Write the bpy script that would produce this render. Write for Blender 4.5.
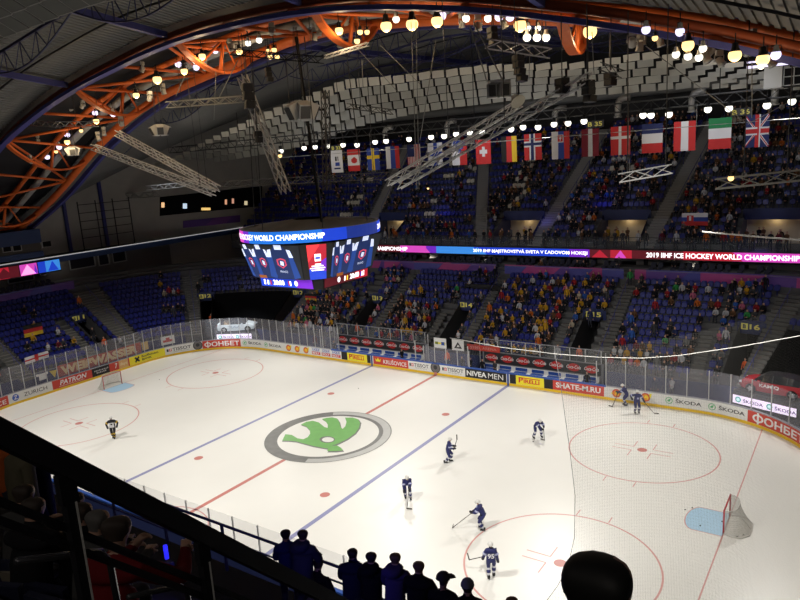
import bpy, math, random
from math import sin, cos, pi, radians, sqrt, atan2, hypot
from mathutils import Vector, Matrix, Quaternion

for o in list(bpy.data.objects):
    bpy.data.objects.remove(o)
SC = bpy.context.scene
COL = SC.collection
rng = random.Random(11)

# ---------------------------------------------------------------- camera
CAM = Vector((30.891, -34.372, 18.942))
YAW, PITCH, ROLL, FPX = -0.608, 0.203, -0.064, 681.9
_r = Vector((cos(YAW), -sin(YAW), 0))
FW = Vector((sin(YAW) * cos(PITCH), cos(YAW) * cos(PITCH), -sin(PITCH)))
_u = _r.cross(FW)
RT = cos(ROLL) * _r + sin(ROLL) * _u
UP = -sin(ROLL) * _r + cos(ROLL) * _u
cd = bpy.data.cameras.new('camera')
cam = bpy.data.objects.new('camera', cd)
COL.objects.link(cam)
M = Matrix((RT, UP, -FW)).transposed().to_4x4()
M.translation = CAM
cam.matrix_world = M
cd.sensor_width = 36
cd.lens = 36 * FPX / 800
cd.clip_start = 0.05
cd.clip_end = 500
SC.camera = cam

# ---------------------------------------------------------------- world, exposure, main lamps
SC.view_settings.view_transform = 'Standard'
SC.view_settings.look = 'None'
SC.view_settings.exposure = 0.0
SC.view_settings.gamma = 1.0
SC.view_settings.use_curve_mapping = False
w = bpy.data.worlds.new('arena_air')
SC.world = w
w.use_nodes = True
w.node_tree.nodes['Background'].inputs[0].default_value = (0.55, 0.6, 0.75, 1)
w.node_tree.nodes['Background'].inputs[1].default_value = 0.010
SC.cycles.use_denoising = True
SC.cycles.sample_clamp_indirect = 1.5
SC.cycles.max_bounces = 6
SC.cycles.transparent_max_bounces = 24

ICE_W = 13300.0
STAND_W = 1150.0
WARM_W = 110.0


def spot(name, loc, aim, watts, deg, col=(1, 0.965, 0.90), blend=0.5, size=0.35):
    l = bpy.data.lights.new(name, 'SPOT')
    l.energy = watts
    l.spot_size = radians(deg)
    l.spot_blend = blend
    l.shadow_soft_size = size
    l.color = col
    o = bpy.data.objects.new(name, l)
    COL.objects.link(o)
    o.location = loc
    d = Vector(aim) - Vector(loc)
    o.rotation_euler = d.to_track_quat('-Z', 'Y').to_euler()
    return o


def point(name, loc, watts, col, size=0.15):
    l = bpy.data.lights.new(name, 'POINT')
    l.energy = watts
    l.color = col
    l.shadow_soft_size = size
    o = bpy.data.objects.new(name, l)
    COL.objects.link(o)
    o.location = loc
    return o


# floodlights over the ice (far row by the catwalk lamps; near row added, no fixtures)
for x in (-25, -8.5, 8.5, 25):
    spot('ice_floodlight', (x * 1.05, -21, 22.0), (x * 0.93, -4.0, 0), ICE_W * (1 + x * 0.006), 82, blend=0.7, size=0.9)
    spot('ice_floodlight', (x * 1.05, 21, 22.0), (x * 0.93, 3.0, 0), ICE_W * (1 + x * 0.006), 76, blend=0.7, size=0.9)
# added fill spots without fixtures imitate light spilling on the stands
for x in (-30, -10, 10, 28):
    spot('stand_fill_spot', (x, 8, 21.5), (x, 24, 4), STAND_W, 70, (0.8, 0.86, 1.0), 0.8)
for x in (-20, 2, 22):
    spot('stand_fill_spot', (x, 12, 23.0), (x, 36, 15), STAND_W * 1.1, 70, (0.8, 0.86, 1.0), 0.8)
for y in (-6, 8):
    spot('stand_fill_spot', (-20, y, 21), (-39, y, 4), STAND_W * 0.12, 70, (0.75, 0.82, 1.0), 0.8)
# added fill spots without fixtures brighten the white acoustic panels
for x in (-28, -12, 4, 18, 30):
    spot('panel_fill_spot', (x, 10, 20), (x, 26, 25), 1150, 80, (1.0, 0.93, 0.8), 0.9)


# ---------------------------------------------------------------- materials
MATS = {}


def mat(name, col, rough=0.6, metal=0.0, emit=0.0, noise=0.0, nscale=3.0, spec=0.4, sample=False):
    if name in MATS:
        return MATS[name]
    m = bpy.data.materials.new(name)
    m.use_nodes = True
    nt = m.node_tree
    b = nt.nodes['Principled BSDF']
    b.inputs['Base Color'].default_value = (*col, 1)
    b.inputs['Roughness'].default_value = rough
    b.inputs['Metallic'].default_value = metal
    b.inputs['Specular IOR Level'].default_value = spec
    if emit:
        b.inputs['Emission Color'].default_value = (*col, 1)
        b.inputs['Emission Strength'].default_value = emit
    if noise:
        n = nt.nodes.new('ShaderNodeTexNoise')
        n.inputs['Scale'].default_value = nscale
        n.inputs['Detail'].default_value = 4
        tc = nt.nodes.new('ShaderNodeTexCoord')
        nt.links.new(tc.outputs['Object'], n.inputs['Vector'])
        mx = nt.nodes.new('ShaderNodeMix')
        mx.data_type = 'RGBA'
        mx.inputs['A'].default_value = (*[c * (1 - noise) for c in col], 1)
        mx.inputs['B'].default_value = (*[min(1, c * (1 + noise)) for c in col], 1)
        nt.links.new(n.outputs['Fac'], mx.inputs['Factor'])
        nt.links.new(mx.outputs['Result'], b.inputs['Base Color'])
    try:
        m.cycles.emission_sampling = 'AUTO' if sample else 'NONE'
    except Exception:
        pass
    MATS[name] = m
    return m


def glass(name, tint, alpha):
    if name in MATS:
        return MATS[name]
    m = bpy.data.materials.new(name)
    m.use_nodes = True
    nt = m.node_tree
    nt.nodes.clear()
    out = nt.nodes.new('ShaderNodeOutputMaterial')
    mix = nt.nodes.new('ShaderNodeMixShader')
    tr = nt.nodes.new('ShaderNodeBsdfTransparent')
    p = nt.nodes.new('ShaderNodeBsdfPrincipled')
    p.inputs['Base Color'].default_value = (*tint, 1)
    p.inputs['Roughness'].default_value = 0.25
    mix.inputs[0].default_value = alpha
    nt.links.new(tr.outputs[0], mix.inputs[1])
    nt.links.new(p.outputs[0], mix.inputs[2])
    nt.links.new(mix.outputs[0], out.inputs[0])
    MATS[name] = m
    return m


ICE = mat('ice', (0.86, 0.85, 0.80), 0.32, noise=0.035, nscale=0.35, spec=0.35)
RED_LINE = mat('red_paint', (0.58, 0.22, 0.19), 0.4)
RED_THIN = mat('thin_red_paint', (0.70, 0.36, 0.33), 0.4)
BLUE_LINE = mat('blue_paint', (0.29, 0.30, 0.50), 0.4)
CREASE = mat('crease_blue', (0.42, 0.64, 0.82), 0.4)
GREY_DK = mat('logo_dark_grey', (0.2, 0.2, 0.19), 0.4, noise=0.3, nscale=2)
GREY_LT = mat('logo_light_grey', (0.52, 0.52, 0.5), 0.4, noise=0.1, nscale=2)
GREEN = mat('logo_green', (0.2, 0.47, 0.14), 0.4, noise=0.15, nscale=2)
WHITE = mat('white_board', (0.78, 0.78, 0.76), 0.4)
YELLOW = mat('kickplate_yellow', (0.85, 0.55, 0.02), 0.45)
BRIGHT_Y = mat('bright_yellow', (0.9, 0.78, 0.03), 0.45)
RED = mat('board_red', (0.6, 0.06, 0.04), 0.45)
BLACK = mat('black', (0.012, 0.012, 0.014), 0.5)
SOFT_BLACK = mat('matt_black', (0.008, 0.008, 0.009), 0.9, spec=0.1)
CHAR = mat('charcoal', (0.035, 0.035, 0.04), 0.55)
BLUE = mat('royal_blue', (0.03, 0.09, 0.36), 0.45)
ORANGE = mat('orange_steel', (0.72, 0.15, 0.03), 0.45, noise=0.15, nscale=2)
NAVY_STEEL = mat('blue_steel', (0.055, 0.06, 0.24), 0.5)
SILVER = mat('silver_metal', (0.92, 0.91, 0.88), 0.4)
DARK_METAL = mat('dark_metal', (0.03, 0.03, 0.033), 0.45, 0.3)
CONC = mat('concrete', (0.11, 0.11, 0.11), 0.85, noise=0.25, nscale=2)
STEP_U = mat('stair_grey', (0.26, 0.25, 0.235), 0.85)
STEP = mat('stair_concrete', (0.12, 0.118, 0.112), 0.85, noise=0.15, nscale=3)
SEAT = mat('seat_blue', (0.013, 0.02, 0.19), 0.4)
SEAT_W = mat('seat_cream', (0.62, 0.57, 0.46), 0.45)
WALL_G = mat('wall_grey', (0.40, 0.385, 0.36), 0.8, noise=0.15, nscale=0.6)
WALL_D = mat('wall_dark', (0.03, 0.03, 0.032), 0.85, noise=0.2, nscale=0.6)
WALL_L = mat('wall_light', (0.34, 0.34, 0.33), 0.8)
NAVY_W = mat('navy_panel', (0.02, 0.03, 0.11), 0.5)
BLUE_W = mat('steel_blue_panel', (0.03, 0.055, 0.15), 0.5)
CURT = mat('black_curtain', (0.006, 0.006, 0.007), 0.95, spec=0.05)
PURPLE = mat('banner_purple', (0.13, 0.06, 0.30), 0.6)
PINK = mat('banner_pink', (0.42, 0.06, 0.24), 0.6)
VIOLET = mat('banner_blue_violet', (0.08, 0.08, 0.34), 0.6)
ROOF = mat('roof_sheet', (0.17, 0.17, 0.165), 0.7, noise=0.1, nscale=0.5)
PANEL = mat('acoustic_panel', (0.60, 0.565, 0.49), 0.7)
PANEL_SHADE = mat('acoustic_panel_shaded', (0.44, 0.435, 0.40), 0.7)  # lower panel rows: shading put into the colour
PANEL_HALF_SHADE = mat('acoustic_panel_half_shaded', (0.52, 0.51, 0.46), 0.7)
PANEL_UNLIT = mat('acoustic_panel_unlit', (0.15, 0.15, 0.14), 0.8)
GLASS = glass('rink_glass', (0.60, 0.60, 0.68), 0.20)  # milky tint paints in haze and reflections
GLASS_T = glass('thin_glass', (0.4, 0.45, 0.5), 0.06)
SKIN = mat('skin', (0.52, 0.30, 0.21), 0.6)
HAIR = mat('dark_hair', (0.03, 0.02, 0.015), 0.7)
HAIR_B = mat('brown_hair', (0.12, 0.07, 0.035), 0.7)
TROUSERS = mat('dark_trousers', (0.02, 0.022, 0.035), 0.8)
SHOES = mat('black_shoes', (0.01, 0.01, 0.01), 0.6)
LAMP_W = mat('lamp_white', (1, 0.97, 0.84), 0.5, emit=2.2)
LAMP_Y = mat('lamp_warm', (1, 0.66, 0.26), 0.5, emit=1.9)
LAMP_B = mat('lamp_cool', (0.78, 0.72, 1.0), 0.5, emit=1.5)
SIGN_Y = mat('sign_yellow', (0.62, 0.55, 0.12), 0.5, emit=0.16)
CORD = mat('net_cord', (0.55, 0.54, 0.5), 0.7)
WIRE = mat('steel_wire', (0.10, 0.10, 0.10), 0.5, 0.4)
ROPE = mat('white_rope', (0.5, 0.49, 0.46), 0.5)
ORANGE_SHADE = mat('shaded_orange_steel', (0.34, 0.07, 0.025), 0.5, noise=0.15, nscale=2)  # darker copy of the orange steel, shade put into the colour


# ---------------------------------------------------------------- mesh building
class MB:
    def __init__(s):
        s.v, s.f, s.m, s.sm = [], [], [], []

    def add(s, verts, faces, mi=0, smooth=False):
        b = len(s.v)
        s.v.extend([tuple(p) for p in verts])
        for f in faces:
            s.f.append([b + i for i in f])
            s.m.append(mi)
            s.sm.append(smooth)

    def box(s, c, size, rot=None, mi=0):
        hx, hy, hz = size[0] / 2, size[1] / 2, size[2] / 2
        pts = [Vector((x, y, z)) for z in (-hz, hz) for y in (-hy, hy) for x in (-hx, hx)]
        if rot is not None:
            R = rot if isinstance(rot, Matrix) else Matrix.Rotation(rot, 3, 'Z')
            pts = [R @ p for p in pts]
        c = Vector(c)
        s.add([p + c for p in pts], [(0, 2, 3, 1), (4, 5, 7, 6), (0, 1, 5, 4), (2, 6, 7, 3), (0, 4, 6, 2), (1, 3, 7, 5)], mi)

    def beam(s, p, q, w, h, mi=0, up=(0, 0, 1)):
        p, q = Vector(p), Vector(q)
        d = q - p
        L = d.length
        if L < 1e-6:
            return
        d.normalize()
        a = d.cross(Vector(up))
        if a.length < 1e-3:
            a = d.cross(Vector((1, 0, 0)))
        a.normalize()
        b = a.cross(d)
        pts = []
        for e in (p, q):
            for i, j in ((-1, -1), (1, -1), (1, 1), (-1, 1)):
                pts.append(e + a * i * w / 2 + b * j * h / 2)
        s.add(pts, [(3, 2, 1, 0), (4, 5, 6, 7), (0, 1, 5, 4), (1, 2, 6, 5), (2, 3, 7, 6), (3, 0, 4, 7)], mi)

    def tube(s, pts, r, n=6, mi=0, caps=True, smooth=True):
        pts = [Vector(p) for p in pts]
        rs = r if isinstance(r, (list, tuple)) else [r] * len(pts)
        rings = []
        d0 = (pts[1] - pts[0]).normalized()
        a = d0.cross(Vector((0, 0, 1)))
        if a.length < 1e-2:
            a = d0.cross(Vector((1, 0, 0)))
        a.normalize()
        V = []
        for i, p in enumerate(pts):
            if i == 0:
                d = pts[1] - pts[0]
            elif i == len(pts) - 1:
                d = pts[-1] - pts[-2]
            else:
                d = pts[i + 1] - pts[i - 1]
            d.normalize()
            a = (a - d * a.dot(d))
            if a.length < 1e-4:
                a = d.orthogonal()
            a.normalize()
            b = d.cross(a)
            for k in range(n):
                t = 2 * pi * k / n
                V.append(p + (a * cos(t) + b * sin(t)) * rs[i])
        F = []
        for i in range(len(pts) - 1):
            for k in range(n):
                k2 = (k + 1) % n
                F.append((i * n + k, i * n + k2, (i + 1) * n + k2, (i + 1) * n + k))
        if caps:
            F.append(tuple(range(n - 1, -1, -1)))
            F.append(tuple((len(pts) - 1) * n + k for k in range(n)))
        s.add(V, F, mi, smooth)

    def lathe(s, prof, c=(0, 0, 0), n=16, mi=0, axis=None, smooth=True):
        """profile of (radius, height) turned about the local Z"""
        V, F = [], []
        for r, z in prof:
            for k in range(n):
                t = 2 * pi * k / n
                V.append(Vector((r * cos(t), r * sin(t), z)))
        for i in range(len(prof) - 1):
            for k in range(n):
                k2 = (k + 1) % n
                F.append((i * n + k, i * n + k2, (i + 1) * n + k2, (i + 1) * n + k))
        F.append(tuple(range(n - 1, -1, -1)))
        F.append(tuple((len(prof) - 1) * n + k for k in range(n)))
        if axis is not None:
            Q = Vector(axis).normalized().to_track_quat('Z', 'Y').to_matrix()
            V = [Q @ p for p in V]
        c = Vector(c)
        s.add([p + c for p in V], F, mi, smooth)

    def strip(s, A, B, mi=0, smooth=False):
        n = len(A)
        s.add(list(A) + list(B), [(i, i + 1, n + i + 1, n + i) for i in range(n - 1)], mi, smooth)

    def quad(s, a, b, c, d, mi=0):
        s.add([a, b, c, d], [(0, 1, 2, 3)], mi)

    def plate(s, pts, n, th, mi=0):
        """polygon (3D points) thickened along n"""
        n = Vector(n) * th
        a = [Vector(p) for p in pts]
        k = len(a)
        s.add(a + [p + n for p in a], [tuple(range(k - 1, -1, -1)), tuple(range(k, 2 * k))] + [(i, (i + 1) % k, k + (i + 1) % k, k + i) for i in range(k)], mi)

    def mesh(s, name, mats, off=None):
        me = bpy.data.meshes.new(name)
        if off is not None:
            ox, oy, oz = off
            vv = [(x - ox, y - oy, z - oz) for x, y, z in s.v]
        else:
            vv = s.v
        me.from_pydata(vv, [], s.f)
        for mm in (mats if isinstance(mats, (list, tuple)) else [mats]):
            me.materials.append(mm)
        me.polygons.foreach_set('material_index', s.m)
        me.polygons.foreach_set('use_smooth', s.sm)
        me.update()
        return me

    def build(s, name, mats, parent=None, world=False):
        """world=True: the vertices are world coordinates, the parent is unrotated"""
        off = None
        if world and parent is not None:
            off = Vector((0, 0, 0))
            p = parent
            while p is not None:
                off += p.location
                p = p.parent
        return link(name, s.mesh(name, mats, off), parent)


def link(name, me, parent=None):
    o = bpy.data.objects.new(name, me)
    COL.objects.link(o)
    if parent is not None:
        o.parent = parent
    return o


def tag(o, label, cat, group=None, kind=None):
    o['label'] = label
    o['category'] = cat
    if group:
        o['group'] = group
    if kind:
        o['kind'] = kind
    return o


def thing(name, label, cat, loc=(0, 0, 0), rz=0.0, group=None):
    o = bpy.data.objects.new(name, None)
    COL.objects.link(o)
    o.location = loc
    o.rotation_euler = (0, 0, rz)
    o.empty_display_size = 0.3
    return tag(o, label, cat, group)


def struct(o):
    o['kind'] = 'structure'
    return o


KIDS = {}


def copy_tree(o, kids):
    c = o.copy()
    COL.objects.link(c)
    for k in kids:
        d = k.copy()
        COL.objects.link(d)
        d.parent = c
    return c


ORD = 'first second third fourth fifth sixth seventh eighth ninth tenth eleventh twelfth thirteenth fourteenth fifteenth sixteenth seventeenth eighteenth nineteenth'.split()
TENS = {20: 'twent', 30: 'thirt', 40: 'fort', 50: 'fift', 60: 'sixt', 70: 'sevent', 80: 'eight', 90: 'ninet'}


def nth(n):
    if n < 20:
        return ORD[n - 1]
    if n >= 100:
        return '%dth' % n
    t = n // 10 * 10
    return TENS[t] + 'ieth' if n % 10 == 0 else TENS[t] + 'y-' + ORD[n % 10 - 1]


_txt = {}


def text_geo(body, bold=0.0, shear=0.0):
    """triangulated outline of a line of lettering: verts (x, y) with unit cap height scale, faces, width"""
    key = (body, bold, shear)
    if key in _txt:
        return _txt[key]
    cu = bpy.data.curves.new('lettering', 'FONT')
    cu.body = body
    cu.size = 1.0
    cu.offset = bold
    cu.shear = shear
    cu.resolution_u = 3
    o = bpy.data.objects.new('lettering_source', cu)
    COL.objects.link(o)
    dg = bpy.context.evaluated_depsgraph_get()
    dg.update()
    me = bpy.data.meshes.new_from_object(o.evaluated_get(dg))
    vs = [(v.co.x, v.co.y) for v in me.vertices]
    fs = [tuple(p.vertices) for p in me.polygons]
    bpy.data.objects.remove(o)
    bpy.data.curves.remove(cu)
    bpy.data.meshes.remove(me)
    if not vs:
        vs, fs = [(0, 0), (1, 0), (0, 1)], [(0, 1, 2)]
    x0 = min(v[0] for v in vs)
    x1 = max(v[0] for v in vs)
    y0 = min(v[1] for v in vs)
    y1 = max(v[1] for v in vs)
    res = ([(v[0] - x0, v[1] - y0) for v in vs], fs, x1 - x0, y1 - y0)
    _txt[key] = res
    return res


def text_on(mb, body, fn, x0, z0, width, height, mi=0, bold=0.0, shear=0.0):
    """lay lettering on the surface fn(x, z) -> world point, filling width x height from (x0, z0)"""
    vs, fs, W, H = text_geo(body, bold, shear)
    mb.add([fn(x0 + v[0] / W * width, z0 + v[1] / H * height) for v in vs], fs, mi)


def plane_fn(o, ex, ez, n, lift):
    o, ex, ez, n = Vector(o), Vector(ex).normalized(), Vector(ez).normalized(), Vector(n).normalized()
    return lambda x, z: o + ex * x + ez * z + n * lift


def ray(u, v):
    return FW + RT * ((u - 400) / FPX) - UP * ((v - 300) / FPX)


def at_y(u, v, y):
    d = ray(u, v)
    return CAM + d * ((y - CAM.y) / d.y)


def at_x(u, v, x):
    d = ray(u, v)
    return CAM + d * ((x - CAM.x) / d.x)


def at_z(u, v, z):
    d = ray(u, v)
    return CAM + d * ((z - CAM.z) / d.z)


def depth(P):
    return (Vector(P) - CAM).dot(FW)


def pix(P):
    d = Vector(P) - CAM
    z = d.dot(FW)
    if z < 0.1:
        return None
    return 400 + FPX * d.dot(RT) / z, 300 - FPX * d.dot(UP) / z


def lerp_tab(tab, x):
    if x <= tab[0][0]:
        return tab[0][1]
    for (a, b), (c, d) in zip(tab, tab[1:]):
        if x <= c:
            t = (x - a) / (c - a)
            return b + (d - b) * t
    return tab[-1][1]


# ---------------------------------------------------------------- rink outline
HL, HW, CR = 30.0, 14.85, 8.5
S1 = HL - CR
S2 = S1 + pi * CR / 2
S3 = S2 + 2 * (HW - CR)
S4 = S3 + pi * CR / 2


def per(s, off=0.0):
    """point and outward normal at arc length s from the middle of the far side (+s to the right), pushed out by off"""
    sg = 1 if s >= 0 else -1
    a = abs(s)
    if a < S1:
        x, y, nx, ny = a, HW, 0, 1
    elif a < S2:
        t = (a - S1) / CR
        nx, ny = sin(t), cos(t)
        x, y = S1 + CR * nx, HW - CR + CR * ny
    elif a < S3:
        x, y, nx, ny = HL, HW - CR - (a - S2), 1, 0
    elif a < S4:
        t = (a - S3) / CR
        nx, ny = cos(t), -sin(t)
        x, y = S1 + CR * nx, -(HW - CR) + CR * ny
    else:
        x, y, nx, ny = S1 - (a - S4), -HW, 0, -1
    return Vector(((x + nx * off) * sg, y + ny * off, 0)), Vector((nx * sg, ny, 0))


def board_fn(lift):
    """surface along the inner face of the boards; x = arc length s, z = height"""
    def f(s, z):
        P, n = per(s)
        return Vector((P.x - n.x * lift, P.y - n.y * lift, z))
    return f


def srange(a, b, step):
    n = max(1, int(math.ceil(abs(b - a) / step)))
    return [a + (b - a) * i / n for i in range(n + 1)]
# ================================================================ ice
mb = MB()


def disc(mb, cx, cy, r, z, mi, n=40):
    mb.add([(cx + r * cos(2 * pi * k / n), cy + r * sin(2 * pi * k / n), z) for k in range(n)], [tuple(range(n))], mi)


def arc_band(mb, cx, cy, r0, r1, a0, a1, z, mi, n=48):
    A = [Vector((cx + r0 * cos(a0 + (a1 - a0) * k / n), cy + r0 * sin(a0 + (a1 - a0) * k / n), z)) for k in range(n + 1)]
    B = [Vector((cx + r1 * cos(a0 + (a1 - a0) * k / n), cy + r1 * sin(a0 + (a1 - a0) * k / n), z)) for k in range(n + 1)]
    mb.strip(B, A, mi)


def seg(mb, x0, y0, x1, y1, w, z, mi):
    d = Vector((x1 - x0, y1 - y0, 0)).normalized()
    n = Vector((-d.y, d.x, 0)) * w / 2
    a, b = Vector((x0, y0, z)), Vector((x1, y1, z))
    mb.quad(a - n, b - n, b + n, a + n, mi)


out = [per(s)[0] for s in srange(-S4 - S1, S4 + S1, 0.8)]
mb.add([(p.x, p.y, 0) for p in reversed(out)], [tuple(range(len(out)))], 0)
mb.add([(p.x, p.y, -0.3) for p in out], [tuple(range(len(out)))], 0)
Z1, Z2, Z3, Z4 = 0.004, 0.007, 0.010, 0.013
seg(mb, 0, -HW, 0, HW, 0.30, Z1, 1)
for x in (-7.04, 7.04):
    seg(mb, x, -HW, x, HW, 0.30, Z1, 2)
for sx in (-1, 1):
    yy = HW - CR + sqrt(CR ** 2 - (26 - S1) ** 2)
    seg(mb, 26 * sx, -yy, 26 * sx, yy, 0.07, Z1, 3)
    for y in (-7, 7):
        disc(mb, 5.6 * sx, y, 0.30, Z1, 1, 24)
        disc(mb, 20 * sx, y, 0.30, Z1, 1, 24)
        arc_band(mb, 20 * sx, y, 4.44, 4.53, 0, 2 * pi, Z1, 3, 72)
        for a in (-1, 1):
            for b in (-1, 1):
                x0, y0 = 20 * sx + a * 0.6, y + b * 0.28
                seg(mb, x0, y0, x0 + a * 1.2, y0, 0.06, Z1, 3)
                seg(mb, x0, y0, x0, y0 + b * 0.9, 0.06, Z1, 3)
                seg(mb, 20 * sx + a * 0.85, y + b * 4.5, 20 * sx + a * 0.85, y + b * 5.1, 0.06, Z1, 3)
    # crease
    pts = [(26 * sx, -1.22)] + [(26 * sx - sx * (1.37 + 0.55 * cos(t)), 1.22 * sin(t)) for t in [-pi / 2 + pi * k / 20 for k in range(21)]] + [(26 * sx, 1.22)]
    if sx > 0:
        pts = pts[::-1]
    mb.add([(a, b, Z1) for a, b in pts], [tuple(range(len(pts)))], 4)
    for a, b in zip(pts, pts[1:]):
        seg(mb, a[0], a[1], b[0], b[1], 0.05, Z2, 3)
arc_band(mb, 0, -HW, 2.95, 3.03, 0, pi, Z1, 3, 40)
# centre emblem: ring and winged arrow
disc(mb, 0, 0, 4.5, Z2, 0, 96)
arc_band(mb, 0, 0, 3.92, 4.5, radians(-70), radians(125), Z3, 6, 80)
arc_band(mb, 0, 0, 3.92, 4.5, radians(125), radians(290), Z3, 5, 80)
arc_band(mb, 0, 0, 3.62, 3.93, 0, 2 * pi, Z3, 5, 96)
arc_band(mb, 0, 0, 4.46, 4.53, 0, 2 * pi, Z4, 5, 96)
wing = [(122, 205), (140, 168), (178, 172), (210, 192), (245, 197), (270, 185), (284, 165), (282, 145), (262, 124), (230, 112), (262, 96), (300, 90), (335, 100), (366, 126), (386, 132), (386, 112), (374, 94), (352, 80), (380, 73), (412, 70), (440, 77), (454, 98), (460, 126), (472, 137), (488, 122), (495, 96), (486, 72), (530, 71), (560, 80), (574, 100), (568, 130), (545, 162), (500, 195), (450, 220), (405, 238), (440, 233), (462, 246), (476, 262), (430, 266), (380, 266), (390, 252), (300, 236), (205, 210), (165, 206)]
W3 = [at_z(260 + a / 5.714, 405 + b / 5.714, 0) for a, b in wing]
cw = [Vector((p.x * 0.985, p.y * 0.985 + 0.02, Z3)) for p in W3]
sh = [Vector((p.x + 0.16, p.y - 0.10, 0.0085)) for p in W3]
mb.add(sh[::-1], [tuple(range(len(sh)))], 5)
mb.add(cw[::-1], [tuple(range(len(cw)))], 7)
hole = [at_z(260 + (384 + 44 * cos(t)) / 5.714, 405 + (197 + 19 * sin(t)) / 5.714, Z4) for t in [2 * pi * k / 28 for k in range(28)]]
mb.add(hole, [tuple(range(28))], 5)
hole = [at_z(260 + (388 + 34 * cos(t)) / 5.714, 405 + (198 + 14 * sin(t)) / 5.714, 0.016) for t in [2 * pi * k / 28 for k in range(28)]]
mb.add(hole, [tuple(range(28))], 0)
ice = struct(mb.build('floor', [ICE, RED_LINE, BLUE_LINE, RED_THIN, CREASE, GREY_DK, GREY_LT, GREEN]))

# concrete slab round the rink
mb = MB()
mb.box((0, 0, -0.35), (130, 110, 0.1))
struct(mb.build('floor_slab', CONC))
mb = MB()
for s0, s1 in ((-S4 - S1, S4 + S1),):
    ss = srange(s0, s1, 0.8)
    mb.strip([per(s, 0.05)[0] + Vector((0, 0, -0.02)) for s in ss], [per(s, 3.4)[0] + Vector((0, 0, -0.02)) for s in ss])
struct(mb.build('floor_surround', mat('rubber_floor', (0.03, 0.035, 0.06), 0.8)))

# ================================================================ boards
boards = thing('rink_boards', 'white dasher boards with advertising and clear glass running round the whole ice', 'rink boards')
mb = MB()
ss = srange(-S4 - S1, S4 + S1, 0.6)


def prof_strip(mb, ss, o0, z0, o1, z1, mi=0):
    mb.strip([per(s, o0)[0] + Vector((0, 0, z0)) for s in ss], [per(s, o1)[0] + Vector((0, 0, z1)) for s in ss], mi, True)


prof_strip(mb, ss, 0.0, 0.0, 0.0, 1.07)
prof_strip(mb, ss, 0.0, 1.07, 0.14, 1.07)
prof_strip(mb, ss, 0.14, 1.07, 0.14, 0.0, 1)
mb.build('board_wall', [WHITE, NAVY_W], boards)
mb = MB()
prof_strip(mb, ss, -0.02, 0.0, -0.02, 0.20)
prof_strip(mb, ss, -0.02, 0.20, 0.0, 0.20)
mb.build('kickplate', YELLOW, boards)['label'] = 'yellow kickplate'
mb = MB()
for a, b in ((-12.0, 15.2), (-S4 - S1, -S4 + 2), (S4 - 2, S4 + S1)):
    mb = MB()
    q = srange(a, b, 0.8)
    prof_strip(mb, q, -0.03, 1.0, -0.03, 1.10)
    prof_strip(mb, q, -0.03, 1.10, 0.17, 1.10)
    prof_strip(mb, q, 0.17, 1.10, 0.17, 1.0)
    mb.build('top_rail', BLUE, boards)['label'] = 'blue capping rail'
mb = MB()
for a, b in ((-S4 + 2, -12.0), (15.2, S4 - 2)):
    mb = MB()
    q = srange(a, b, 0.8)
    prof_strip(mb, q, -0.02, 1.05, -0.02, 1.09)
    prof_strip(mb, q, -0.02, 1.09, 0.16, 1.09)
    mb.build('top_rail', mat('grey_rail', (0.3, 0.3, 0.34), 0.5), boards)
mb = MB()
for s_ in (-7.04, 7.04):
    mb.quad(*[board_fn(0.035)(a, z) for a, z in ((s_ - 0.09, 0), (s_ + 0.09, 0), (s_ + 0.09, 1.06), (s_ - 0.09, 1.06))], 0)
mb.quad(*[board_fn(0.035)(a, z) for a, z in ((-0.15, 0), (0.15, 0), (0.15, 0.25), (-0.15, 0.25))], 1)
mb.build('line_marking', [mat('marker_blue', (0.05, 0.09, 0.3), 0.5), RED_LINE], boards)

TXT_W = mat('letter_white', (0.85, 0.85, 0.84), 0.5)
TXT_K = mat('letter_black', (0.03, 0.03, 0.035), 0.5)
TXT_R = mat('letter_red', (0.65, 0.03, 0.03), 0.5)
TXT_B = mat('letter_blue', (0.05, 0.12, 0.5), 0.5)
TXT_GN = mat('letter_green', (0.08, 0.42, 0.15), 0.5)
TXT_O = mat('letter_orange', (0.85, 0.3, 0.02), 0.5)
TAN = mat('board_tan', (0.75, 0.45, 0.2), 0.5)
F2, F3, F4 = board_fn(0.012), board_fn(0.02), board_fn(0.027)


def ad(s0, s1, bg, label, z0=0.215, z1=1.03):
    mb = MB()
    n = max(2, int(abs(s1 - s0) / 0.4))
    q = [s0 + (s1 - s0) * i / n for i in range(n + 1)]
    mb.strip([F2(s, z0) for s in q], [F2(s, z1) for s in q], 0, True)
    o = mb.build('advert_panel', bg, boards)
    o['label'] = label
    return o


def letters(panel, rows, extra=None, mats=None, name='lettering'):
    mb = MB()
    for body, x0, z0, wd, ht, bold, shear, mi in rows:
        text_on(mb, body, F3, x0, z0, wd, ht, mi, bold, shear)
    if extra:
        extra(mb)
    return mb.build(name, mats or [TXT_W], panel)


def phi(m, s, z, k=1.0):
    """the round capital letter with an upright bar"""
    n = 28
    for i in range(n):
        t0, t1 = 2 * pi * i / n, 2 * pi * (i + 1) / n
        m.quad(*[F3(s + k * a * cos(t), z + k * b * sin(t)) for t, a, b in ((t0, 0.36, 0.25), (t1, 0.36, 0.25), (t1, 0.23, 0.15), (t0, 0.23, 0.15))][::-1])
    m.quad(*[F4(s + k * a, z + k * b) for a, b in ((-0.065, -0.35), (0.065, -0.35), (0.065, 0.35), (-0.065, 0.35))])


def bdisc(mb, s, z, r, mi, fn=F3, n=24):
    mb.add([fn(s + r * cos(2 * pi * k / n), z + r * sin(2 * pi * k / n)) for k in range(n)], [tuple(range(n))], mi)


def bquad(mb, s0, s1, z0, z1, mi, fn=F3):
    mb.quad(fn(s0, z0), fn(s1, z0), fn(s1, z1), fn(s0, z1), mi)


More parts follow.
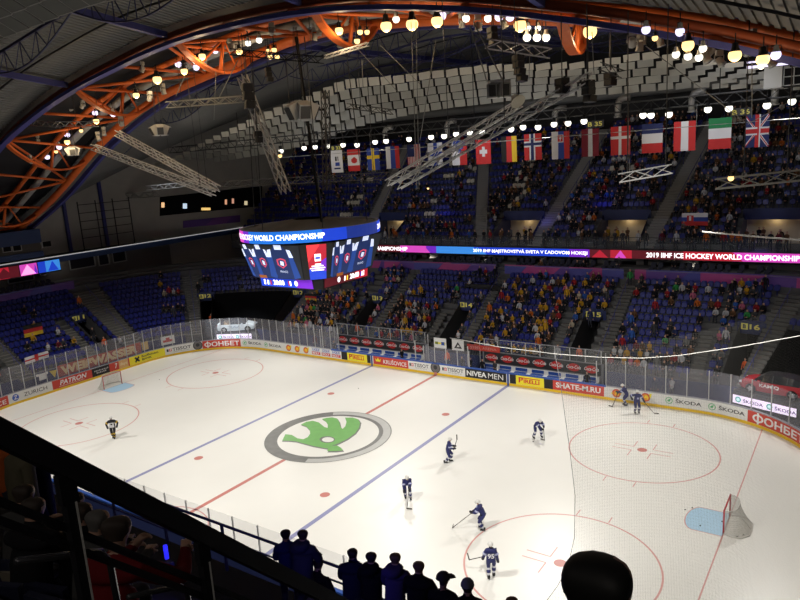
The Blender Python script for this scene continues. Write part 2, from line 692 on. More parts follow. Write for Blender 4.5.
a = ad(-54, -48.7, RED, 'red panel with white lettering')
letters(a, [('KRUŠOVICE', -53.4, 0.36, 4.5, 0.5, 0.012, 0, 0)])
a = ad(-48.7, -44.7, WHITE, 'white panel with blue disc and thin dark lettering')
letters(a, [('ZURICH', -47.3, 0.47, 2.1, 0.34, 0, 0, 0), ('Z', -48.2, 0.45, 0.32, 0.36, 0.02, 0, 2)], lambda m: bdisc(m, -48.05, 0.62, 0.3, 1, F2 if False else board_fn(0.016)), [TXT_K, TXT_B, TXT_W])
a = ad(-44.7, -40.75, RED, 'red panel with slanted white lettering')
letters(a, [('PATRON', -44.0, 0.44, 2.7, 0.46, 0.025, 0.25, 0)], lambda m: bquad(m, -44.1, -41.6, 0.33, 0.36, 0))
a = ad(-40.75, -38.9, BLACK, 'black panel with two faint lines')


def _bars(m):
    r2 = random.Random(3)
    for z, n in ((0.66, 9), (0.45, 6)):
        x = -40.5 + (9 - n) * 0.07
        for i in range(n):
            wd = r2.uniform(0.08, 0.14)
            bquad(m, x, x + wd, z, z + r2.uniform(0.1, 0.16), 0)
            x += wd + 0.06


letters(a, [], _bars, [mat('letter_grey', (0.5, 0.5, 0.5), 0.5)], 'marks')
a = ad(-38.9, -36.65, TAN, 'red and tan panel')
letters(a, [('7', -38.3, 0.4, 0.3, 0.5, 0.03, 0.2, 1), ('days', -37.75, 0.42, 0.85, 0.42, 0.015, 0.1, 2)], lambda m: (bquad(m, -38.9, -37.85, 0.215, 1.03, 0, board_fn(0.015)), bquad(m, -36.8, -36.65, 0.215, 1.03, 0, board_fn(0.015))), [RED, TXT_W, mat('letter_cream', (0.9, 0.75, 0.45), 0.5)])
a = ad(-36.65, -32.55, BRIGHT_Y, 'bright yellow panel with black lettering')


def _xmark(m):
    for q in (1, -1):
        c = Vector((-35.75, 0.62))
        d = Vector((0.24, 0.24 * q))
        n = Vector((-d.y, d.x)) * 0.28
        m.add([F3(*(c + e)) for e in (-d - n, d - n, d + n, -d + n)], [(0, 1, 2, 3)], 0)


letters(a, [('Raiffeisen', -35.2, 0.66, 1.9, 0.24, 0.012, 0, 0), ('BANK', -35.2, 0.35, 1.15, 0.22, 0.015, 0, 0)], _xmark, [TXT_K])


def tissot(s0, s1, label='white panel with black lettering and red square'):
    a = ad(s0, s1, WHITE, label)
    L_ = s1 - s0
    letters(a, [('TISSOT', s0 + 0.27 * L_, 0.5, 0.66 * L_, 0.33, 0.012, 0, 0), ('SWISS WATCHES SINCE 1853', s0 + 0.3 * L_, 0.36, 0.55 * L_, 0.07, 0, 0, 0)],
            lambda m: (bquad(m, s0 + 0.06 * L_, s0 + 0.13 * L_, 0.52, 0.8, 0), bquad(m, s0 + 0.15 * L_, s0 + 0.245 * L_, 0.52, 0.8, 1), bquad(m, s0 + 0.165 * L_, s0 + 0.23 * L_, 0.63, 0.69, 2, F4), bquad(m, s0 + 0.185 * L_, s0 + 0.21 * L_, 0.56, 0.76, 2, F4)), [TXT_K, TXT_R, TXT_W])


tissot(-32.55, -29.6)


def round_seal(s):
    mb = MB()
    bdisc(mb, s, 0.66, 0.5, 0, F3)
    bdisc(mb, s, 0.66, 0.42, 1, F4)
    bdisc(mb, s, 0.7, 0.2, 0, board_fn(0.033))
    o = mb.build('seal', [CHAR, mat('seal_grey', (0.16, 0.15, 0.15), 0.6)], boards)
    o['label'] = 'dark round seal'


round_seal(-29.1)
a = ad(-28.6, -24.4, RED, 'red panel with large white lettering on the left corner')
letters(a, [('ОНБЕТ', -27.65, 0.34, 3.1, 0.54, 0.028, 0, 0)], lambda m: phi(m, -28.05, 0.61))


def emblem(m, s, z=0.63, r=0.25, fn0=F3, fn1=F4):
    n = 24
    m.add([fn0(s + r * cos(2 * pi * k / n), z + r * sin(2 * pi * k / n)) for k in range(n)], [tuple(range(n))], 1)
    m.add([fn1(s + 0.8 * r * cos(2 * pi * k / n), z + 0.8 * r * sin(2 * pi * k / n)) for k in range(n)], [tuple(range(n))], 2)
    f5 = board_fn(0.034) if fn0 is F3 else fn1
    m.add([f5(s + r * x, z + r * y) for x, y in ((-0.6, -0.2), (-0.2, 0.3), (0.5, 0.6), (0.35, 0.0), (0.1, -0.35), (0.2, -0.55), (-0.1, -0.3))], [(0, 1, 2, 3, 4, 5, 6)], 1)


def skoda(s0, s1):
    a = ad(s0, s1, WHITE, 'white panel with round green emblem and black lettering')
    letters(a, [('ŠKODA', s0 + 0.95, 0.5, s1 - s0 - 1.15, 0.34, 0.02, 0, 0)], lambda m: emblem(m, s0 + 0.5), [TXT_K, TXT_GN, WHITE])


skoda(-24.4, -21.5)
skoda(-21.5, -18.6)
skoda(19.3, 22.2)
skoda(22.2, 25.15)


def round_logo(s):
    mb = MB()
    bdisc(mb, s, 0.62, 0.33, 0, F3)
    bdisc(mb, s, 0.62, 0.24, 1, F4)
    mb.add([F4(s + x, 0.62 + z) for x, z in ((-0.42, -0.05), (-0.3, 0.05), (-0.3, -0.12))], [(0, 1, 2)], 2)
    mb.add([F4(s + x, 0.62 + z) for x, z in ((0.24, 0.3), (0.45, 0.34), (0.33, -0.1))], [(2, 1, 0)], 2)
    f = board_fn(0.034)
    mb.add([f(s + x, 0.62 + z) for x, z in ((-0.13, -0.15), (0.02, 0.18), (0.07, 0.18), (0.07, -0.02), (-0.02, -0.02))], [(0, 4, 3, 2, 1)], 2)
    mb.add([f(s + x, 0.62 + z) for x, z in ((0.1, -0.15), (0.17, -0.15), (0.17, 0.1), (0.1, 0.1))], [(0, 1, 2, 3)], 2)
    o = mb.build('round_emblem', [RED, TXT_O, BRIGHT_Y], boards)
    o['label'] = 'round orange and red emblem'


for s_ in (-17.75, -16.55, -15.35, 16.0, 18.15):
    round_logo(s_)
for i in range(3):
    s0 = -14.65 + i * 1.3
    a = ad(s0, s0 + 1.3, WHITE, 'white panel with blue over red lettering')
    letters(a, [('LIQUI', s0 + 0.2, 0.68, 0.9, 0.24, 0.03, 0, 0), ('MOLY', s0 + 0.2, 0.36, 0.9, 0.22, 0.03, 0, 2)], lambda m: (bquad(m, s0 + 0.1, s0 + 1.2, 0.32, 0.61, 1, board_fn(0.016)), bquad(m, s0 + 0.1, s0 + 1.2, 0.95, 0.98, 0), bquad(m, s0 + 0.1, s0 + 1.2, 0.63, 0.65, 0)), [TXT_B, TXT_R, TXT_W])
for s0, s1 in ((-10.72, -10.0), (-7.6, -7.2), (7.2, 7.75), (10.2, 10.95)):
    ad(s0, s1, BLACK, 'plain black panel')
for s0, s1 in ((-10.0, -7.6), (7.75, 10.2)):
    a = ad(s0, s1, BRIGHT_Y, 'yellow panel with red lettering')
    L_ = s1 - s0
    mb = MB()
    text_on(mb, 'P', F3, s0 + 0.1 * L_, 0.4, 0.16 * L_, 0.45, 0, 0.03)
    text_on(mb, 'IRELLI', F3, s0 + 0.28 * L_, 0.4, 0.56 * L_, 0.33, 0, 0.03)
    bquad(mb, s0 + 0.12 * L_, s0 + 0.86 * L_, 0.78, 0.85, 0)
    mb.build('lettering', [TXT_R], a)
a = ad(-6.85, -2.9, RED, 'red panel with gold crown and white lettering')
letters(a, [('KRUŠOVICE', -5.7, 0.36, 2.6, 0.5, 0.012, 0, 0)], lambda m: m.add([F3(-6.3 + x, 0.5 + z) for x, z in ((-0.25, 0), (0.25, 0), (0.33, 0.3), (0.14, 0.14), (0, 0.38), (-0.14, 0.14), (-0.33, 0.3))], [(0, 1, 2, 3, 4, 5, 6)], 1), [TXT_W, BRIGHT_Y])
tissot(-2.9, -0.55)
round_seal(0.0)
tissot(0.55, 3.0)
a = ad(3.0, 6.88, BLACK, 'black panel with white lettering')
letters(a, [('NIVEA', 3.15, 0.38, 1.9, 0.46, 0.03, 0, 0), ('MEN', 5.2, 0.38, 1.4, 0.46, 0.0, 0, 0)])
a = ad(10.95, 15.05, RED, 'red panel with white web address lettering')
letters(a, [('SHATE-M.RU', 11.2, 0.42, 3.6, 0.44, 0.028, 0, 0)])
a = ad(25.15, 30.2, RED, 'red panel with large white lettering on the right corner')
letters(a, [('ОНБЕТ', 26.35, 0.34, 3.4, 0.56, 0.03, 0, 0)], lambda m: phi(m, 25.9, 0.62, 1.12))

# glass panes and posts
POST = mat('glass_post', (0.55, 0.55, 0.55), 0.4, 0.3)


def pane_run(a, b, top, step=1.45):
    n = max(1, int(round((b - a) / step)))
    for i in range(n + 1):
        s = a + (b - a) * i / n
        P, nn = per(s, 0.07)
        m = MB()
        m.box((P.x, P.y, (1.08 + top) / 2), (0.05, 0.07, top - 1.08), atan2(nn.y, nn.x) + pi / 2)
        m.build('glass_post', POST, boards)
        if i < n:
            s2 = a + (b - a) * (i + 1) / n
            q = srange(s + 0.03, s2 - 0.03, 0.4)
            m = MB()
            m.strip([per(t, 0.065)[0] + Vector((0, 0, 1.09)) for t in q], [per(t, 0.065)[0] + Vector((0, 0, top)) for t in q], 0, True)
            m.build('glass_pane', GLASS, boards)


pane_run(-60.5, -11.0, 3.38, 1.04)
pane_run(-1.2, 3.4, 2.55, 1.15)
pane_run(15.2, 34.0, 3.2)
pane_run(-82.5, -62.0, 2.9, 1.65)
pane_run(62.0, 82.3, 2.9, 1.65)

# ================================================================ goals
NET_S = glass('goal_netting', (0.62, 0.60, 0.54), 0.30)
GOAL_RED = mat('goal_red', (0.5, 0.03, 0.04), 0.4)


def make_goal(loc, rz, label):
    """opening faces local +X"""
    g = thing('hockey_goal', label, 'goal', loc, rz, None)
    m = MB()
    R = 0.04
    m.tube([(0, -0.92, 0), (0, -0.92, 1.22), (0, 0.92, 1.22), (0, 0.92, 0)], R, 8)
    m.build('goal_frame', GOAL_RED, g)
    base = [(0, -0.92, 0.04), (-0.35, -1.12, 0.04), (-0.8, -1.05, 0.04), (-1.1, -0.6, 0.04), (-1.12, 0, 0.04), (-1.1, 0.6, 0.04), (-0.8, 1.05, 0.04), (-0.35, 1.12, 0.04), (0, 0.92, 0.04)]
    m = MB()
    m.tube(base, 0.035, 6)
    m.build('base_frame', mat('goal_white', (0.6, 0.58, 0.55), 0.5), g)
    top = [(0, -0.92, 1.22), (-0.2, -0.88, 1.22), (-0.42, -0.7, 1.22), (-0.52, -0.4, 1.22), (-0.54, 0, 1.22), (-0.52, 0.4, 1.22), (-0.42, 0.7, 1.22), (-0.2, 0.88, 1.22), (0, 0.92, 1.22)]
    m = MB()
    m.tube(top, 0.02, 6)
    m.tube([(-0.54, 0, 1.22), (-0.62, 0, 0.6), (-1.12, 0, 0.05)], 0.018, 6)
    m.build('top_frame', mat('goal_white', (0.6, 0.58, 0.55), 0.5), g)

    def surf(t, h):
        i = min(7, int(t))
        f = t - i
        b = Vector(base[i]).lerp(Vector(base[i + 1]), f)
        a = Vector(top[i]).lerp(Vector(top[i + 1]), f)
        k = h ** 1.7
        q = b.lerp(a, 1 - (1 - h) ** 1.6)
        q.z = 0.04 + 1.18 * h
        return q
    m = MB()
    NT, NH = 48, 14
    for i in range(NT + 1):
        m.tube([surf(8 * i / NT, j / NH) for j in range(NH + 1)], 0.006, 3, caps=False, smooth=False)
    for j in range(NH + 1):
        m.tube([surf(8 * i / 24, j / NH) for i in range(25)], 0.006, 3, caps=False, smooth=False)
    for i in range(1, 16):
        y = -0.92 + 1.84 * i / 16
        xb = -0.54 * (1 - (abs(y) / 0.92) ** 3)
        m.tube([(0, y, 1.22), (xb, y, 1.22)], 0.006, 3, caps=False, smooth=False)
    for i in range(8):
        A = [surf(i + k / 3, 0) for k in range(4)]
    rows = [[surf(8 * i / 24, j / 6) for i in range(25)] for j in range(7)]
    for j in range(6):
        m.strip(rows[j], rows[j + 1], 1, True)
    m.build('net', [CORD, NET_S], g)['label'] = 'greyish cord netting'
    return g


make_goal((26.0, 0.0, 0.0), pi, 'red framed hockey goal with grey net on the right goal line')
make_goal((-26.0, 0.0, 0.0), 0.0, 'small far hockey goal on the left goal line in front of yellow board')

m = MB()
m.lathe([(0.036, 0), (0.038, 0.002), (0.038, 0.024), (0.036, 0.026)], n=14)
PUCK = m.mesh('puck', mat('puck_rubber', (0.015, 0.015, 0.015), 0.7))
for (x, y, lab, zz) in ((13.41, 5.17, 'black puck on the ice in front of the bent forward player', 0), (23.92, 0.59, 'black puck just outside the right crease, farther from the net of a pair', 0), (24.19, 0.96, 'black puck just outside the right crease, nearer the far boards of a pair', 0),
                     (24.9, -0.69, 'black puck in the middle of the light blue right crease', 0), (25.76, 0.2, 'black puck near the goal line inside the right crease', 0), (26.61, -0.92, 'black puck inside the right net beside its base frame, left of two', 0), (26.86, -0.62, 'black puck inside the right net beside its base frame, right of two', 0),
                     (-4.2, 9.0, 'black puck lying alone near the far blue line', 0), (-23.5, 3.2, 'black puck lying near the left goal', 0)):
    o = link('hockey_puck', PUCK)
    o.location = (x, y, 0.012)
    tag(o, lab, 'puck', 'loose pucks on the ice')
# ================================================================ lower bowl
LR, LD, LO, LZ = 0.46, 0.80, 3.55, 1.2
NK = 12


def lo_off(k):
    return LO + LD * k


def lo_z(k):
    return LZ + LR * k


# mouths of the tunnels in the lower stand (arc length of their middle) and half widths
VOMS = [(-47.6, 0.9), (-36.2, 0.8), (-28.35, 0.36), (-22.6, 0.4), (-12.3, 0.75), (-1.4, 0.75), (11.4, 0.75), (22.7, 0.42)]
LONG = [(-45.4, 0.65), (-34.1, 0.65), (-29.1, 0.40), (-21.6, 0.5), (-10.0, 0.55), (0.7, 0.5), (13.4, 0.6), (23.5, 0.40)]
SHORT = [(-38.4, 0.55), (-14.2, 0.4), (-3.3, 0.4), (9.4, 0.45), (20.9, 0.45)]
BAYS = [(-27.95, -23.1), (23.95, 33.0)]


def in_any(s, L, pad=0.0):
    return any(abs(s - c) < h + pad for c, h in L)


def in_bay(s):
    return any(a < s < b for a, b in BAYS)


def lower_has(s, k):
    if in_bay(s) and k < 7:
        return False
    if in_any(s, VOMS) and k < 7:
        return False
    return True


SA, SB = -58.0, 40.0
cuts = sorted(set([SA, SB] + [c + e * h for L in (VOMS, LONG, SHORT) for c, h in L for e in (-1, 1)] + [x for b in BAYS for x in b]))
mb = MB()
st = MB()
for a, b in zip(cuts, cuts[1:]):
    mid = (a + b) / 2
    q = srange(a, b, 0.5)
    for k in range(NK):
        if not lower_has(mid, k):
            continue
        o0, o1, z = lo_off(k) - 0.3, lo_off(k) + 0.5, lo_z(k)
        zb = 0.0 if k == 0 else (lo_z(k - 1) if lower_has(mid, k - 1) else z - 0.5)
        stair = in_any(mid, LONG) or (in_any(mid, SHORT) and k < 6)
        mb.strip([per(t, o0)[0] + Vector((0, 0, z)) for t in q], [per(t, o1)[0] + Vector((0, 0, z)) for t in q], 0)
        mb.strip([per(t, o0)[0] + Vector((0, 0, zb)) for t in q], [per(t, o0)[0] + Vector((0, 0, z)) for t in q], 0)
        if stair:
            for h in range(2):
                zz = z - LR / 2 + LR / 2 * (h + 1)
                oo = o0 - 0.425 + 0.4 * h
                A = [per(t, oo)[0] for t in q]
                B = [per(t, oo + 0.4)[0] for t in q]
                z0 = zz - LR / 2
                st.strip([p + Vector((0, 0, zz + 0.01)) for p in A], [p + Vector((0, 0, zz + 0.01)) for p in B], 0)
                st.strip([p + Vector((0, 0, z0)) for p in A], [p + Vector((0, 0, zz + 0.01)) for p in A], 0)
                st.strip([p + Vector((0, 0, zz + 0.012)) for p in A], [p + (p2 - p) * 0.12 + Vector((0, 0, zz + 0.012)) for p, p2 in zip(A, B)], 1)
struct(mb.build('floor_terrace_lower', CONC))
struct(st.build('floor_stairs_lower', [STEP, mat('step_edge', (0.24, 0.23, 0.16), 0.7)]))

# front wall of the stand and tunnel linings
mb = MB()
for c, h in VOMS:
    for e in (-1, 1):
        s = c + e * h
        pts = [per(s, 3.2)[0] + Vector((0, 0, 0.0))] + [per(s, lo_off(k) - 0.3)[0] + Vector((0, 0, lo_z(k) + 0.25)) for k in range(8)] + [per(s, lo_off(7) + 2.0)[0] + Vector((0, 0, lo_z(7) - 0.6)), per(s, lo_off(7) + 2.0)[0]]
        mb.add(pts, [tuple(range(len(pts)))], 0)
    q = srange(c - h, c + h, 0.5)
    mb.strip([per(t, lo_off(7) + 2.0)[0] for t in q], [per(t, lo_off(7) + 2.0)[0] + Vector((0, 0, 4.3)) for t in q], 1)
    mb.strip([per(t, lo_off(7) - 0.31)[0] + Vector((0, 0, lo_z(7) - 0.62)) for t in q], [per(t, lo_off(7) - 0.31)[0] + Vector((0, 0, lo_z(7) + 0.5)) for t in q], 2)
    mb.strip([per(t, lo_off(7) - 0.31)[0] + Vector((0, 0, lo_z(7) - 0.62)) for t in q], [per(t, lo_off(7) + 2.0)[0] + Vector((0, 0, lo_z(7) - 0.62)) for t in q], 1)
struct(mb.build('wall_tunnels', [mat('tunnel_side', (0.055, 0.055, 0.06), 0.7), SOFT_BLACK, NAVY_W]))
mb = MB()
for a, b in BAYS:
    q = srange(a, b, 0.5)
    mb.strip([per(t, lo_off(7) - 0.40)[0] + Vector((0, 0, 0)) for t in q], [per(t, lo_off(7) - 0.40)[0] + Vector((0, 0, lo_z(7) + 0.15)) for t in q], 0, True)
    for s in (a, b):
        pts = [per(s, 3.2)[0]] + [per(s, lo_off(k) - 0.3)[0] + Vector((0, 0, lo_z(k) + 0.2)) for k in range(8)] + [per(s, lo_off(7) - 0.3)[0]]
        mb.add(pts, [tuple(range(len(pts)))], 0)
struct(mb.build('wall_curtain', CURT))

# banner wall behind the last row, boxes behind it
TOP_OFF, TOP_Z = lo_off(NK) - 0.2, lo_z(NK - 1) + 0.62
cols = [PURPLE, PINK, VIOLET]
mb = MB()
r2 = random.Random(5)
s = SA
while s < SB:
    L_ = r2.uniform(2.5, 5.0)
    if in_any(s + L_ / 2, LONG, 1.2):
        L_ = 1.0
    e = min(s + L_, SB)
    if not (-33.2 < (s + e) / 2 < -21.8):
        q = srange(s, e, 1.0)
        c = r2.choice([0, 0, 1, 2, 2])
        gap = in_any((s + e) / 2, LONG)
        if not gap:
            mb.strip([per(t, TOP_OFF)[0] + Vector((0, 0, TOP_Z + 0.05)) for t in q], [per(t, TOP_OFF)[0] + Vector((0, 0, TOP_Z + 0.98)) for t in q], c)
            if len(q) > 2:
                t0, t1, t2 = q[0], q[len(q) // 2], q[-1]
                P = [per(t0, TOP_OFF - 0.015)[0] + Vector((0, 0, TOP_Z + 0.06)), per(t1, TOP_OFF - 0.015)[0] + Vector((0, 0, TOP_Z + 0.06)), per((t1 + t2) / 2, TOP_OFF - 0.015)[0] + Vector((0, 0, TOP_Z + 0.87)), per(t0, TOP_OFF - 0.015)[0] + Vector((0, 0, TOP_Z + 0.87))]
                mb.quad(*P, (c + 1) % 3)
            mb.strip([per(t, TOP_OFF - 0.03)[0] + Vector((0, 0, TOP_Z + 0.86)) for t in q], [per(t, TOP_OFF + 0.06)[0] + Vector((0, 0, TOP_Z + 0.92)) for t in q], 3)
    s = e
o = mb.build('banner_wall', [PURPLE, PINK, VIOLET, WALL_L])
tag(o, 'purple and pink patterned banner wall behind the last row of the lower stand', 'banner')
mb = MB()
q = srange(SA, SB, 1.0)
for k in range(3):
    oo, zz = TOP_OFF + 0.05 + 0.85 * k, TOP_Z + 0.25 + 0.3 * k
    mb.strip([per(t, oo)[0] + Vector((0, 0, zz)) for t in q], [per(t, oo + (0.85 if k < 2 else 1.6))[0] + Vector((0, 0, zz)) for t in q], 0)
    mb.strip([per(t, oo)[0] + Vector((0, 0, zz - 1.0)) for t in q], [per(t, oo)[0] + Vector((0, 0, zz)) for t in q], 0)
struct(mb.build('floor_boxes', CONC))
BACK_OFF = TOP_OFF + 3.4
mb = MB()
q = srange(-21, SB, 1.0)
mb.strip([per(t, BACK_OFF)[0] + Vector((0, 0, 6.0)) for t in q], [per(t, BACK_OFF)[0] + Vector((0, 0, 8.9)) for t in q], 0)
for t in srange(-20, 38, 5.2):
    P, n = per(t, BACK_OFF - 0.12)
    mb.box((P.x, P.y, 7.6), (0.35, 0.2, 2.6), atan2(n.y, n.x) + pi / 2, 1)
    P, n = per(t + 2.6, BACK_OFF - 0.05)
    mb.box((P.x, P.y, 7.3), (2.6, 0.08, 1.5), atan2(n.y, n.x) + pi / 2, 2)
    mb.box((P.x, P.y, 8.25), (4.4, 0.1, 0.4), atan2(n.y, n.x) + pi / 2, 3)
struct(mb.build('wall_boxes', [WALL_G, WALL_D, SOFT_BLACK, WALL_L]))

for x in (-17, -10, -3, 4, 11, 18, 25):  # unseen fill lights added to brighten the boxes
    point('box_fill_light', (x, 31.0, 7.7), 15, (1, 0.93, 0.82), 0.1)
for y in (-8, 0, 8):
    point('box_fill_light', (-46.0, y, 9.4), 9, (1, 0.93, 0.82), 0.1)

# ---------------------------------------------------------------- section signs
SIGN_WORDS = ['ten', 'eleven', 'twelve', 'twelve', 'thirteen', 'fourteen', 'fifteen', 'sixteen']
SIGN_NAMES = ['10', '11', '12', '12', '13', '14', '15', '16']
SIGN_WHERE = ['at the far left end of the stand', 'in the left end stand', 'beside the black curtain above the white car', 'at the corner right of the black curtain', 'beneath the scoreboard', 'in the middle of the far stand', 'left of the long stairs in the far stand', 'above the red car']
for i, (c, h) in enumerate(VOMS):
    P, n = per(c, lo_off(7) - 0.40)
    g = thing('section_sign', 'navy sign with yellow number %s %s' % (SIGN_WORDS[i], SIGN_WHERE[i]), 'sign', (P.x, P.y, lo_z(7) - 0.45), atan2(n.y, n.x) - pi / 2, 'section signs of the lower stand')
    m = MB()
    m.box((0, 0, 0.42), (2.1, 0.06, 0.84))
    m.build('sign_board', NAVY_W, g)
    m = MB()
    fn = lambda x, z: Vector((x, -0.04, z))
    m.box((-0.52, -0.035, 0.45), (0.5, 0.02, 0.5), None, 0)
    text_on(m, 'B', lambda x, z: Vector((x, -0.052, z)), -0.64, 0.29, 0.24, 0.33, 1, 0.04)
    text_on(m, SIGN_NAMES[i], fn, -0.15, 0.24, 0.75, 0.44, 0, 0.03)
    m.build('lettering', [SIGN_Y, NAVY_W], g)

# ---------------------------------------------------------------- benches on the far side
COLA = mat('disc_red', (0.6, 0.03, 0.03), 0.5)
for bi, (x0, x1, nm) in enumerate(((-13.2, -2.6, 'left'), (3.6, 14.0, 'right'))):
    bg = thing('team_bench', 'long white team bench with blue seat pads in the %s bay behind the far boards' % ('left' if bi == 0 else 'right'), 'bench', ((x0 + x1) / 2, 16.75, 0))
    L_ = x1 - x0
    m = MB()
    m.box((0, 0, 0.28), (L_, 0.45, 0.56))
    m.box((0, 0.2, 0.72), (L_, 0.06, 0.5))
    m.build('bench_body', WHITE, bg)
    n = 7
    for i in range(n):
        xx = -L_ / 2 + L_ * (i + 0.5) / n
        m = MB()
        m.box((xx, 0.15, 0.80), (L_ / n * 0.72, 0.05, 0.26))
        m.box((xx, -0.02, 0.585), (L_ / n * 0.72, 0.36, 0.05))
        m.build('seat_pad', BLUE, bg)['label'] = 'blue pad'
    cg = thing('bench_advert', 'black board with repeated red discs and white script behind the %s team bench' % nm, 'advertising board', ((x0 + x1) / 2, 17.3, 0))
    m = MB()
    m.box((0, 0.03, 1.42), (L_, 0.06, 0.92))
    m.build('panel', CHAR, cg)
    n = 7
    for i in range(n):
        xx = -L_ / 2 + L_ * (i + 0.5) / n
        m = MB()
        m.add([(xx + 0.52 * cos(t), -0.015, 1.43 + 0.33 * sin(t)) for t in [2 * pi * k / 24 for k in range(24)]], [tuple(range(24))], 0)
        d = m.build('disc', COLA, cg)
        d['label'] = 'red disc with white script'
        m = MB()
        text_on(m, 'Coca-Cola', lambda x, z: Vector((x, -0.03, z)), xx - 0.6, 1.32, 1.2, 0.3, 0, 0.015, 0.3)
        m.build('lettering', [TXT_W], d)
    sg = thing('bench_screen', 'clear glass screen with grey posts behind the %s team bench' % nm, 'glass screen', ((x0 + x1) / 2, 17.45, 0))
    m = MB()
    m.box((0, 0, 0.98), (L_ + 0.4, 0.08, 1.9))
    m.box((0, 0, 3.02), (L_ + 0.4, 0.08, 0.05))
    m.build('lower_panel', mat('screen_grey', (0.25, 0.25, 0.27), 0.6), sg)
    for i in range(9):
        m = MB()
        m.box((-L_ / 2 + L_ * i / 8, 0, 2.46), (0.06, 0.08, 1.1))
        m.build('post', POST, sg)
        if i < 8:
            m = MB()
            m.box((-L_ / 2 + L_ * (i + 0.5) / 8, 0, 2.46), (L_ / 8 - 0.08, 0.02, 1.05))
            m.build('glass_pane', GLASS_T, sg)

# side glass at the bench ends
for x, lab in ((-13.5, 'left of the left team bench'), (-2.2, 'right of the left team bench'), (3.2, 'left of the right team bench'), (14.4, 'right of the right team bench')):
    g = thing('glass_divider', 'short glass divider with grey edge posts standing ' + lab, 'glass screen', (x, 16.2, 0))
    m = MB()
    m.box((0, 0, 1.5), (0.03, 2.2, 2.7))
    m.build('glass_pane', GLASS_T, g)
    for y in (-1.1, 1.1):
        m = MB()
        m.box((0, y, 1.45), (0.07, 0.07, 2.9))
        m.build('post', POST, g)


def flag_mesh(mb, o, ex, ey, rects, W, H, lift0=0.0):
    """painted cloth: rects = (x0, y0, x1, y1, material, layer), unit square with y up"""
    nrm = Vector(ex).cross(Vector(ey)).normalized()
    for x0, y0, x1, y1, mi, ly in rects:
        P = [Vector(o) + Vector(ex) * (a * W) + Vector(ey) * (b * H) + nrm * (0.004 * ly + lift0) for a, b in ((x0, y0), (x1, y0), (x1, y1), (x0, y1))]
        mb.quad(*P, mi)


# cloth banners hung on the penalty box glass
m = MB()
m.box((-0.4, 16.5, 2.45), (1.3, 0.03, 0.95), None, 0)
m.box((-0.4, 16.48, 2.45), (1.1, 0.01, 0.16), None, 1)
m.box((-0.1, 16.475, 2.43), (0.35, 0.01, 0.3), None, 2)
m.box((-0.75, 16.475, 2.45), (0.3, 0.01, 0.24), None, 3)
tag(m.build('cloth_banner', [WHITE, BRIGHT_Y, BLUE, mat('olive', (0.2, 0.25, 0.05), 0.7)]), 'white cloth banner with yellow and blue marks hung behind the centre glass', 'banner')
m = MB()
m.box((1.45, 16.5, 2.45), (1.2, 0.03, 1.0), None, 0)
m.add([(1.45 + a, 16.48, 2.4 + b) for a, b in ((-0.4, -0.25), (0.4, -0.25), (0.0, 0.35))], [(0, 1, 2)], 1)
m.add([(1.45 + a, 16.475, 2.4 + b) for a, b in ((-0.15, -0.15), (0.2, -0.1), (0.0, 0.12))], [(0, 1, 2)], 0)
tag(m.build('cloth_banner', [WHITE, CHAR]), 'white cloth banner with dark triangular crest hung behind the centre glass', 'banner')
m = MB()
m.box((3.6, 17.2, 2.2), (3.2, 0.04, 0.5), None, 0)
text_on(m, 'STEEL ARENA', lambda x, z: Vector((x, 17.17, z)), 2.3, 2.08, 2.6, 0.24, 1, 0.01)
tag(m.build('red_banner', [RED, mat('letter_pale_red', (0.7, 0.3, 0.25), 0.5)]), 'long red banner with pale lettering above the left end of right bench', 'banner')
mb = MB()
mb.box((2.0, 17.7, 0.65), (58, 0.1, 1.3))
struct(mb.build('wall_front_far', NAVY_W))
mb = MB()
q = srange(-58, -30, 1.0)
mb.strip([per(t, 3.24)[0] for t in q], [per(t, 3.24)[0] + Vector((0, 0, 1.25)) for t in q])
struct(mb.build('wall_front_left', NAVY_W))

# fan banners behind the left glass
mb = MB()
n = 40
a0, a1 = -43.9, -34.9
off = 0.32
fb = lambda s, z: (lambda P: P[0] + Vector((0, 0, z)))(per(s, off))
fc = lambda s, z: (lambda P: P[0] + Vector((0, 0, z)))(per(s, off - 0.02))
mb.strip([fb(s, 1.12) for s in srange(a0, a1, 0.4)], [fb(s, 2.2) for s in srange(a0, a1, 0.4)], 0)
o = mb.build('fan_banner', [mat('fan_red', (0.40, 0.06, 0.03), 0.8)])
tag(o, 'long dark red fan banner with tan letters behind the left end glass', 'banner')
mb = MB()
text_on(mb, 'WEIßWASSER', fc, a0 + 0.35, 1.26, 8.2, 0.82, 0, 0.06)
mb.build('lettering', [mat('letter_tan', (0.72, 0.52, 0.28), 0.8)], o)
mb = MB()
mb.strip([fc(s, 1.25) for s in (-34.8, -34.1)], [fc(s, 2.1) for s in (-34.8, -34.1)], 0)
o = mb.build('fan_pennant', [mat('fan_tan', (0.62, 0.42, 0.12), 0.8)])
tag(o, 'small mustard cloth hung at the right end of the long fan banner', 'banner')
mb = MB()
mb.strip([fb(s, 1.25) for s in (-32.7, -32.0, -31.3)], [fb(s, 2.15) for s in (-32.7, -32.0, -31.3)], 0)
mb.strip([fc(s, 1.5) for s in (-32.5, -32.0, -31.5)], [fc(s, 1.75) for s in (-32.5, -32.0, -31.5)], 1)
mb.strip([fc(s, 1.72) for s in (-32.2, -31.8)], [fc(s, 1.98) for s in (-32.2, -31.8)], 1)
o = mb.build('fan_banner', [WHITE, RED])
tag(o, 'small white and red fan banner behind the left corner glass', 'banner')
mb = MB()
tri = [fb(-44.6, 1.95), fb(-43.9, 1.9), fb(-44.15, 1.2)]
mb.add(tri, [(0, 1, 2)], 0)
tag(mb.build('fan_pennant', [mat('fan_yellow', (0.7, 0.5, 0.05), 0.8)]), 'yellow triangular pennant left of the long red fan banner', 'pennant')
mb = MB()
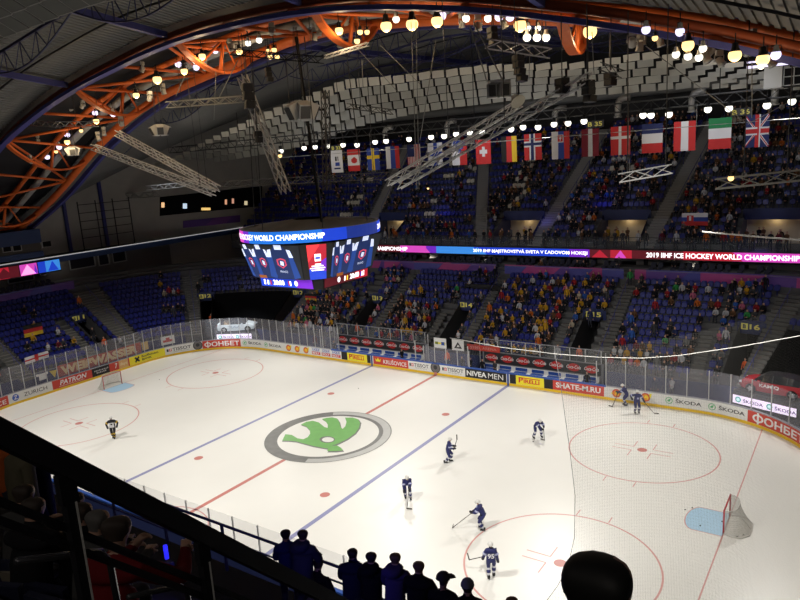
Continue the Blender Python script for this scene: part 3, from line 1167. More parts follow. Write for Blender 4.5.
mb.strip([fb(s, 1.35) for s in (-45.6, -44.95)], [fb(s, 1.95) for s in (-45.6, -44.95)], 0)
mb.strip([fb(s, 1.75) for s in (-45.8, -45.6)], [fb(s, 1.98) for s in (-45.85, -45.6)], 0)
mb.strip([fb(s, 1.75) for s in (-44.95, -44.75)], [fb(s, 1.98) for s in (-44.95, -44.7)], 0)
tag(mb.build('hung_shirt', [WHITE]), 'white shirt hung behind the glass left of the yellow pennant', 'shirt')
FLG_R = mat('flag_red', (0.52, 0.03, 0.03), 0.8)
FLG_W = mat('flag_white', (0.68, 0.67, 0.68), 0.8)
FLG_B = mat('flag_blue', (0.03, 0.06, 0.30), 0.8)
FLG_N = mat('flag_navy', (0.02, 0.03, 0.12), 0.8)
FLG_Y = mat('flag_gold', (0.72, 0.48, 0.03), 0.8)
FLG_K = mat('flag_black', (0.012, 0.012, 0.012), 0.8)
FLG_G = mat('flag_green', (0.02, 0.20, 0.07), 0.8)
FLG_M = mat('flag_maroon', (0.20, 0.015, 0.03), 0.8)
FLAGM = [FLG_R, FLG_W, FLG_B, FLG_N, FLG_Y, FLG_K, FLG_G, FLG_M]


def sag_flag(name, P, ex, ez, rects, W, H, label, thick=True, waves=0.06):
    """a cloth of W x H with its top-left corner at P, hanging along -ez with soft folds"""
    ex, ez = Vector(ex).normalized(), Vector(ez).normalized()
    n = ex.cross(ez).normalized()
    mb = MB()

    def pt(a, b, ly):
        return Vector(P) + ex * (a * W) - ez * ((1 - b) * H) + n * (waves * sin(a * 7.0 + b * 1.5) * (0.3 + 0.7 * (1 - b)) + 0.008 * ly)
    for x0, y0, x1, y1, mi, ly in rects:
        nx = max(1, int(math.ceil((x1 - x0) * 10)))
        ny = max(1, int(math.ceil((y1 - y0) * 4)))
        for j in range(ny):
            ya, yb = y0 + (y1 - y0) * j / ny, y0 + (y1 - y0) * (j + 1) / ny
            xs = [x0 + (x1 - x0) * i / nx for i in range(nx + 1)]
            mb.strip([pt(x, ya, ly) for x in xs], [pt(x, yb, ly) for x in xs], mi, True)
    o = mb.build(name, FLAGM)
    if label:
        tag(o, label, 'flag')
    return o


GER = [(0, 0.667, 1, 1, 5, 0), (0, 0.333, 1, 0.667, 0, 0), (0, 0, 1, 0.333, 4, 0)]


# ---------------------------------------------------------------- upper stand on the far side
UY, UZ, UD, UH, UN = 30.6, 9.9, 0.80, 0.68, 17
UX0, UX1 = -41.0, 44.0
UVOM = [(-16.4, 2.0), (0.5, 2.2), (11.3, 2.2), (24.2, 2.4)]
USTAIR = [((-3.0, 30), (-7.0, 39)), ((0.9 + 2.3, 30.9), (6.0, 39)), ((14.2, 30.6), (16.4, 39.4)), ((-18.9, 29.8), (-19.5, 36.9)), ((27.2, 30), (28.5, 39))]
USTAIR[1] = ((0.6 + 2.6, 30.6), (5.2, 39))


def ust_x(i, y):
    (x0, y0), (x1, y1) = USTAIR[i]
    return x0 + (x1 - x0) * (y - y0) / (y1 - y0)


def in_ustair(x, y, pad=0.0):
    return any(abs(x - ust_x(i, y)) < 0.75 + pad for i in range(len(USTAIR)))


def in_uvom(x, k, pad=0.0):
    return k < 4 and any(abs(x - c) < h + pad for c, h in UVOM)


mb = MB()
for k in range(UN):
    y0, z = UY + UD * k - 0.3, UZ + UH * k
    xs = sorted([UX0, UX1] + [c + e * h for c, h in UVOM for e in (-1, 1)])
    for a, b in zip(xs, xs[1:]):
        if in_uvom((a + b) / 2, k) and k < 4:
            continue
        zb = z - UH
        mb.quad((a, y0, z), (b, y0, z), (b, y0 + UD, z), (a, y0 + UD, z))
        mb.quad((a, y0, zb), (b, y0, zb), (b, y0, z), (a, y0, z))
mb.quad((UX0, 29.5, 9.4), (UX1, 29.5, 9.4), (UX1, 30.4, 9.4), (UX0, 30.4, 9.4))
mb.quad((UX0, 29.5, 8.5), (UX1, 29.5, 8.5), (UX1, 35.0, 8.5), (UX0, 35.0, 8.5))
mb.quad((UX0, 29.5, 8.5), (UX1, 29.5, 8.5), (UX1, 29.5, 9.4), (UX0, 29.5, 9.4))
pts = [(UX0, 29.5, 8.5), (UX0, 29.5, 9.4)] + [p for k in range(UN) for p in ((UX0, UY + UD * k - 0.3, UZ + UH * (k - 1)), (UX0, UY + UD * k - 0.3, UZ + UH * k))] + [(UX0, 46, 20.8), (UX0, 46, 8.5)]
mb.add(pts, [tuple(range(len(pts)))])
struct(mb.build('floor_terrace_upper', CONC))
mb = MB()
for i in range(len(USTAIR)):
    for k in range(UN):
        for h in range(3):
            y = UY + UD * k - 0.3 - UD + UD * (h + 1) / 3
            z = UZ + UH * (k - 1) + UH * (h + 1) / 3
            x = ust_x(i, y)
            if y < 29.9:
                continue
            mb.box((x, y + UD / 6 - 0.03, z - UH / 6 + 0.01), (1.4, UD / 3, UH / 3), None, 0)
struct(mb.build('floor_stairs_upper', STEP_U))
BEIGE = mat('lobby_beige', (0.62, 0.52, 0.36), 0.8)
mb = MB()
for c, h in UVOM:
    z0, z1 = 9.45, UZ + UH * 3 - 0.1
    y1 = UY + UD * 4 + 1.0
    mb.quad((c - h, y1, z0), (c + h, y1, z0), (c + h, y1, z1 + 0.4), (c - h, y1, z1 + 0.4), 0)
    mb.quad((c - h, 30.4, 9.42), (c + h, 30.4, 9.42), (c + h, y1, 9.42), (c - h, y1, 9.42), 1)
    mb.quad((c - h, UY + UD * 4 - 0.3, z1), (c + h, UY + UD * 4 - 0.3, z1), (c + h, y1, z1 + 0.4), (c - h, y1, z1 + 0.4), 0)
    mb.box((c, UY + UD * 4 - 0.35, z1 + 0.4), (2 * h + 0.3, 0.12, 1.0), None, 2)
    for e in (-1, 1):
        P = [(c + e * h, 30.4, 9.42), (c + e * h, y1, 9.42), (c + e * h, y1, z1 + 0.4), (c + e * h, UY + UD * 4 - 0.3, z1 + 0.5), (c + e * h, 30.4, 10.6)]
        mb.add(P, [(0, 1, 2, 3, 4)], 2)
    point('lobby_light', (c, y1 - 0.5, z1 - 0.25), 9, (1, 0.8, 0.5), 0.1)
struct(mb.build('wall_lobbies', [BEIGE, CONC, NAVY_W]))
# parapet of the upper stand
pg = thing('upper_parapet', 'glass parapet with dark handrail along the front of the upper stand', 'railing', (0, 29.6, 9.4))
m = MB()
m.box(((UX0 + UX1) / 2, 0, 1.1), (UX1 - UX0, 0.07, 0.06))
m.build('handrail', DARK_METAL, pg)
for i in range(29):
    xx = UX0 + (UX1 - UX0) * i / 28
    m = MB()
    m.box((xx, 0, 0.55), (0.06, 0.06, 1.1))
    m.build('post', DARK_METAL, pg)
    if i < 28:
        m = MB()
        m.box((xx + (UX1 - UX0) / 56, 0, 0.55), ((UX1 - UX0) / 28 - 0.1, 0.02, 0.9))
        m.build('glass_pane', GLASS_T, pg)

# ribbon board
LED = {}


def led(name, col, e):
    return mat('led_' + name, col, 0.5, emit=e)


L_BLUE, L_PINK, L_RED, L_DRED, L_CYAN, L_VIO = led('blue', (0.012, 0.05, 0.55), 0.9), led('pink', (0.60, 0.06, 0.45), 1.0), led('red', (0.42, 0.012, 0.03), 0.9), led('dark_red', (0.09, 0.006, 0.012), 0.9), led('cyan', (0.04, 0.24, 0.7), 0.95), led('violet', (0.16, 0.02, 0.50), 0.9)
L_TXT = led('white', (1.0, 0.97, 0.98), 1.6)
LEDM = [L_BLUE, L_PINK, L_RED, L_DRED, L_CYAN, L_VIO]
rb = thing('ribbon_board', 'long led ribbon board with white lettering on the front of the far balcony', 'led board', (0, 29.4, 8.55))
m = MB()
m.box(((-22 + 44) / 2, 0.05, 0.42), (66, 0.1, 0.86))
m.build('housing', BLACK, rb)
m = MB()
RS = [(-22, -17.5, 1), (-17.5, -13.0, 3), (-13, -9.5, 1), (-9.5, -8.2, 5), (-8.2, -3.5, 4), (-3.5, 7.0, 0), (7.0, 9.0, 5), (9, 11, 3), (11, 13, 2), (13, 14.5, 3), (14.5, 17.5, 3), (17.5, 21.5, 2), (21.5, 27, 1), (27, 44, 5)]
for a, b, c in RS:
    m.quad((a, -0.006, 0.04), (b, -0.006, 0.04), (b, -0.006, 0.80), (a, -0.006, 0.80), c)
for a, b, c in ((-10.5, -9.0, 1), (9.2, 10.8, 2), (11.4, 12.5, 1), (20.8, 22.3, 2), (-4.2, -2.0, 4)):
    m.add([(a, -0.012, 0.05), (b, -0.012, 0.05), ((a + b) / 2, -0.012, 0.79)], [(0, 1, 2)], c)
m.build('screen', LEDM, rb)
m = MB()
fn = lambda x, z: Vector((x, -0.02, z))
text_on(m, '2019 IIHF MAJSTROVSTVÁ SVETA V ĽADOVOM HOKEJI', fn, -3.6, 0.18, 12.4, 0.5, 0, 0.02)
text_on(m, '2019 IIHF ICE HOCKEY WORLD CHAMPIONSHIP', fn, 14.3, 0.18, 12.2, 0.46, 0, 0.02)
text_on(m, '2019 IIHF ICE HOCKEY WORLD CHAMPIONSHIP', fn, -26.8, 0.18, 14.8, 0.46, 0, 0.02)
m.build('lettering', [L_TXT], rb)

# ================================================================ left end and shell
mb = MB()
mb.box((-50.2, -10, 14), (0.4, 56, 30))
struct(mb.build('wall_left', WALL_G))
DA, DB = Vector((-50, 17, 0)), Vector((-41.3, 46.2, 0))
dd = (DB - DA).normalized()
dn = Vector((dd.y, -dd.x, 0))
mb = MB()
mb.beam(DA + Vector((0, 0, 14)), DB + Vector((0, 0, 14)), 0.3, 30)
struct(mb.build('wall_corner', WALL_G))
mb = MB()
mb.box((0, 46.6, 19), (110, 0.4, 26))
struct(mb.build('wall_back', WALL_D))
mb = MB()
mb.box((48, 0, 14), (0.4, 96, 32))
struct(mb.build('wall_right', WALL_D))
mb = MB()
mb.box((0, -46, 14), (110, 0.4, 32))
struct(mb.build('wall_near', WALL_D))


def at_plane(u, v, P, n):
    d = ray(u, v)
    return CAM + d * ((Vector(P) - CAM).dot(n) / d.dot(n))


def diag(u, v, lift=0.25):
    return at_plane(u, v, DA + dn * lift, dn)


# lit lounge windows on the corner wall
lg = thing('lounge_windows', 'dark lounge window band with a few lit lamps high on the left corner wall', 'window', tuple(diag(205, 210)))
m = MB()
P = [diag(160, 216), diag(262, 206), diag(262, 186), diag(160, 197)]
m.plate(P, -dn, 0.1)
m.build('glass_pane', SOFT_BLACK, lg, True)
for u, v, w_, h_, c in ((163, 205, 3, 5, (1, 0.6, 0.3)), (185, 206, 4, 5, (0.6, 0.75, 0.9)), (206, 209, 9, 2.5, (1, 0.65, 0.2)), (226, 202, 2, 5, (0.7, 0.35, 0.2)), (233, 201, 2, 5, (0.6, 0.3, 0.2)), (246, 203, 3, 4, (0.6, 0.5, 0.3))):
    m = MB()
    P = [diag(u - w_ / 2, v + h_ / 2, 0.4), diag(u + w_ / 2, v + h_ / 2, 0.4), diag(u + w_ / 2, v - h_ / 2, 0.4), diag(u - w_ / 2, v - h_ / 2, 0.4)]
    m.plate(P, -dn, 0.05)
    m.build('lit_lamp', mat('lounge_%d' % u, c, 0.6, emit=0.9), lg, True)
m = MB()
P = [diag(183, 228, 0.3), diag(240, 222, 0.3), diag(240, 215, 0.3), diag(183, 221, 0.3)]
m.plate(P, dn, 0.06, 0)
P = [diag(205, 226, 0.4), diag(226, 223.5, 0.4), diag(232, 216, 0.4), diag(214, 218, 0.4)]
m.plate(P, dn, 0.02, 1)
tag(m.build('wall_banner', [PURPLE, mat('banner_plum', (0.2, 0.07, 0.32), 0.6)]), 'purple banner below the lounge windows on the left corner wall', 'banner')

# left balcony fascia with its bright handrail
mb = MB()
mb.box((-44.6, 6.5, 10.32), (0.3, 58, 0.66), None, 0)
mb.box((-47.3, 2.5, 10.3), (5.4, 48, 0.2), None, 1)
struct(mb.build('floor_balcony_left', [BLUE_W, WALL_D]))
m = MB()
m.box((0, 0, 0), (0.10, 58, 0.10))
o = m.build('balcony_rail', mat('rail_white_glow', (0.8, 0.8, 0.8), 0.4, emit=0.35))  # rail given a glow of its own to read bright
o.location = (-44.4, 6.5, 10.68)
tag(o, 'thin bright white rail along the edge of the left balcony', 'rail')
mb = MB()
mb.quad((-47.2, -24, 6.0), (-47.2, 24, 6.0), (-47.2, 24, 10.3), (-47.2, -24, 10.3), 0)
struct(mb.build('wall_boxes_left', [mat('box_wall', (0.16, 0.15, 0.14), 0.8)]))
i = 0
for (u0, u1, v0, v1) in ((70, 96, 270, 255), (99, 110, 266, 253), (113, 127, 263, 250), (8, 35, 284, 268), (40, 48, 276, 264)):
    i += 1
    A, B, C_, D = at_x(u0, v0, -47.05), at_x(u1, v0 - (u1 - u0) * 0.13, -47.05), at_x(u1, v1 - (u1 - u0) * 0.13, -47.05), at_x(u0, v1, -47.05)
    z0, z1 = (A.z + B.z) / 2, (C_.z + D.z) / 2
    f = MB()
    yy0, yy1 = min(A.y, B.y), max(A.y, B.y)
    for ya, yb, za, zb in ((yy0, yy1, z0, z0 + 0.12), (yy0, yy1, z1 - 0.12, z1), (yy0, yy0 + 0.12, z0, z1), (yy1 - 0.12, yy1, z0, z1)):
        f.box((-47.05, (ya + yb) / 2, (za + zb) / 2), (0.14, yb - ya, zb - za))
    wo = struct(f.build('window_%d' % i, mat('window_grey', (0.42, 0.42, 0.4), 0.6)))
    f = MB()
    f.box((-47.1, (yy0 + yy1) / 2, (z0 + z1) / 2), (0.05, yy1 - yy0, z1 - z0))
    f.build('glass_pane', mat('dark_glass', (0.012, 0.012, 0.012), 0.15), wo)
# blue cabin over the balcony, far left
cb = thing('press_cabin', 'blue clad press cabin with white framed windows on the far left balcony', 'cabin', (-46.5, -4, 10.7))
m = MB()
m.box((-46.6, -3.9, 12.0), (3.6, 18.6, 1.1), None, 1)
m.box((-46.55, -3.9, 13.2), (3.8, 18.8, 1.5), None, 0)
m.box((-46.55, -3.9, 11.2), (3.8, 18.8, 0.6), None, 0)
m.build('wall', [BLUE_W, mat('cabin_grey', (0.07, 0.065, 0.06), 0.8)], cb, True)
for (u0, u1, v0, v1) in ((3, 11, 253, 245), (13, 21, 252, 243.5), (42.5, 51, 248, 240)):
    A, B = at_x(u0, v0, -44.7), at_x(u1, v1, -44.7)
    yc, zc, wy, wz = (A.y + B.y) / 2, (A.z + B.z) / 2, abs(B.y - A.y), abs(B.z - A.z)
    m = MB()
    m.box((-44.72, yc, zc), (0.08, wy, wz))
    f = m.build('window_frame', WALL_L, cb, True)
    m = MB()
    m.box((-44.68, yc, zc), (0.04, wy - 0.18, wz - 0.18))
    m.build('pane', SOFT_BLACK, f, True)
# left ribbon screen
lr = thing('left_screen', 'glowing red, pink and blue led screen under the far left balcony', 'led board', (-44.35, 2, 9.0))
m = MB()
y_a, y_b = at_x(-40, 270, -44.35).y, at_x(60, 259, -44.35).y
m.box((-44.46, (y_a + y_b) / 2, 9.75), (0.1, y_b - y_a, 1.5))
m.build('housing', BLACK, lr, True)
m = MB()
yw = lambda t: y_a + (y_b - y_a) * t
for t0, t1, c in ((0.0, 0.45, 2), (0.45, 0.55, 3), (0.56, 0.66, 1), (0.66, 0.74, 1), (0.75, 0.83, 0), (0.83, 0.99, 4)):
    m.quad((-44.36, yw(t0), 9.15), (-44.36, yw(t1), 9.15), (-44.36, yw(t1), 10.35), (-44.36, yw(t0), 10.35), c)
for t0, t1, c in ((0.56, 0.72, 6), (0.85, 0.97, 0), (0.3, 0.5, 3), (0.7, 0.74, 5)):
    m.add([(-44.34, yw(t0), 9.2), (-44.34, yw(t1), 9.2), (-44.34, yw((t0 + t1) / 2), 10.3)], [(0, 1, 2)], c)
m.build('screen', LEDM + [led('hot_pink', (1.0, 0.35, 0.7), 1.2)], lr, True)
# blue steel posts on the left wall and their scaffold
mb_i = 0
for y in (-2, 7.0, 11.5, 16.5):
    m = MB()
    m.box((-49.6, y, 18), (0.35, 0.35, 15.5))
    struct(m.build('column', NAVY_STEEL))
m = MB()
for k in range(5):
    m.beam((-47.5, 12, 12 + k * 1.0), (-47.5, 19, 12 + k * 1.0), 0.08, 0.08)
for k in range(4):
    m.beam((-47.5, 12 + k * 2.33, 10.1), (-47.5, 12 + k * 2.33, 16.4), 0.1, 0.1)
tag(m.build('scaffold', DARK_METAL), 'dark tubular scaffold standing on the left balcony before the grey wall', 'scaffold')
# ================================================================ roof
NEAR = [(-52, 10.5), (-46, 13.8), (-40, 17.3), (-31, 22), (-24, 24.2), (-18, 25.6), (-7, 27.2), (0, 27.35), (6, 27.1), (12.7, 26.1), (19, 24.6), (23, 23.4), (28.5, 21.6), (34, 19), (40, 15.8), (46, 12)]
FAR = [(-52, 11.8), (-49, 13), (-38, 17.2), (-28.7, 22.2), (-20.5, 25.2), (-9, 27.0), (-1, 28.0), (8.5, 27.2), (16, 26.0), (23.4, 24.4), (27.8, 23.0), (36, 18.5), (46, 12.5)]


def smooth_tab(tab, x):
    return sum(lerp_tab(tab, x + d) for d in (-3, -1.5, 0, 1.5, 3)) / 5


def zn(x):
    return smooth_tab(NEAR, x)


def zf(x):
    return smooth_tab(FAR, x)


mb = MB()
xs = srange(-50, 47, 3.0)


def roof_z(x, y):
    if y < 0:
        return max(zn(x), 12) + 1.0 + 0.12 * (-4 - y)
    z = max(zf(x), 12) + 1.2
    return z + (max(z, 28.5) - z) * min(1.0, max(0.0, (y - 5.5) / 15)) + 0.03 * (y - 4)


# sheets with folded ribs that run across the hall
for y0, y1, sg in ((-45, -4.2, -1), (4.4, 46.5, 1)):
    ys = [y0, y1]
    x = -50.0
    up_ = 0.0
    prof = []
    while x < 47:
        prof += [(x, 0.0), (x + 0.22, 0.0), (x + 0.25, 0.09), (x + 0.37, 0.09)]
        x += 0.40
    A = [Vector((a, y0, roof_z(a, y0) + h)) for a, h in prof]
    B = [Vector((a, y1, roof_z(a, y1) + h)) for a, h in prof]
    mb.strip(A, B, 0)
xs = srange(-50, 47, 2.0)
mb.strip([Vector((a, -4.2, roof_z(a, -4.2) + 0.3)) for a in xs], [Vector((a, 4.4, roof_z(a, 4.4) + 0.3)) for a in xs], 1)
struct(mb.build('ceiling', [ROOF, mat('roof_dark', (0.015, 0.015, 0.018), 0.8)]))

arch = thing('roof_arch', 'huge arched orange and blue steel truss spanning the hall under the roof', 'roof truss', (0, 0, 20))
xs = srange(-50, 46, 2.0)
NY, FY = -4.0, 4.0
m = MB()
for a, b in zip(xs, xs[1:]):
    m.beam((a, NY - 0.2, zn(a)), (b, NY - 0.2, zn(b)), 0.55, 0.24)
m.build('blue_chord', NAVY_STEEL, arch, True)
m = MB()
for a, b in zip(xs, xs[1:]):
    m.beam((a, FY + 1.2, zf(a) - 0.15), (b, FY + 1.2, zf(b) - 0.15), 0.35, 0.4)
m.build('blue_chord', NAVY_STEEL, arch, True)
m = MB()
m.tube([(x, NY + 0.1, zn(x) + 0.55) for x in xs], 0.22, 10)
m.build('orange_chord', ORANGE_SHADE, arch, True)
m = MB()
m.tube([(x, FY, zf(x)) for x in xs], 0.34, 10)
m.build('orange_chord', ORANGE, arch, True)
m = MB()
m.tube([(x, 0.6, (zn(x) + zf(x)) / 2 + 0.75) for x in xs], 0.22, 8)
m.build('orange_chord', ORANGE, arch, True)
ARCS = [-41, -30.5, -19, -7, 4.5, 18.5, 30]
for x in ARCS:
    m = MB()
    P = []
    for i in range(17):
        t = i / 16
        y = NY + (FY - NY) * t
        xx = x + (t - 0.5) * -1.6
        z = zn(xx) * (1 - t) + zf(xx) * t - 1.55 * sin(pi * t) ** 0.8
        P.append(Vector((xx, y, z)))
    for a, b in zip(P, P[1:]):
        m.beam(a, b, 0.5, 0.16)
    m.build('curved_brace', ORANGE, arch, True)
    m = MB()
    m.tube([P[8], (x, 0.6, (zn(x) + zf(x)) / 2 + 0.75)], 0.13, 6)
    m.tube([P[4], (x, 0.6, (zn(x) + zf(x)) / 2 + 0.75)], 0.08, 6)
    m.tube([P[12], (x, 0.6, (zn(x) + zf(x)) / 2 + 0.75)], 0.08, 6)
    m.build('brace_strut', ORANGE, arch, True)
q = srange(-46, 42, 5.5)
for i, (a, b) in enumerate(zip(q, q[1:])):
    m = MB()
    m.tube([(a, NY, zn(a) + 0.2), (a, FY, zf(a) + 0.1)], 0.12, 6)
    if i % 2:
        m.tube([(a, NY, zn(a) + 0.2), (b, FY, zf(b) + 0.1)], 0.12, 6)
    else:
        m.tube([(a, FY, zf(a) + 0.1), (b, NY, zn(b) + 0.2)], 0.12, 6)
    m.build('cross_strut', ORANGE, arch, True)
# white insulated ducts / cable trays inside the arch
m = MB()
m.tube([(x, 2.0, (zn(x) + zf(x)) / 2 + 0.55) for x in xs], 0.3, 8)
m.build('duct', mat('duct_grey', (0.4, 0.4, 0.38), 0.5), arch, True)

# blue roof beams and bow trusses
nb = 0
for x in (-41, -30.5, -19, -7, 4.5, 18.5, 30):
    for y0, y1 in ((-44, -4.2), (5.3, 46)):
        m = MB()
        yy = srange(y0, y1, 8)
        for a, b in zip(yy, yy[1:]):
            m.beam((x, a, roof_z(x, a) - 0.45), (x, b, roof_z(x, b) - 0.45), 0.28, 0.40)
        o = m.build('beam_roof', NAVY_STEEL)
        struct(o)
for y in (-10.5, 11, 19, 27.5, 36):
    for a, b in zip(ARCS, ARCS[1:]):
        if y < 0 and b > 6:
            continue
        m = MB()
        n = 12
        T, Bt = [], []
        for i in range(n + 1):
            t = i / n
            x = a + (b - a) * t
            z = roof_z(x, y) - 0.55
            zl = (roof_z(a, y) * (1 - t) + roof_z(b, y) * t) - 0.6 - 1.35 * sin(pi * t)
            T.append(Vector((x, y, z)))
            Bt.append(Vector((x, y, min(z - 0.02, zl))))
        for i in range(n):
            m.beam(T[i], T[i + 1], 0.13, 0.16)
            m.beam(Bt[i], Bt[i + 1], 0.07, 0.07)
            m.beam(Bt[i], T[i + 1] if i % 2 else T[i], 0.035, 0.035)
            m.beam(Bt[i + 1], T[i + 1] if i % 2 else T[i], 0.05, 0.05)
        struct(m.build('beam_bow_truss', mat('dark_blue_steel', (0.03, 0.033, 0.11), 0.5)))
    m = MB()
for y in (-7.5, -15, 15, 23):
    m = MB()
    for a, b in zip(xs, xs[1:]):
        m.beam((a, y, roof_z(a, y) - 0.2), (b, y, roof_z(b, y) - 0.2), 0.1, 0.12)
    struct(m.build('beam_purlin', DARK_METAL))

# ---------------------------------------------------------------- white acoustic panels
PT = [(165, 162), (180, 155), (205, 141), (232, 128), (262, 114), (280, 106), (300, 99), (325, 88), (345, 79), (372, 77), (400, 75), (430, 71), (460, 68), (480, 65), (510, 64), (550, 63), (585, 62), (600, 60), (620, 56), (645, 51), (665, 53), (700, 58), (740, 63), (775, 67), (815, 71)]
PB = [(165, 172), (180, 168), (205, 164), (232, 160), (262, 155), (280, 151), (300, 147), (325, 139), (345, 131), (372, 123), (400, 117), (430, 111), (460, 107), (480, 105), (510, 101), (550, 98), (585, 96), (600, 95), (620, 94), (645, 92), (665, 90), (700, 88), (740, 89), (775, 89), (815, 90)]
NR = 5
pn = 0
for r in range(NR):
    y = 23.0 + 2.0 * r
    top = [at_y(u, v + (w_ - v) * (r / NR), y) for (u, v), (_, w_) in zip(PT, PB)]
    bot = [at_y(u, v + (w_ - v) * ((r + 1) / NR), y) for (u, v), (_, w_) in zip(PT, PB)]
    TT = sorted((p.x, p.z) for p in top)
    BB = sorted((p.x, p.z) for p in bot)
    x = -46 + 0.55 * r
    cnt = 0
    while x < 29:
        w_ = 1.42
        zt, zb = lerp_tab(TT, x), lerp_tab(BB, x)
        h = (zt - zb) * 0.93
        cnt += 1
        pnl = MB()
        rot = Matrix.Rotation(radians(rng.uniform(-3, 3)), 3, 'Y') @ Matrix.Rotation(radians(rng.uniform(4, 12)), 3, 'X')
        pnl.box((0, 0, 0), (w_ - 0.16, 0.05, max(0.35, h)), rot, 0)
        o = pnl.build('acoustic_panel', PANEL if r == 0 else (PANEL_HALF_SHADE if rng.random() < 0.6 else PANEL_SHADE))
        o.location = (x, y, (zt + zb) / 2)
        tag(o, 'white acoustic panel, %s from left, %s row from the top' % (nth(cnt), nth(r + 1)), 'acoustic panel', 'white acoustic panels under the far roof')
        x += w_ + 0.06
# near panels seen from behind, their unlit backs painted dark, top left
for r in range(5):
    for i in range(15):
        x = -11.0 + i * 1.25 + 0.5 * (r % 2)
        y = -15.0 - 1.15 * r
        z = 26.15 + 0.33 * r + 0.06 * sin(x * 0.5) - 0.004 * (x - 1) ** 2
        if pix((x, y, z)) is None:
            continue
        pu, pv = pix((x, y, z))
        if not (-60 < pu < 240 and -80 < pv < 40 - 0.3 * pu):
            continue
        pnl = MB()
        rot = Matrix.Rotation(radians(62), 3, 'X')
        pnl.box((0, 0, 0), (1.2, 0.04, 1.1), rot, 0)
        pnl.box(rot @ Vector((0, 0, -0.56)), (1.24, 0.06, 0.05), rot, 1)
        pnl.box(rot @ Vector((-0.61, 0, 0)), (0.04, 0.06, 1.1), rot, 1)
        o = pnl.build('acoustic_panel', [PANEL_UNLIT, mat('panel_edge_grey', (0.34, 0.33, 0.31), 0.7)])
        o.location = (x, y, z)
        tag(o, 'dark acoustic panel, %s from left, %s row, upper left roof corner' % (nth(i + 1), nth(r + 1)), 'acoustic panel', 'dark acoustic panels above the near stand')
# duct and catwalk beneath the panels
m = MB()
m.tube([(x, 40.5, 24.3) for x in srange(-44, 44, 4)], 0.55, 10)
tag(m.build('ventilation_duct', mat('duct_dim', (0.14, 0.14, 0.135), 0.5)), 'long round grey ventilation duct running along the back of the far stand', 'duct')
CWZ = 21.6
cw_ = thing('catwalk', 'long dark lattice catwalk carrying a row of round lamps above the far stand', 'catwalk', (0, 24, CWZ))
m = MB()
for dy in (-0.5, 0.5):
    for dz in (0, 0.7):
        m.beam((-44, dy, dz), (44, dy, dz), 0.07, 0.07)
for i in range(58):
    x = -44 + i * 1.52
    m.beam((x, -0.5, 0), (x + 0.76, -0.5, 0.7), 0.04, 0.04)
    m.beam((x + 0.76, -0.5, 0.7), (x + 1.52, -0.5, 0), 0.04, 0.04)
    m.beam((x, -0.5, 0), (x, 0.5, 0), 0.04, 0.04)
m.build('lattice', mat('catwalk_grey', (0.05, 0.05, 0.05), 0.5), cw_)
m = MB()
m.box((0, 0, 0.03), (88, 0.9, 0.04))
m.build('deck', WALL_D, cw_)
for i in range(9):
    x = -42 + 10.5 * i
    m = MB()
    m.tube([(x, 0, 0.7), (x, 0, roof_z(x, 24) - CWZ)], 0.04, 5)
    m.build('hanger', DARK_METAL, cw_)

# ---------------------------------------------------------------- lamps
def lamp_meshes(nm, emat, r, dark=True):
    h = MB()
    h.lathe([(r * 0.25, r * 1.6), (r * 0.45, r * 1.5), (r * 0.5, r * 0.9), (r * 0.8, r * 0.3), (r * 0.85, 0.2 * r), (r * 0.7, 0.2 * r)], n=14)
    b = MB()
    b.lathe([(r * sin(t), -r * 0.35 - r * cos(t)) for t in [0.05 + (pi - 0.1) * q_ / 9 for q_ in range(10)]], n=14)
    k = MB()
    k.tube([(0, 0, r * 1.5), (0, 0, r * 1.5 + 0.5)], 0.03, 5)
    k.tube([(-r, 0, 0.2 * r), (-r, 0, r * 1.5), (r, 0, r * 1.5), (r, 0, 0.2 * r)], 0.025, 4)
    return (h.mesh('reflector', SILVER if not dark else DARK_METAL), b.mesh('bulb', emat), k.mesh('bracket', DARK_METAL))


LM = {'Y': lamp_meshes('warm', LAMP_Y, 0.23), 'y': lamp_meshes('warm small', LAMP_Y, 0.16), 'Z': lamp_meshes('warm large', LAMP_Y, 0.32), 'B': lamp_meshes('cool', LAMP_B, 0.24, False), 'W': lamp_meshes('white', LAMP_W, 0.2, False), 'w': lamp_meshes('white small', LAMP_W, 0.15, False), 'C': lamp_meshes('catwalk', LAMP_W, 0.27)}
LCOL = {'Y': 'warm yellow', 'y': 'small warm yellow', 'Z': 'large warm yellow', 'B': 'cool violet white', 'W': 'white', 'w': 'small white', 'C': 'white'}


def lamp(kind, P, label, group, lsc=1.0):
    g = thing('floodlight', label, 'lamp', P, rng.uniform(0, 3), group)
    g.scale = (lsc, lsc, lsc)
    for nm, me, lb in zip(('reflector', 'bulb', 'bracket'), LM[kind], (None, 'glowing bulb', None)):
        o = link(nm, me, g)
        if lb:
            o['label'] = lb
    return g


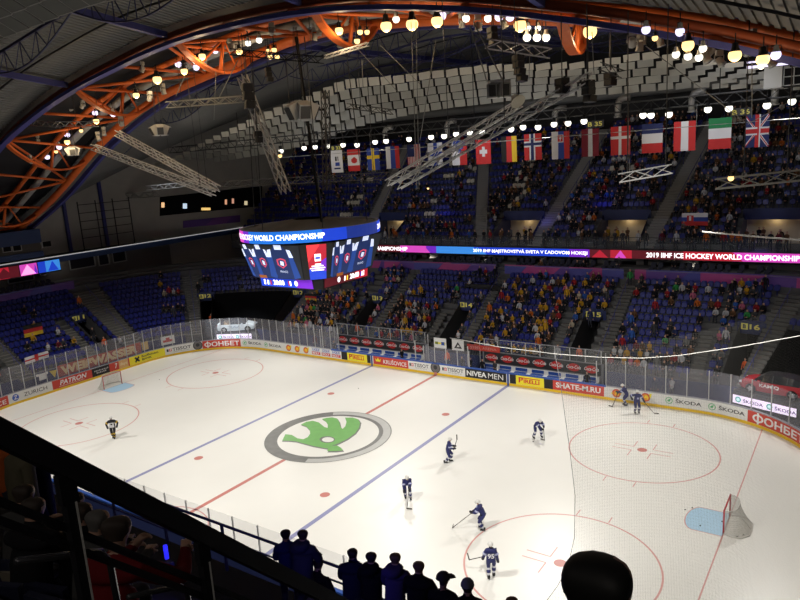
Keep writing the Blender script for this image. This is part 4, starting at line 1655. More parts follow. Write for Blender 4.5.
AL = [(47, 153, 'B'), (59, 143, 'B'), (56, 148, 'y'), (67, 131, 'B'), (67, 138, 'Y'), (81, 127, 'y'), (95, 109, 'B'), (96, 117, 'Y'), (113, 110, 'B'), (136, 91, 'Y'), (157, 75, 'Z'), (178, 60, 'B'), (184, 67, 'Y'), (195, 57, 'W'), (196, 63, 'B'), (202, 52, 'Y'), (215, 46, 'B'), (239, 47, 'Y'), (248, 39, 'W'), (259, 36, 'W'), (268, 47, 'y'), (274, 46, 'y'), (270, 53, 'y'), (277, 53, 'y'), (339, 26, 'Y'), (360, 28, 'y'), (367, 28, 'y'), (357, 37, 'y'), (386, 21, 'Z'), (396, 15, 'W'), (412, 19, 'Z'), (437, 16, 'Z'), (442, 11, 'B'), (466, 14, 'W'), (488, 14, 'W'), (499, 12, 'B'), (510, 12, 'B'), (520, 20, 'Z'), (528, 24, 'w'), (538, 24, 'w'), (527, 33, 'W'), (537, 33, 'W'), (546, 33, 'W'), (590, 26, 'Z'), (646, 25, 'B'), (655, 34, 'y'), (680, 27, 'B'), (688, 40, 'Z'), (676, 50, 'W'), (688, 52, 'W'), (699, 53, 'W'), (703, 44, 'W'), (735, 50, 'Z'), (763, 54, 'Z'), (776, 50, 'B'), (761, 62, 'w')]
for i, (u, v, k) in enumerate(AL):
    y = {'B': 1.0, 'W': 0.0, 'w': 0.5}.get(k, -1.0 + 1.5 * ((i * 7) % 3 - 1))
    if u > 600:
        y = -5.6
    P = at_y(u, v + 3, y)
    lamp(k, P, '%s floodlight in the orange arch, %s from left' % (LCOL[k], nth(i + 1)), 'floodlights in the orange arch', 0.72 if u > 600 else 1.0)
    if k in 'YZ':
        point('arch_lamp_light', (P.x, P.y, P.z - 0.45), WARM_W * (0.3 if u > 600 else 1), (1, 0.74, 0.42), 0.2)
CL = [(281, 148), (304, 145), (315, 144), (328, 143), (343, 142), (357, 142), (375, 139), (386, 138), (409, 136), (431, 134), (444, 133), (456, 131), (470, 130), (482, 129), (511, 126), (523, 124), (538, 124), (554, 121), (568, 120), (584, 118), (643, 112), (651, 112), (669, 111), (708, 106), (729, 105), (767, 102), (792, 98)]
for i, (u, v) in enumerate(CL):
    P = at_y(u, v + 2, 23.3)
    lamp('C', P, 'round white floodlight under the far catwalk, %s from the left of that row' % nth(i + 1), 'floodlights on the far catwalk')
# spot fixtures, pale moving heads along the arch
m = MB()
m.lathe([(0.10, 0.34), (0.16, 0.30), (0.17, 0.0), (0.2, -0.05)], (0, 0, -0.25), 10)
HEAD = m.mesh('head', mat('fixture_pale', (0.55, 0.54, 0.5), 0.4))
m = MB()
m.tube([(-0.2, 0, -0.1), (-0.2, 0, 0.2), (0.2, 0, 0.2), (0.2, 0, -0.1)], 0.035, 5)
m.box((0, 0, 0.32), (0.3, 0.22, 0.22))
YOKE = m.mesh('yoke', mat('fixture_pale', (0.55, 0.54, 0.5), 0.4))
for i, (u, v) in enumerate([(30, 160), (38, 140), (83, 105), (110, 88), (143, 68), (121, 122), (98, 137), (104, 132), (163, 90), (150, 97), (70, 107), (205, 66), (230, 46), (272, 30), (314, 22), (345, 20), (315, 35), (320, 30), (340, 42), (462, 22), (478, 24), (503, 22), (505, 8), (540, 12), (632, 40), (640, 44), (643, 38), (660, 40), (705, 56), (712, 50), (722, 36), (719, 60), (748, 48), (752, 40), (770, 60)]):
    P = at_y(u, v, -2.0 + (i % 4))
    g = thing('stage_light', 'pale unlit stage light clamped in the orange arch, %s of them from the left' % nth(i + 1), 'stage light', P, rng.uniform(0, 6), 'unlit stage lights in the arch')
    a = link('head', HEAD, g)
    a.rotation_euler = (rng.uniform(-0.9, 0.9), rng.uniform(-0.4, 0.4), 0)
    link('yoke', YOKE, g)


for i, (u, v) in enumerate(((385, 134), (447, 128), (555, 116), (618, 106), (692, 100), (775, 92))):
    P = at_y(u, v, 25.5)
    m = MB()
    m.tube([P + Vector((0, 0, -0.9)), P + Vector((0, 0, 0.2)), P + Vector((0.15, 0, 0.5)), P + Vector((0.5, 0, 0.62)), P + Vector((1.0, 0, 0.6))], 0.26, 10)
    m.lathe([(0.34, 0.0), (0.34, 0.12)], P + Vector((0, 0, -0.95)), 12)
    tag(m.build('ventilation_pipe', mat('pipe_grey', (0.36, 0.35, 0.33), 0.45, 0.3)), 'bent grey ventilation pipe behind the far catwalk lamps, %s from the left' % nth(i + 1), 'pipe', 'bent pipes over the far catwalk')
P = at_y(783, 77, 21)
g = thing('control_booth', 'pale hanging booth with dark grid window at the right end of the panels', 'booth', P)
m = MB()
m.box((-0.55, 0, 0), (1.1, 1.2, 1.4))
m.build('body', mat('booth_pale', (0.5, 0.49, 0.46), 0.6), g)
m = MB()
m.box((1.0, 0, -0.05), (1.9, 1.1, 1.2))
w_ = m.build('window', SOFT_BLACK, g)
m = MB()
for x in (0.1, 0.7, 1.3, 1.9):
    m.box((x, -0.57, -0.05), (0.06, 0.04, 1.2))
for z in (-0.62, -0.05, 0.52):
    m.box((1.0, -0.57, z), (1.9, 0.04, 0.06))
m.build('window_grid', WALL_L, w_)
m = MB()
for x in (-0.8, 1.6):
    m.tube([(x, 0, 0.6), (x, 0, 2.5)], 0.04, 5)
m.build('hanger', DARK_METAL, g)
for u, v, y, lab in ((731, 177, -2.2, 'small warm lamp clamped on the dim right truss'), (280, 155, -1.5, 'small warm lamp left of the far catwalk lamps'), (428, 188, 33.5, 'small warm lamp among the upper seats behind the sloping trusses')):
    lamp('y', at_y(u, v, y), lab, None, 0.8)
for u, v in ((446, 212), (546, 222), (762, 246), (604, 203)):
    P = at_y(u, v, 31.0 + max(0, (240 - v) * 0.09))
    point('blue_effect_light', P + Vector((0, -0.9, 0.5)), 16, (0.12, 0.12, 1.0), 0.1)


# ---------------------------------------------------------------- hung trusses
def truss(p, q, w, label, wires=(), mtl=None, name='lighting_truss', bar=None):
    p, q = Vector(p), Vector(q)
    d = (q - p)
    L_ = d.length
    d.normalize()
    a = d.cross(Vector((0, 0, 1)))
    if a.length < 0.05:
        a = d.cross(Vector((0, 1, 0)))
    a.normalize()
    b = a.cross(d)
    g = thing(name, label, 'truss', tuple((p + q) / 2))
    m = MB()
    bar = bar or w * 0.15
    cs = [a * i * w / 2 + b * j * w / 2 for i, j in ((-1, -1), (1, -1), (1, 1), (-1, 1))]
    for c in cs:
        m.beam(p + c, q + c, bar, bar)
    n = max(2, int(L_ / (w * 1.7)))
    for i in range(n):
        for k in range(4):
            c0, c1 = cs[k], cs[(k + 1) % 4]
            s0, s1 = p + d * (L_ * i / n), p + d * (L_ * (i + 1) / n)
            if i % 2:
                c0, c1 = c1, c0
            m.beam(s0 + c0, s1 + c1, bar * 0.65, bar * 0.65)
    m.build('lattice', mtl or SILVER, g, True)
    for t, top in wires:
        P = p + d * (L_ * t)
        m = MB()
        zt = top if top else max(P.z + 1, zn(P.x) + 0.5)
        m.tube([P, (P.x, P.y, zt)], 0.022, 4)
        m.build('hanging_wire', WIRE, g, True)
    return g


truss(at_y(117, 133, 0), at_y(218, 189, 0), 0.42, 'silver truss sloping down to the right at left, upper of a pair', ((0.1, None), (0.9, None)))
truss(at_y(93, 147, -1.5), at_y(214, 193, -1.5), 0.42, 'silver truss sloping down to the right at left, lower of a pair', ((0.1, None), (0.9, None)))
truss(at_y(242, 76, -2), at_y(286, 193, -2), 0.45, 'steep silver truss hanging with black speakers left of the scoreboard', ((0.02, None),))
truss(at_y(388, 183, -5), at_y(520, 103, -5), 0.32, 'silver truss rising to the right in front of the flags, left of a pair', ((0.5, None), (0.98, None)))
truss(at_y(398, 186, -7), at_y(592, 76, -7), 0.32, 'long silver truss rising to the right in front of the flags, right of a pair', ((0.6, None), (0.98, None)))
truss(at_y(8, 121, -3), at_y(58, 125, -3), 0.4, 'short grey truss at the far left below the roof beam', ((0.5, None),), mat('dull_metal', (0.3, 0.3, 0.28), 0.5))
truss(at_y(58, 124, -3), at_y(96, 124, -3), 0.36, 'short silver truss inside the left part of the orange arch', ((0.5, None),))
truss(at_y(168, 105, -1), at_y(244, 99, -1), 0.4, 'dim horizontal truss left of the steep truss', ((0.2, None), (0.8, None)), mat('dull_metal', (0.3, 0.3, 0.28), 0.5))
truss(at_y(112, 197, 20), at_y(158, 194, 20), 0.6, 'small dim truss hung before the left corner wall', ((0.1, None), (0.9, None)), mat('dull_metal', (0.3, 0.3, 0.28), 0.5))
truss(at_y(148, 188, 12), at_y(200, 183, 12), 0.45, 'dim horizontal truss behind the sloping pair at left', ((0.5, None),), mat('dull_metal', (0.3, 0.3, 0.28), 0.5))
truss(at_y(488, 44, -3), at_y(549, 53, -3), 0.42, 'short horizontal silver truss above the black speaker stack', ((0.1, None), (0.9, None)))
truss(at_y(232, 52, -3), at_y(322, 60, -3), 0.35, 'black horizontal truss beneath the orange arch', ((0.1, None), (0.9, None)), DARK_METAL)
truss(at_y(325, 57, -2), at_y(368, 44, -2), 0.18, 'thin pale rod truss rising right beneath the orange arch', (), SILVER)
truss(at_y(620, 178, -6), at_y(671, 169, -6), 0.34, 'short bright truss hung before the right upper stand', ((0.15, 24), (0.9, 24)))
truss(at_y(716, 184, -2), at_y(812, 174, -2), 0.42, 'dim horizontal truss at right before the upper stand', ((0.3, 24), (0.75, 24)), mat('dull_metal', (0.3, 0.3, 0.28), 0.5))
truss(at_y(325, 90, 4), at_y(327, 190, 4), 0.4, 'upright dim truss behind the scoreboard, next to the white flag', (), mat('dim_metal', (0.12, 0.12, 0.115), 0.5))
truss(at_y(225, 184, 8), at_y(420, 174, 8), 0.5, 'long dim horizontal truss above and behind the scoreboard', ((0.2, None), (0.8, None)), mat('dim_metal', (0.12, 0.12, 0.115), 0.5), bar=0.05)
truss(at_y(348, 106, 3), at_y(392, 112, 3), 0.3, 'small dim truss in front of the white acoustic panels', ((0.3, None),), mat('dim_metal', (0.12, 0.12, 0.115), 0.5))
truss(at_y(600, 66, -4), at_y(622, 74, -4), 0.3, 'tiny dim truss at the upper end of the long sloping truss', ((0.5, None),), mat('dim_metal', (0.12, 0.12, 0.115), 0.5))


def speaker_stack(u, v, y, n, s, label):
    P = at_y(u, v, y)
    g = thing('speaker_stack', label, 'loudspeaker', P, radians(-35))
    for i in range(n):
        m = MB()
        m.box((0, 0.02 * i * i, -i * s * 0.62), (s * 1.1, s * 0.7, s * 0.58), Matrix.Rotation(radians(-4 * i), 3, 'X'))
        c = m.build('cabinet', CHAR, g)
        m = MB()
        m.box((0, 0.02 * i * i - s * 0.36, -i * s * 0.62), (s * 0.95, 0.02, s * 0.45), Matrix.Rotation(radians(-4 * i), 3, 'X'))
        m.build('grille', BLACK, c)
    m = MB()
    m.tube([(0, 0, 0.3 * s), (0, 0, max(0.6, zn(P.x) - P.z))], 0.025, 4)
    m.build('hanging_wire', WIRE, g)


speaker_stack(518, 58, -3, 4, 0.5, 'black line array speaker stack hung under the short truss at top centre')
speaker_stack(247, 88, -2.2, 3, 0.85, 'black speaker stack at the top of the steep truss')
speaker_stack(258, 134, -2.2, 2, 0.6, 'small black speaker on the lower half of the steep truss')
speaker_stack(268, 70, 0, 3, 0.5, 'small black speaker stack beneath the orange arch left of centre')
speaker_stack(492, 30, -3, 3, 0.45, 'small black speaker at the left end of the short top truss')
speaker_stack(562, 82, -7, 2, 0.5, 'small black speaker on the upper end of the long sloping truss')
speaker_stack(588, 84, -7, 3, 0.45, 'black spot housing hung right of the long sloping truss')
speaker_stack(610, 76, 0, 2, 0.5, 'grey speaker cabinet before the white panels right of the sloping truss')


def cluster(u, v, y, s, label):
    """pale loudspeaker cluster: wedge cabinets round a hub on wires"""
    P = at_y(u, v, y)
    g = thing('speaker_cluster', label, 'loudspeaker', P, radians(20))
    for k in range(5):
        a = 2 * pi * k / 5 + 0.3
        R = Matrix.Rotation(a, 3, 'Z') @ Matrix.Rotation(radians(25), 3, 'Y')
        m = MB()
        c = Vector((cos(a), sin(a), 0)) * s * 0.55
        m.box(c, (s * 0.75, s * 0.7, s * 0.9), R, 0)
        cb_ = m.build('cabinet', mat('cluster_grey', (0.60, 0.60, 0.58), 0.5), g)
        m = MB()
        m.box(c + R @ Vector((s * 0.385, 0, 0)), (0.02, s * 0.6, s * 0.75), R, 0)
        m.build('grille', mat('grille_dark', (0.10, 0.10, 0.10), 0.7), cb_)
    m = MB()
    for k in range(4):
        a = pi / 2 * k
        m.tube([(cos(a) * s * 0.5, sin(a) * s * 0.5, s * 0.5), (cos(a) * 0.1, sin(a) * 0.1, zn(P.x) - P.z)], 0.02, 4)
    m.build('hanging_wires', WIRE, g)


cluster(160, 130, 0, 0.75, 'pale round speaker cluster hung at left above the sloping trusses')
cluster(302, 111, -1, 1.05, 'pale speaker cluster hung before the white panels left of centre')
cluster(73, 151, 0, 0.7, 'pale speaker cluster inside the left end of the orange arch')
P = at_y(499, 88, -6)
g = thing('speaker_cluster', 'pale boxy speaker cluster with a bright top hung before the white panels at centre', 'loudspeaker', P, radians(35))
g.scale = (0.8, 0.8, 0.8)
m = MB()
m.box((0, 0, 0.32), (1.15, 0.9, 0.14))
m.build('top_frame', mat('cluster_top', (0.85, 0.85, 0.85), 0.4), g)
for x in (-0.4, 0.25):
    m = MB()
    m.box((x, -0.15, -0.15), (0.55, 0.7, 0.75), Matrix.Rotation(0.2 if x > 0 else -0.2, 3, 'Z'))
    c = m.build('cabinet', mat('cluster_grey', (0.60, 0.60, 0.58), 0.5), g)
    m = MB()
    m.box((x, -0.52, -0.15), (0.45, 0.03, 0.6))
    m.build('grille', mat('grille_dark', (0.10, 0.10, 0.10), 0.7), c)
m = MB()
m.lathe([(0.14, 0), (0.42, 0.5), (0.45, 0.5)], (0.75, -0.2, -0.5), 14, axis=(0.3, -0.6, -0.6))
m.build('horn', mat('horn_cream', (0.6, 0.56, 0.45), 0.5), g)
m = MB()
Q0, Q1 = at_y(487, 82, -6) - P, at_y(470, 26, -6) - P
R3 = Matrix.Rotation(radians(-35), 3, 'Z') @ Matrix.Scale(1.25, 3)
for dx in (0, 0.25):
    m.tube([R3 @ (Q0 + Vector((dx * 3, 0, 0))), R3 @ (Q1 + Vector((dx, 0, 0)))], 0.04, 5)
m.build('hanging_wires', mat('wire_pale', (0.45, 0.44, 0.4), 0.4), g)

# fluorescent strip lights, far right of the arch
for i, (u, v) in enumerate(((768, 61), (768, 65.5))):
    P = at_y(u, v, 2)
    g = thing('strip_light', '%s bright strip light at the right end of the roof lamps' % ('upper' if i == 0 else 'lower'), 'lamp', P, radians(10))
    m = MB()
    m.box((0, 0, 0), (1.7, 0.1, 0.10))
    m.build('tube', LAMP_B, g)['label'] = 'glowing tube'
    m = MB()
    m.box((0, 0, 0.12), (1.8, 0.2, 0.10))
    m.tube([(0, 0, 0.1), (0, 0, 1.5)], 0.03, 4)
    m.build('housing', DARK_METAL, g)

for i, (u0, v0, u1, v1, y, r_) in enumerate(((411, 22, 417, 190, -3, 0.02), (416, 22, 419, 190, -3, 0.02), (436, 40, 420, 140, -2, 0.02), (120, 70, 72, 105, 0, 0.02), (216, 72, 214, 120, -1, 0.02), (530, 40, 529, 80, -3, 0.02), (592, 32, 594, 74, -5, 0.02), (627, 60, 630, 190, -3, 0.02), (752, 62, 752, 118, -3, 0.02), (646, 46, 745, 122, -3, 0.02), (787, 103, 748, 124, -3, 0.015), (340, 30, 398, 92, 0, 0.015), (380, 45, 420, 84, 0, 0.015), (362, 60, 363, 88, 0, 0.02), (191, 62, 176, 96, -1, 0.025), (238, 60, 218, 100, -1, 0.03))):
    m = MB()
    m.tube([at_y(u0, v0, y), at_y(u1, v1, y)], r_, 5)
    tag(m.build('hanging_cable', mat('wire_grey', (0.3, 0.3, 0.28), 0.5)), 'thin grey cable hanging from the roof arch, %s listed from mid roof outward' % nth(i + 1), 'cable', 'thin cables hanging from the roof')

# ---------------------------------------------------------------- scoreboard
CX, CY, CZ = -0.4, 0.5, 11.1
sb = thing('scoreboard', 'octagonal hanging video scoreboard with a blue led ring at the top', 'scoreboard', (CX, CY, CZ))
SCR_K = led('screen_dark', (0.012, 0.014, 0.018), 1.0)
SCR_J = led('jersey_blue', (0.008, 0.02, 0.085), 1.0)
SCR_J2 = led('jersey_light', (0.012, 0.045, 0.22), 1.0)
SCR_W = led('jersey_white', (0.6, 0.66, 0.85), 1.0)
SCR_R = led('jersey_red', (0.5, 0.05, 0.10), 1.0)
SCR_B = led('jersey_brown', (0.25, 0.07, 0.01), 1.0)
a1, w1, z1, a0, w0, z0 = 4.1, 2.65, 3.1, 3.35, 2.15, 0.75
m = MB()
ringT = []
ringB = []
for k in range(4):
    t = k * pi / 2
    R = Matrix.Rotation(t, 3, 'Z')
    for sx in (-1, 1):
        ringT.append(R @ Vector((sx * w1, -a1, z1)))
        ringB.append(R @ Vector((sx * w0, -a0, z0)))
m.strip(ringB + ringB[:1], ringT + ringT[:1], 0)
m.add(ringB[::-1], [tuple(range(8))], 0)
m.build('cabinet', BLACK, sb)


def face_fn(k, cham=False):
    R = Matrix.Rotation(k * pi / 2, 3, 'Z')
    if not cham:
        A, B, C_, D = Vector((-w0, -a0, z0)), Vector((w0, -a0, z0)), Vector((w1, -a1, z1)), Vector((-w1, -a1, z1))
    else:
        A, B, C_, D = Vector((w0, -a0, z0)), Vector((a0, -w0, z0)), Vector((a1, -w1, z1)), Vector((w1, -a1, z1))
    A, B, C_, D = R @ A, R @ B, R @ C_, R @ D
    n = (B - A).cross(D - A).normalized()

    def f(x, y, l=0.0):
        return (A * (1 - x) + B * x) * (1 - y) + (D * (1 - x) + C_ * x) * y + n * (0.02 + l)
    return f


def jersey(m, f, cx, sc, l):
    def P(x, y):
        return f(cx + x * sc, 0.02 + y, l)
    def poly(pts, mi, dl=0.0):
        m.add([f(cx + x * sc, 0.02 + y, l + dl) for x, y in pts], [tuple(range(len(pts)))], mi)
    poly([(-0.16, 0), (0.16, 0), (0.15, 0.75), (0.08, 0.93), (-0.08, 0.93), (-0.15, 0.75)], 1)
    poly([(-0.3, 0.05), (-0.17, 0.0), (-0.14, 0.75), (-0.2, 0.8)], 2, 0.004)
    poly([(0.17, 0.0), (0.3, 0.05), (0.2, 0.8), (0.14, 0.75)], 2, 0.004)
    poly([(-0.23, 0.62), (-0.155, 0.62), (-0.13, 0.85), (-0.19, 0.83)], 3, 0.008)
    poly([(0.155, 0.62), (0.23, 0.62), (0.19, 0.83), (0.13, 0.85)], 3, 0.008)
    poly([(-0.06, 0.84), (0.06, 0.84), (0.06, 0.97), (-0.06, 0.97)], 3, 0.008)
    poly([(0, 0.3), (0.085, 0.4), (0.08, 0.56), (0, 0.6), (-0.08, 0.56), (-0.085, 0.4)], 4, 0.008)
    poly([(0, 0.34), (0.06, 0.41), (0.055, 0.53), (0, 0.56), (-0.055, 0.53), (-0.06, 0.41)], 1, 0.012)
    poly([(-0.03, 0.4), (0.03, 0.38), (0.04, 0.5), (-0.02, 0.52)], 3, 0.016)


for k in range(4):
    f = face_fn(k)
    m = MB()
    m.quad(f(0.02, 0.02), f(0.98, 0.02), f(0.98, 0.98), f(0.02, 0.98), 0)
    jersey(m, f, 0.64, 1.0, 0.01)
    jersey(m, f, 0.30, 0.62, 0.012)
    jersey(m, f, 0.08, 0.4, 0.014)
    m.add([f(0.1, 0.01, 0.03), f(0.25, 0.01, 0.03), f(0.25, 0.1, 0.03), f(0.1, 0.1, 0.03)], [(0, 1, 2, 3)], 5)
    text_on(m, 'FRANCE', lambda x, y: f(x, y, 0.03), 0.57, 0.2, 0.14, 0.06, 3, 0.0)
    s_ = m.build('video_screen', [SCR_K, SCR_J, SCR_J2, SCR_W, SCR_R, SCR_B], sb)
    s_['label'] = 'video screen showing blue ice hockey jerseys'
    f = face_fn(k, True)
    m = MB()
    m.quad(f(0.2, 0.0), f(0.8, 0.0), f(0.8, 0.98), f(0.2, 0.98), 0)
    m.quad(f(0.2, 0.0, 0.005), f(0.8, 0.0, 0.005), f(0.8, 0.22, 0.005), f(0.2, 0.3, 0.005), 1)
    m.add([f(0.2, 0.3, 0.006), f(0.8, 0.22, 0.006), f(0.8, 0.6, 0.006)], [(0, 1, 2)], 2)
    m.add([f(0.2, 0.98, 0.006), f(0.2, 0.5, 0.006), f(0.6, 0.98, 0.006)], [(0, 1, 2)], 3)
    m.quad(f(0.42, 0.42, 0.01), f(0.62, 0.42, 0.01), f(0.62, 0.72, 0.01), f(0.42, 0.72, 0.01), 4)
    m.quad(f(0.42, 0.45, 0.015), f(0.62, 0.45, 0.015), f(0.62, 0.52, 0.015), f(0.42, 0.52, 0.015), 0)
    m.quad(f(0.44, 0.58, 0.015), f(0.6, 0.58, 0.015), f(0.6, 0.64, 0.015), f(0.44, 0.64, 0.015), 1)
    for i, ww in enumerate((0.2, 0.26, 0.22)):
        m.quad(f(0.5 - ww, 0.37 - 0.06 * i, 0.01), f(0.5 + ww, 0.37 - 0.06 * i, 0.01), f(0.5 + ww, 0.40 - 0.06 * i, 0.01), f(0.5 - ww, 0.40 - 0.06 * i, 0.01), 4)
    s_ = m.build('corner_screen', [L_RED, L_BLUE, L_VIO, led('bright_red', (0.85, 0.04, 0.05), 1.0), L_TXT], sb)
    s_['label'] = 'narrow red and blue corner screen'
RR, ZR0, ZR1 = 4.7, 3.2, 3.95
m = MB()
n = 72
A = [(RR * cos(2 * pi * k / n), RR * sin(2 * pi * k / n), ZR0) for k in range(n + 1)]
B = [(RR * cos(2 * pi * k / n), RR * sin(2 * pi * k / n), ZR1) for k in range(n + 1)]
A2 = [((RR - 0.25) * cos(2 * pi * k / n), (RR - 0.25) * sin(2 * pi * k / n), ZR0) for k in range(n + 1)]
B2 = [((RR - 0.25) * cos(2 * pi * k / n), (RR - 0.25) * sin(2 * pi * k / n), ZR1) for k in range(n + 1)]
m.strip(B, B2, 0)
m.strip(B2, A2, 0)
m.strip(A2, A, 0)
m.build('ring_frame', mat('ring_grey', (0.16, 0.155, 0.145), 0.6), sb)
m = MB()
ring = lambda t, z, l=0.0: Vector(((RR + 0.01 + l) * cos(t), (RR + 0.01 + l) * sin(t), z))
for k in range(n):
    t = 2 * pi * k / n
    d = math.degrees(t + pi / n) % 360
    c = 0
    if 205 < d < 246:
        c = 1
    elif 246 <= d < 254:
        c = 5
    elif 254 <= d < 318:
        c = 6
    elif d > 340 or d < 20:
        c = 7
    m.quad(ring(t, ZR0), ring(t + 2 * pi / n, ZR0), ring(t + 2 * pi / n, ZR1), ring(t, ZR1), c)
m.build('ring_screen', LEDM + [led('mid_blue', (0.012, 0.15, 0.62), 0.95), led('deep_blue', (0.012, 0.03, 0.22), 0.9)], sb)
m = MB()
text_on(m, '2019 IIHF ICE HOCKEY WORLD CHAMPIONSHIP', lambda x, z: ring(radians(209) + x / RR, z, 0.02), 0.0, ZR0 + 0.2, RR * radians(113), 0.36, 0, 0.02)
text_on(m, '2019 IIHF ICE HOCKEY WORLD CHAMPIONSHIP', lambda x, z: ring(radians(20) + x / RR, z, 0.02), 0.0, ZR0 + 0.2, RR * radians(113), 0.36, 0, 0.02)
m.build('lettering', [L_TXT], sb)
# cloth over the top of the ring
m = MB()
rows = []
for j in range(5):
    r_ = (RR - 0.3) * (1 - j / 4 * 0.75)
    rows.append([Vector((r_ * cos(2 * pi * k / 48), r_ * sin(2 * pi * k / 48), ZR1 - 0.02 - 0.32 * abs(sin(k * pi / 6)) * sin(pi * min(1, j / 4 + 0.1)) + 0.10 * j)) for k in range(49)])
for j in range(4):
    m.strip(rows[j], rows[j + 1], 0, True)
m.build('cloth_cover', mat('cover_grey', (0.085, 0.08, 0.075), 0.8), sb)
# bottom score ring
m = MB()
oct_ = []
for k in range(4):
    R = Matrix.Rotation(k * pi / 2, 3, 'Z')
    for sx in (-1, 1):
        oct_.append(R @ Vector((sx * 2.35, -2.75, 0)))
m.strip([p + Vector((0, 0, 0.0)) for p in oct_ + oct_[:1]], [p * 1.03 + Vector((0, 0, 0.75)) for p in oct_ + oct_[:1]], 0)
m.add([p for p in oct_][::-1], [tuple(range(8))], 0)
m.build('score_housing', BLACK, sb)
for k in range(4):
    R = Matrix.Rotation(k * pi / 2, 3, 'Z')
    m = MB()
    fs = lambda x, z, l=0.02: R @ Vector((x, -2.76 - 0.11 * z / 0.75 - l, z))
    cA, cB = (4, 5) if k % 2 == 0 else (3, 2)
    c3 = {0: 0, 1: 3}[k % 2]
    m.quad(fs(-2.3, 0.08), fs(0.9, 0.08), fs(0.9, 0.68), fs(-2.3, 0.68), 0 if k % 2 == 0 else 3)
    m.quad(fs(0.9, 0.08), fs(2.3, 0.08), fs(2.3, 0.68), fs(0.9, 0.68), 5 if k % 2 == 0 else 2)
    s_ = m.build('score_strip', LEDM, sb)
    m = MB()
    f2 = lambda x, z: fs(x, z, 0.04)
    t_ = [('1', -2.0, 0.14), ('20:00', -1.15, 1.0), ('0', 0.75, 0.28)] if k % 2 == 0 else [('0', -1.0, 0.28), ('20:00', 0.3, 1.0), ('1', 1.75, 0.14)]
    for body, x, wd in t_:
        text_on(m, body, f2, x, 0.2, wd, 0.36, 0, 0.03)
    m.build('lettering', [L_TXT], s_)
    m = MB()
    if k % 2 == 0:
        flags = ((-1.7, (6, 4, 2)), (0.2, (2, 6, 0)))
    else:
        flags = ((-0.3, (6, 2, 7)), (1.45, (0, 6, 2)))
    for x, cs in flags:
        m = MB()
        for i in range(3):
            m.quad(f2(x + 0.13 * i, 0.2), f2(x + 0.13 * (i + 1), 0.2), f2(x + 0.13 * (i + 1), 0.52), f2(x + 0.13 * i, 0.52), cs[i])
        m.build('flag_icon', LEDM + [L_TXT, led('gold', (0.9, 0.6, 0.05), 1.2)], s_)
for k in range(6):
    a = 2 * pi * k / 6 + 0.4
    m = MB()
    m.tube([(4.0 * cos(a), 4.0 * sin(a), ZR1), (3.4 * cos(a), 3.4 * sin(a), 26.5 - CZ)], 0.03, 4)
    m.build('hanging_cable', WIRE, sb)
m = MB()
m.tube([(1.6, -0.6, ZR1 - 0.2), (0.4, -0.2, 27 - CZ)], 0.11, 6)
m.build('power_cable', BLACK, sb)

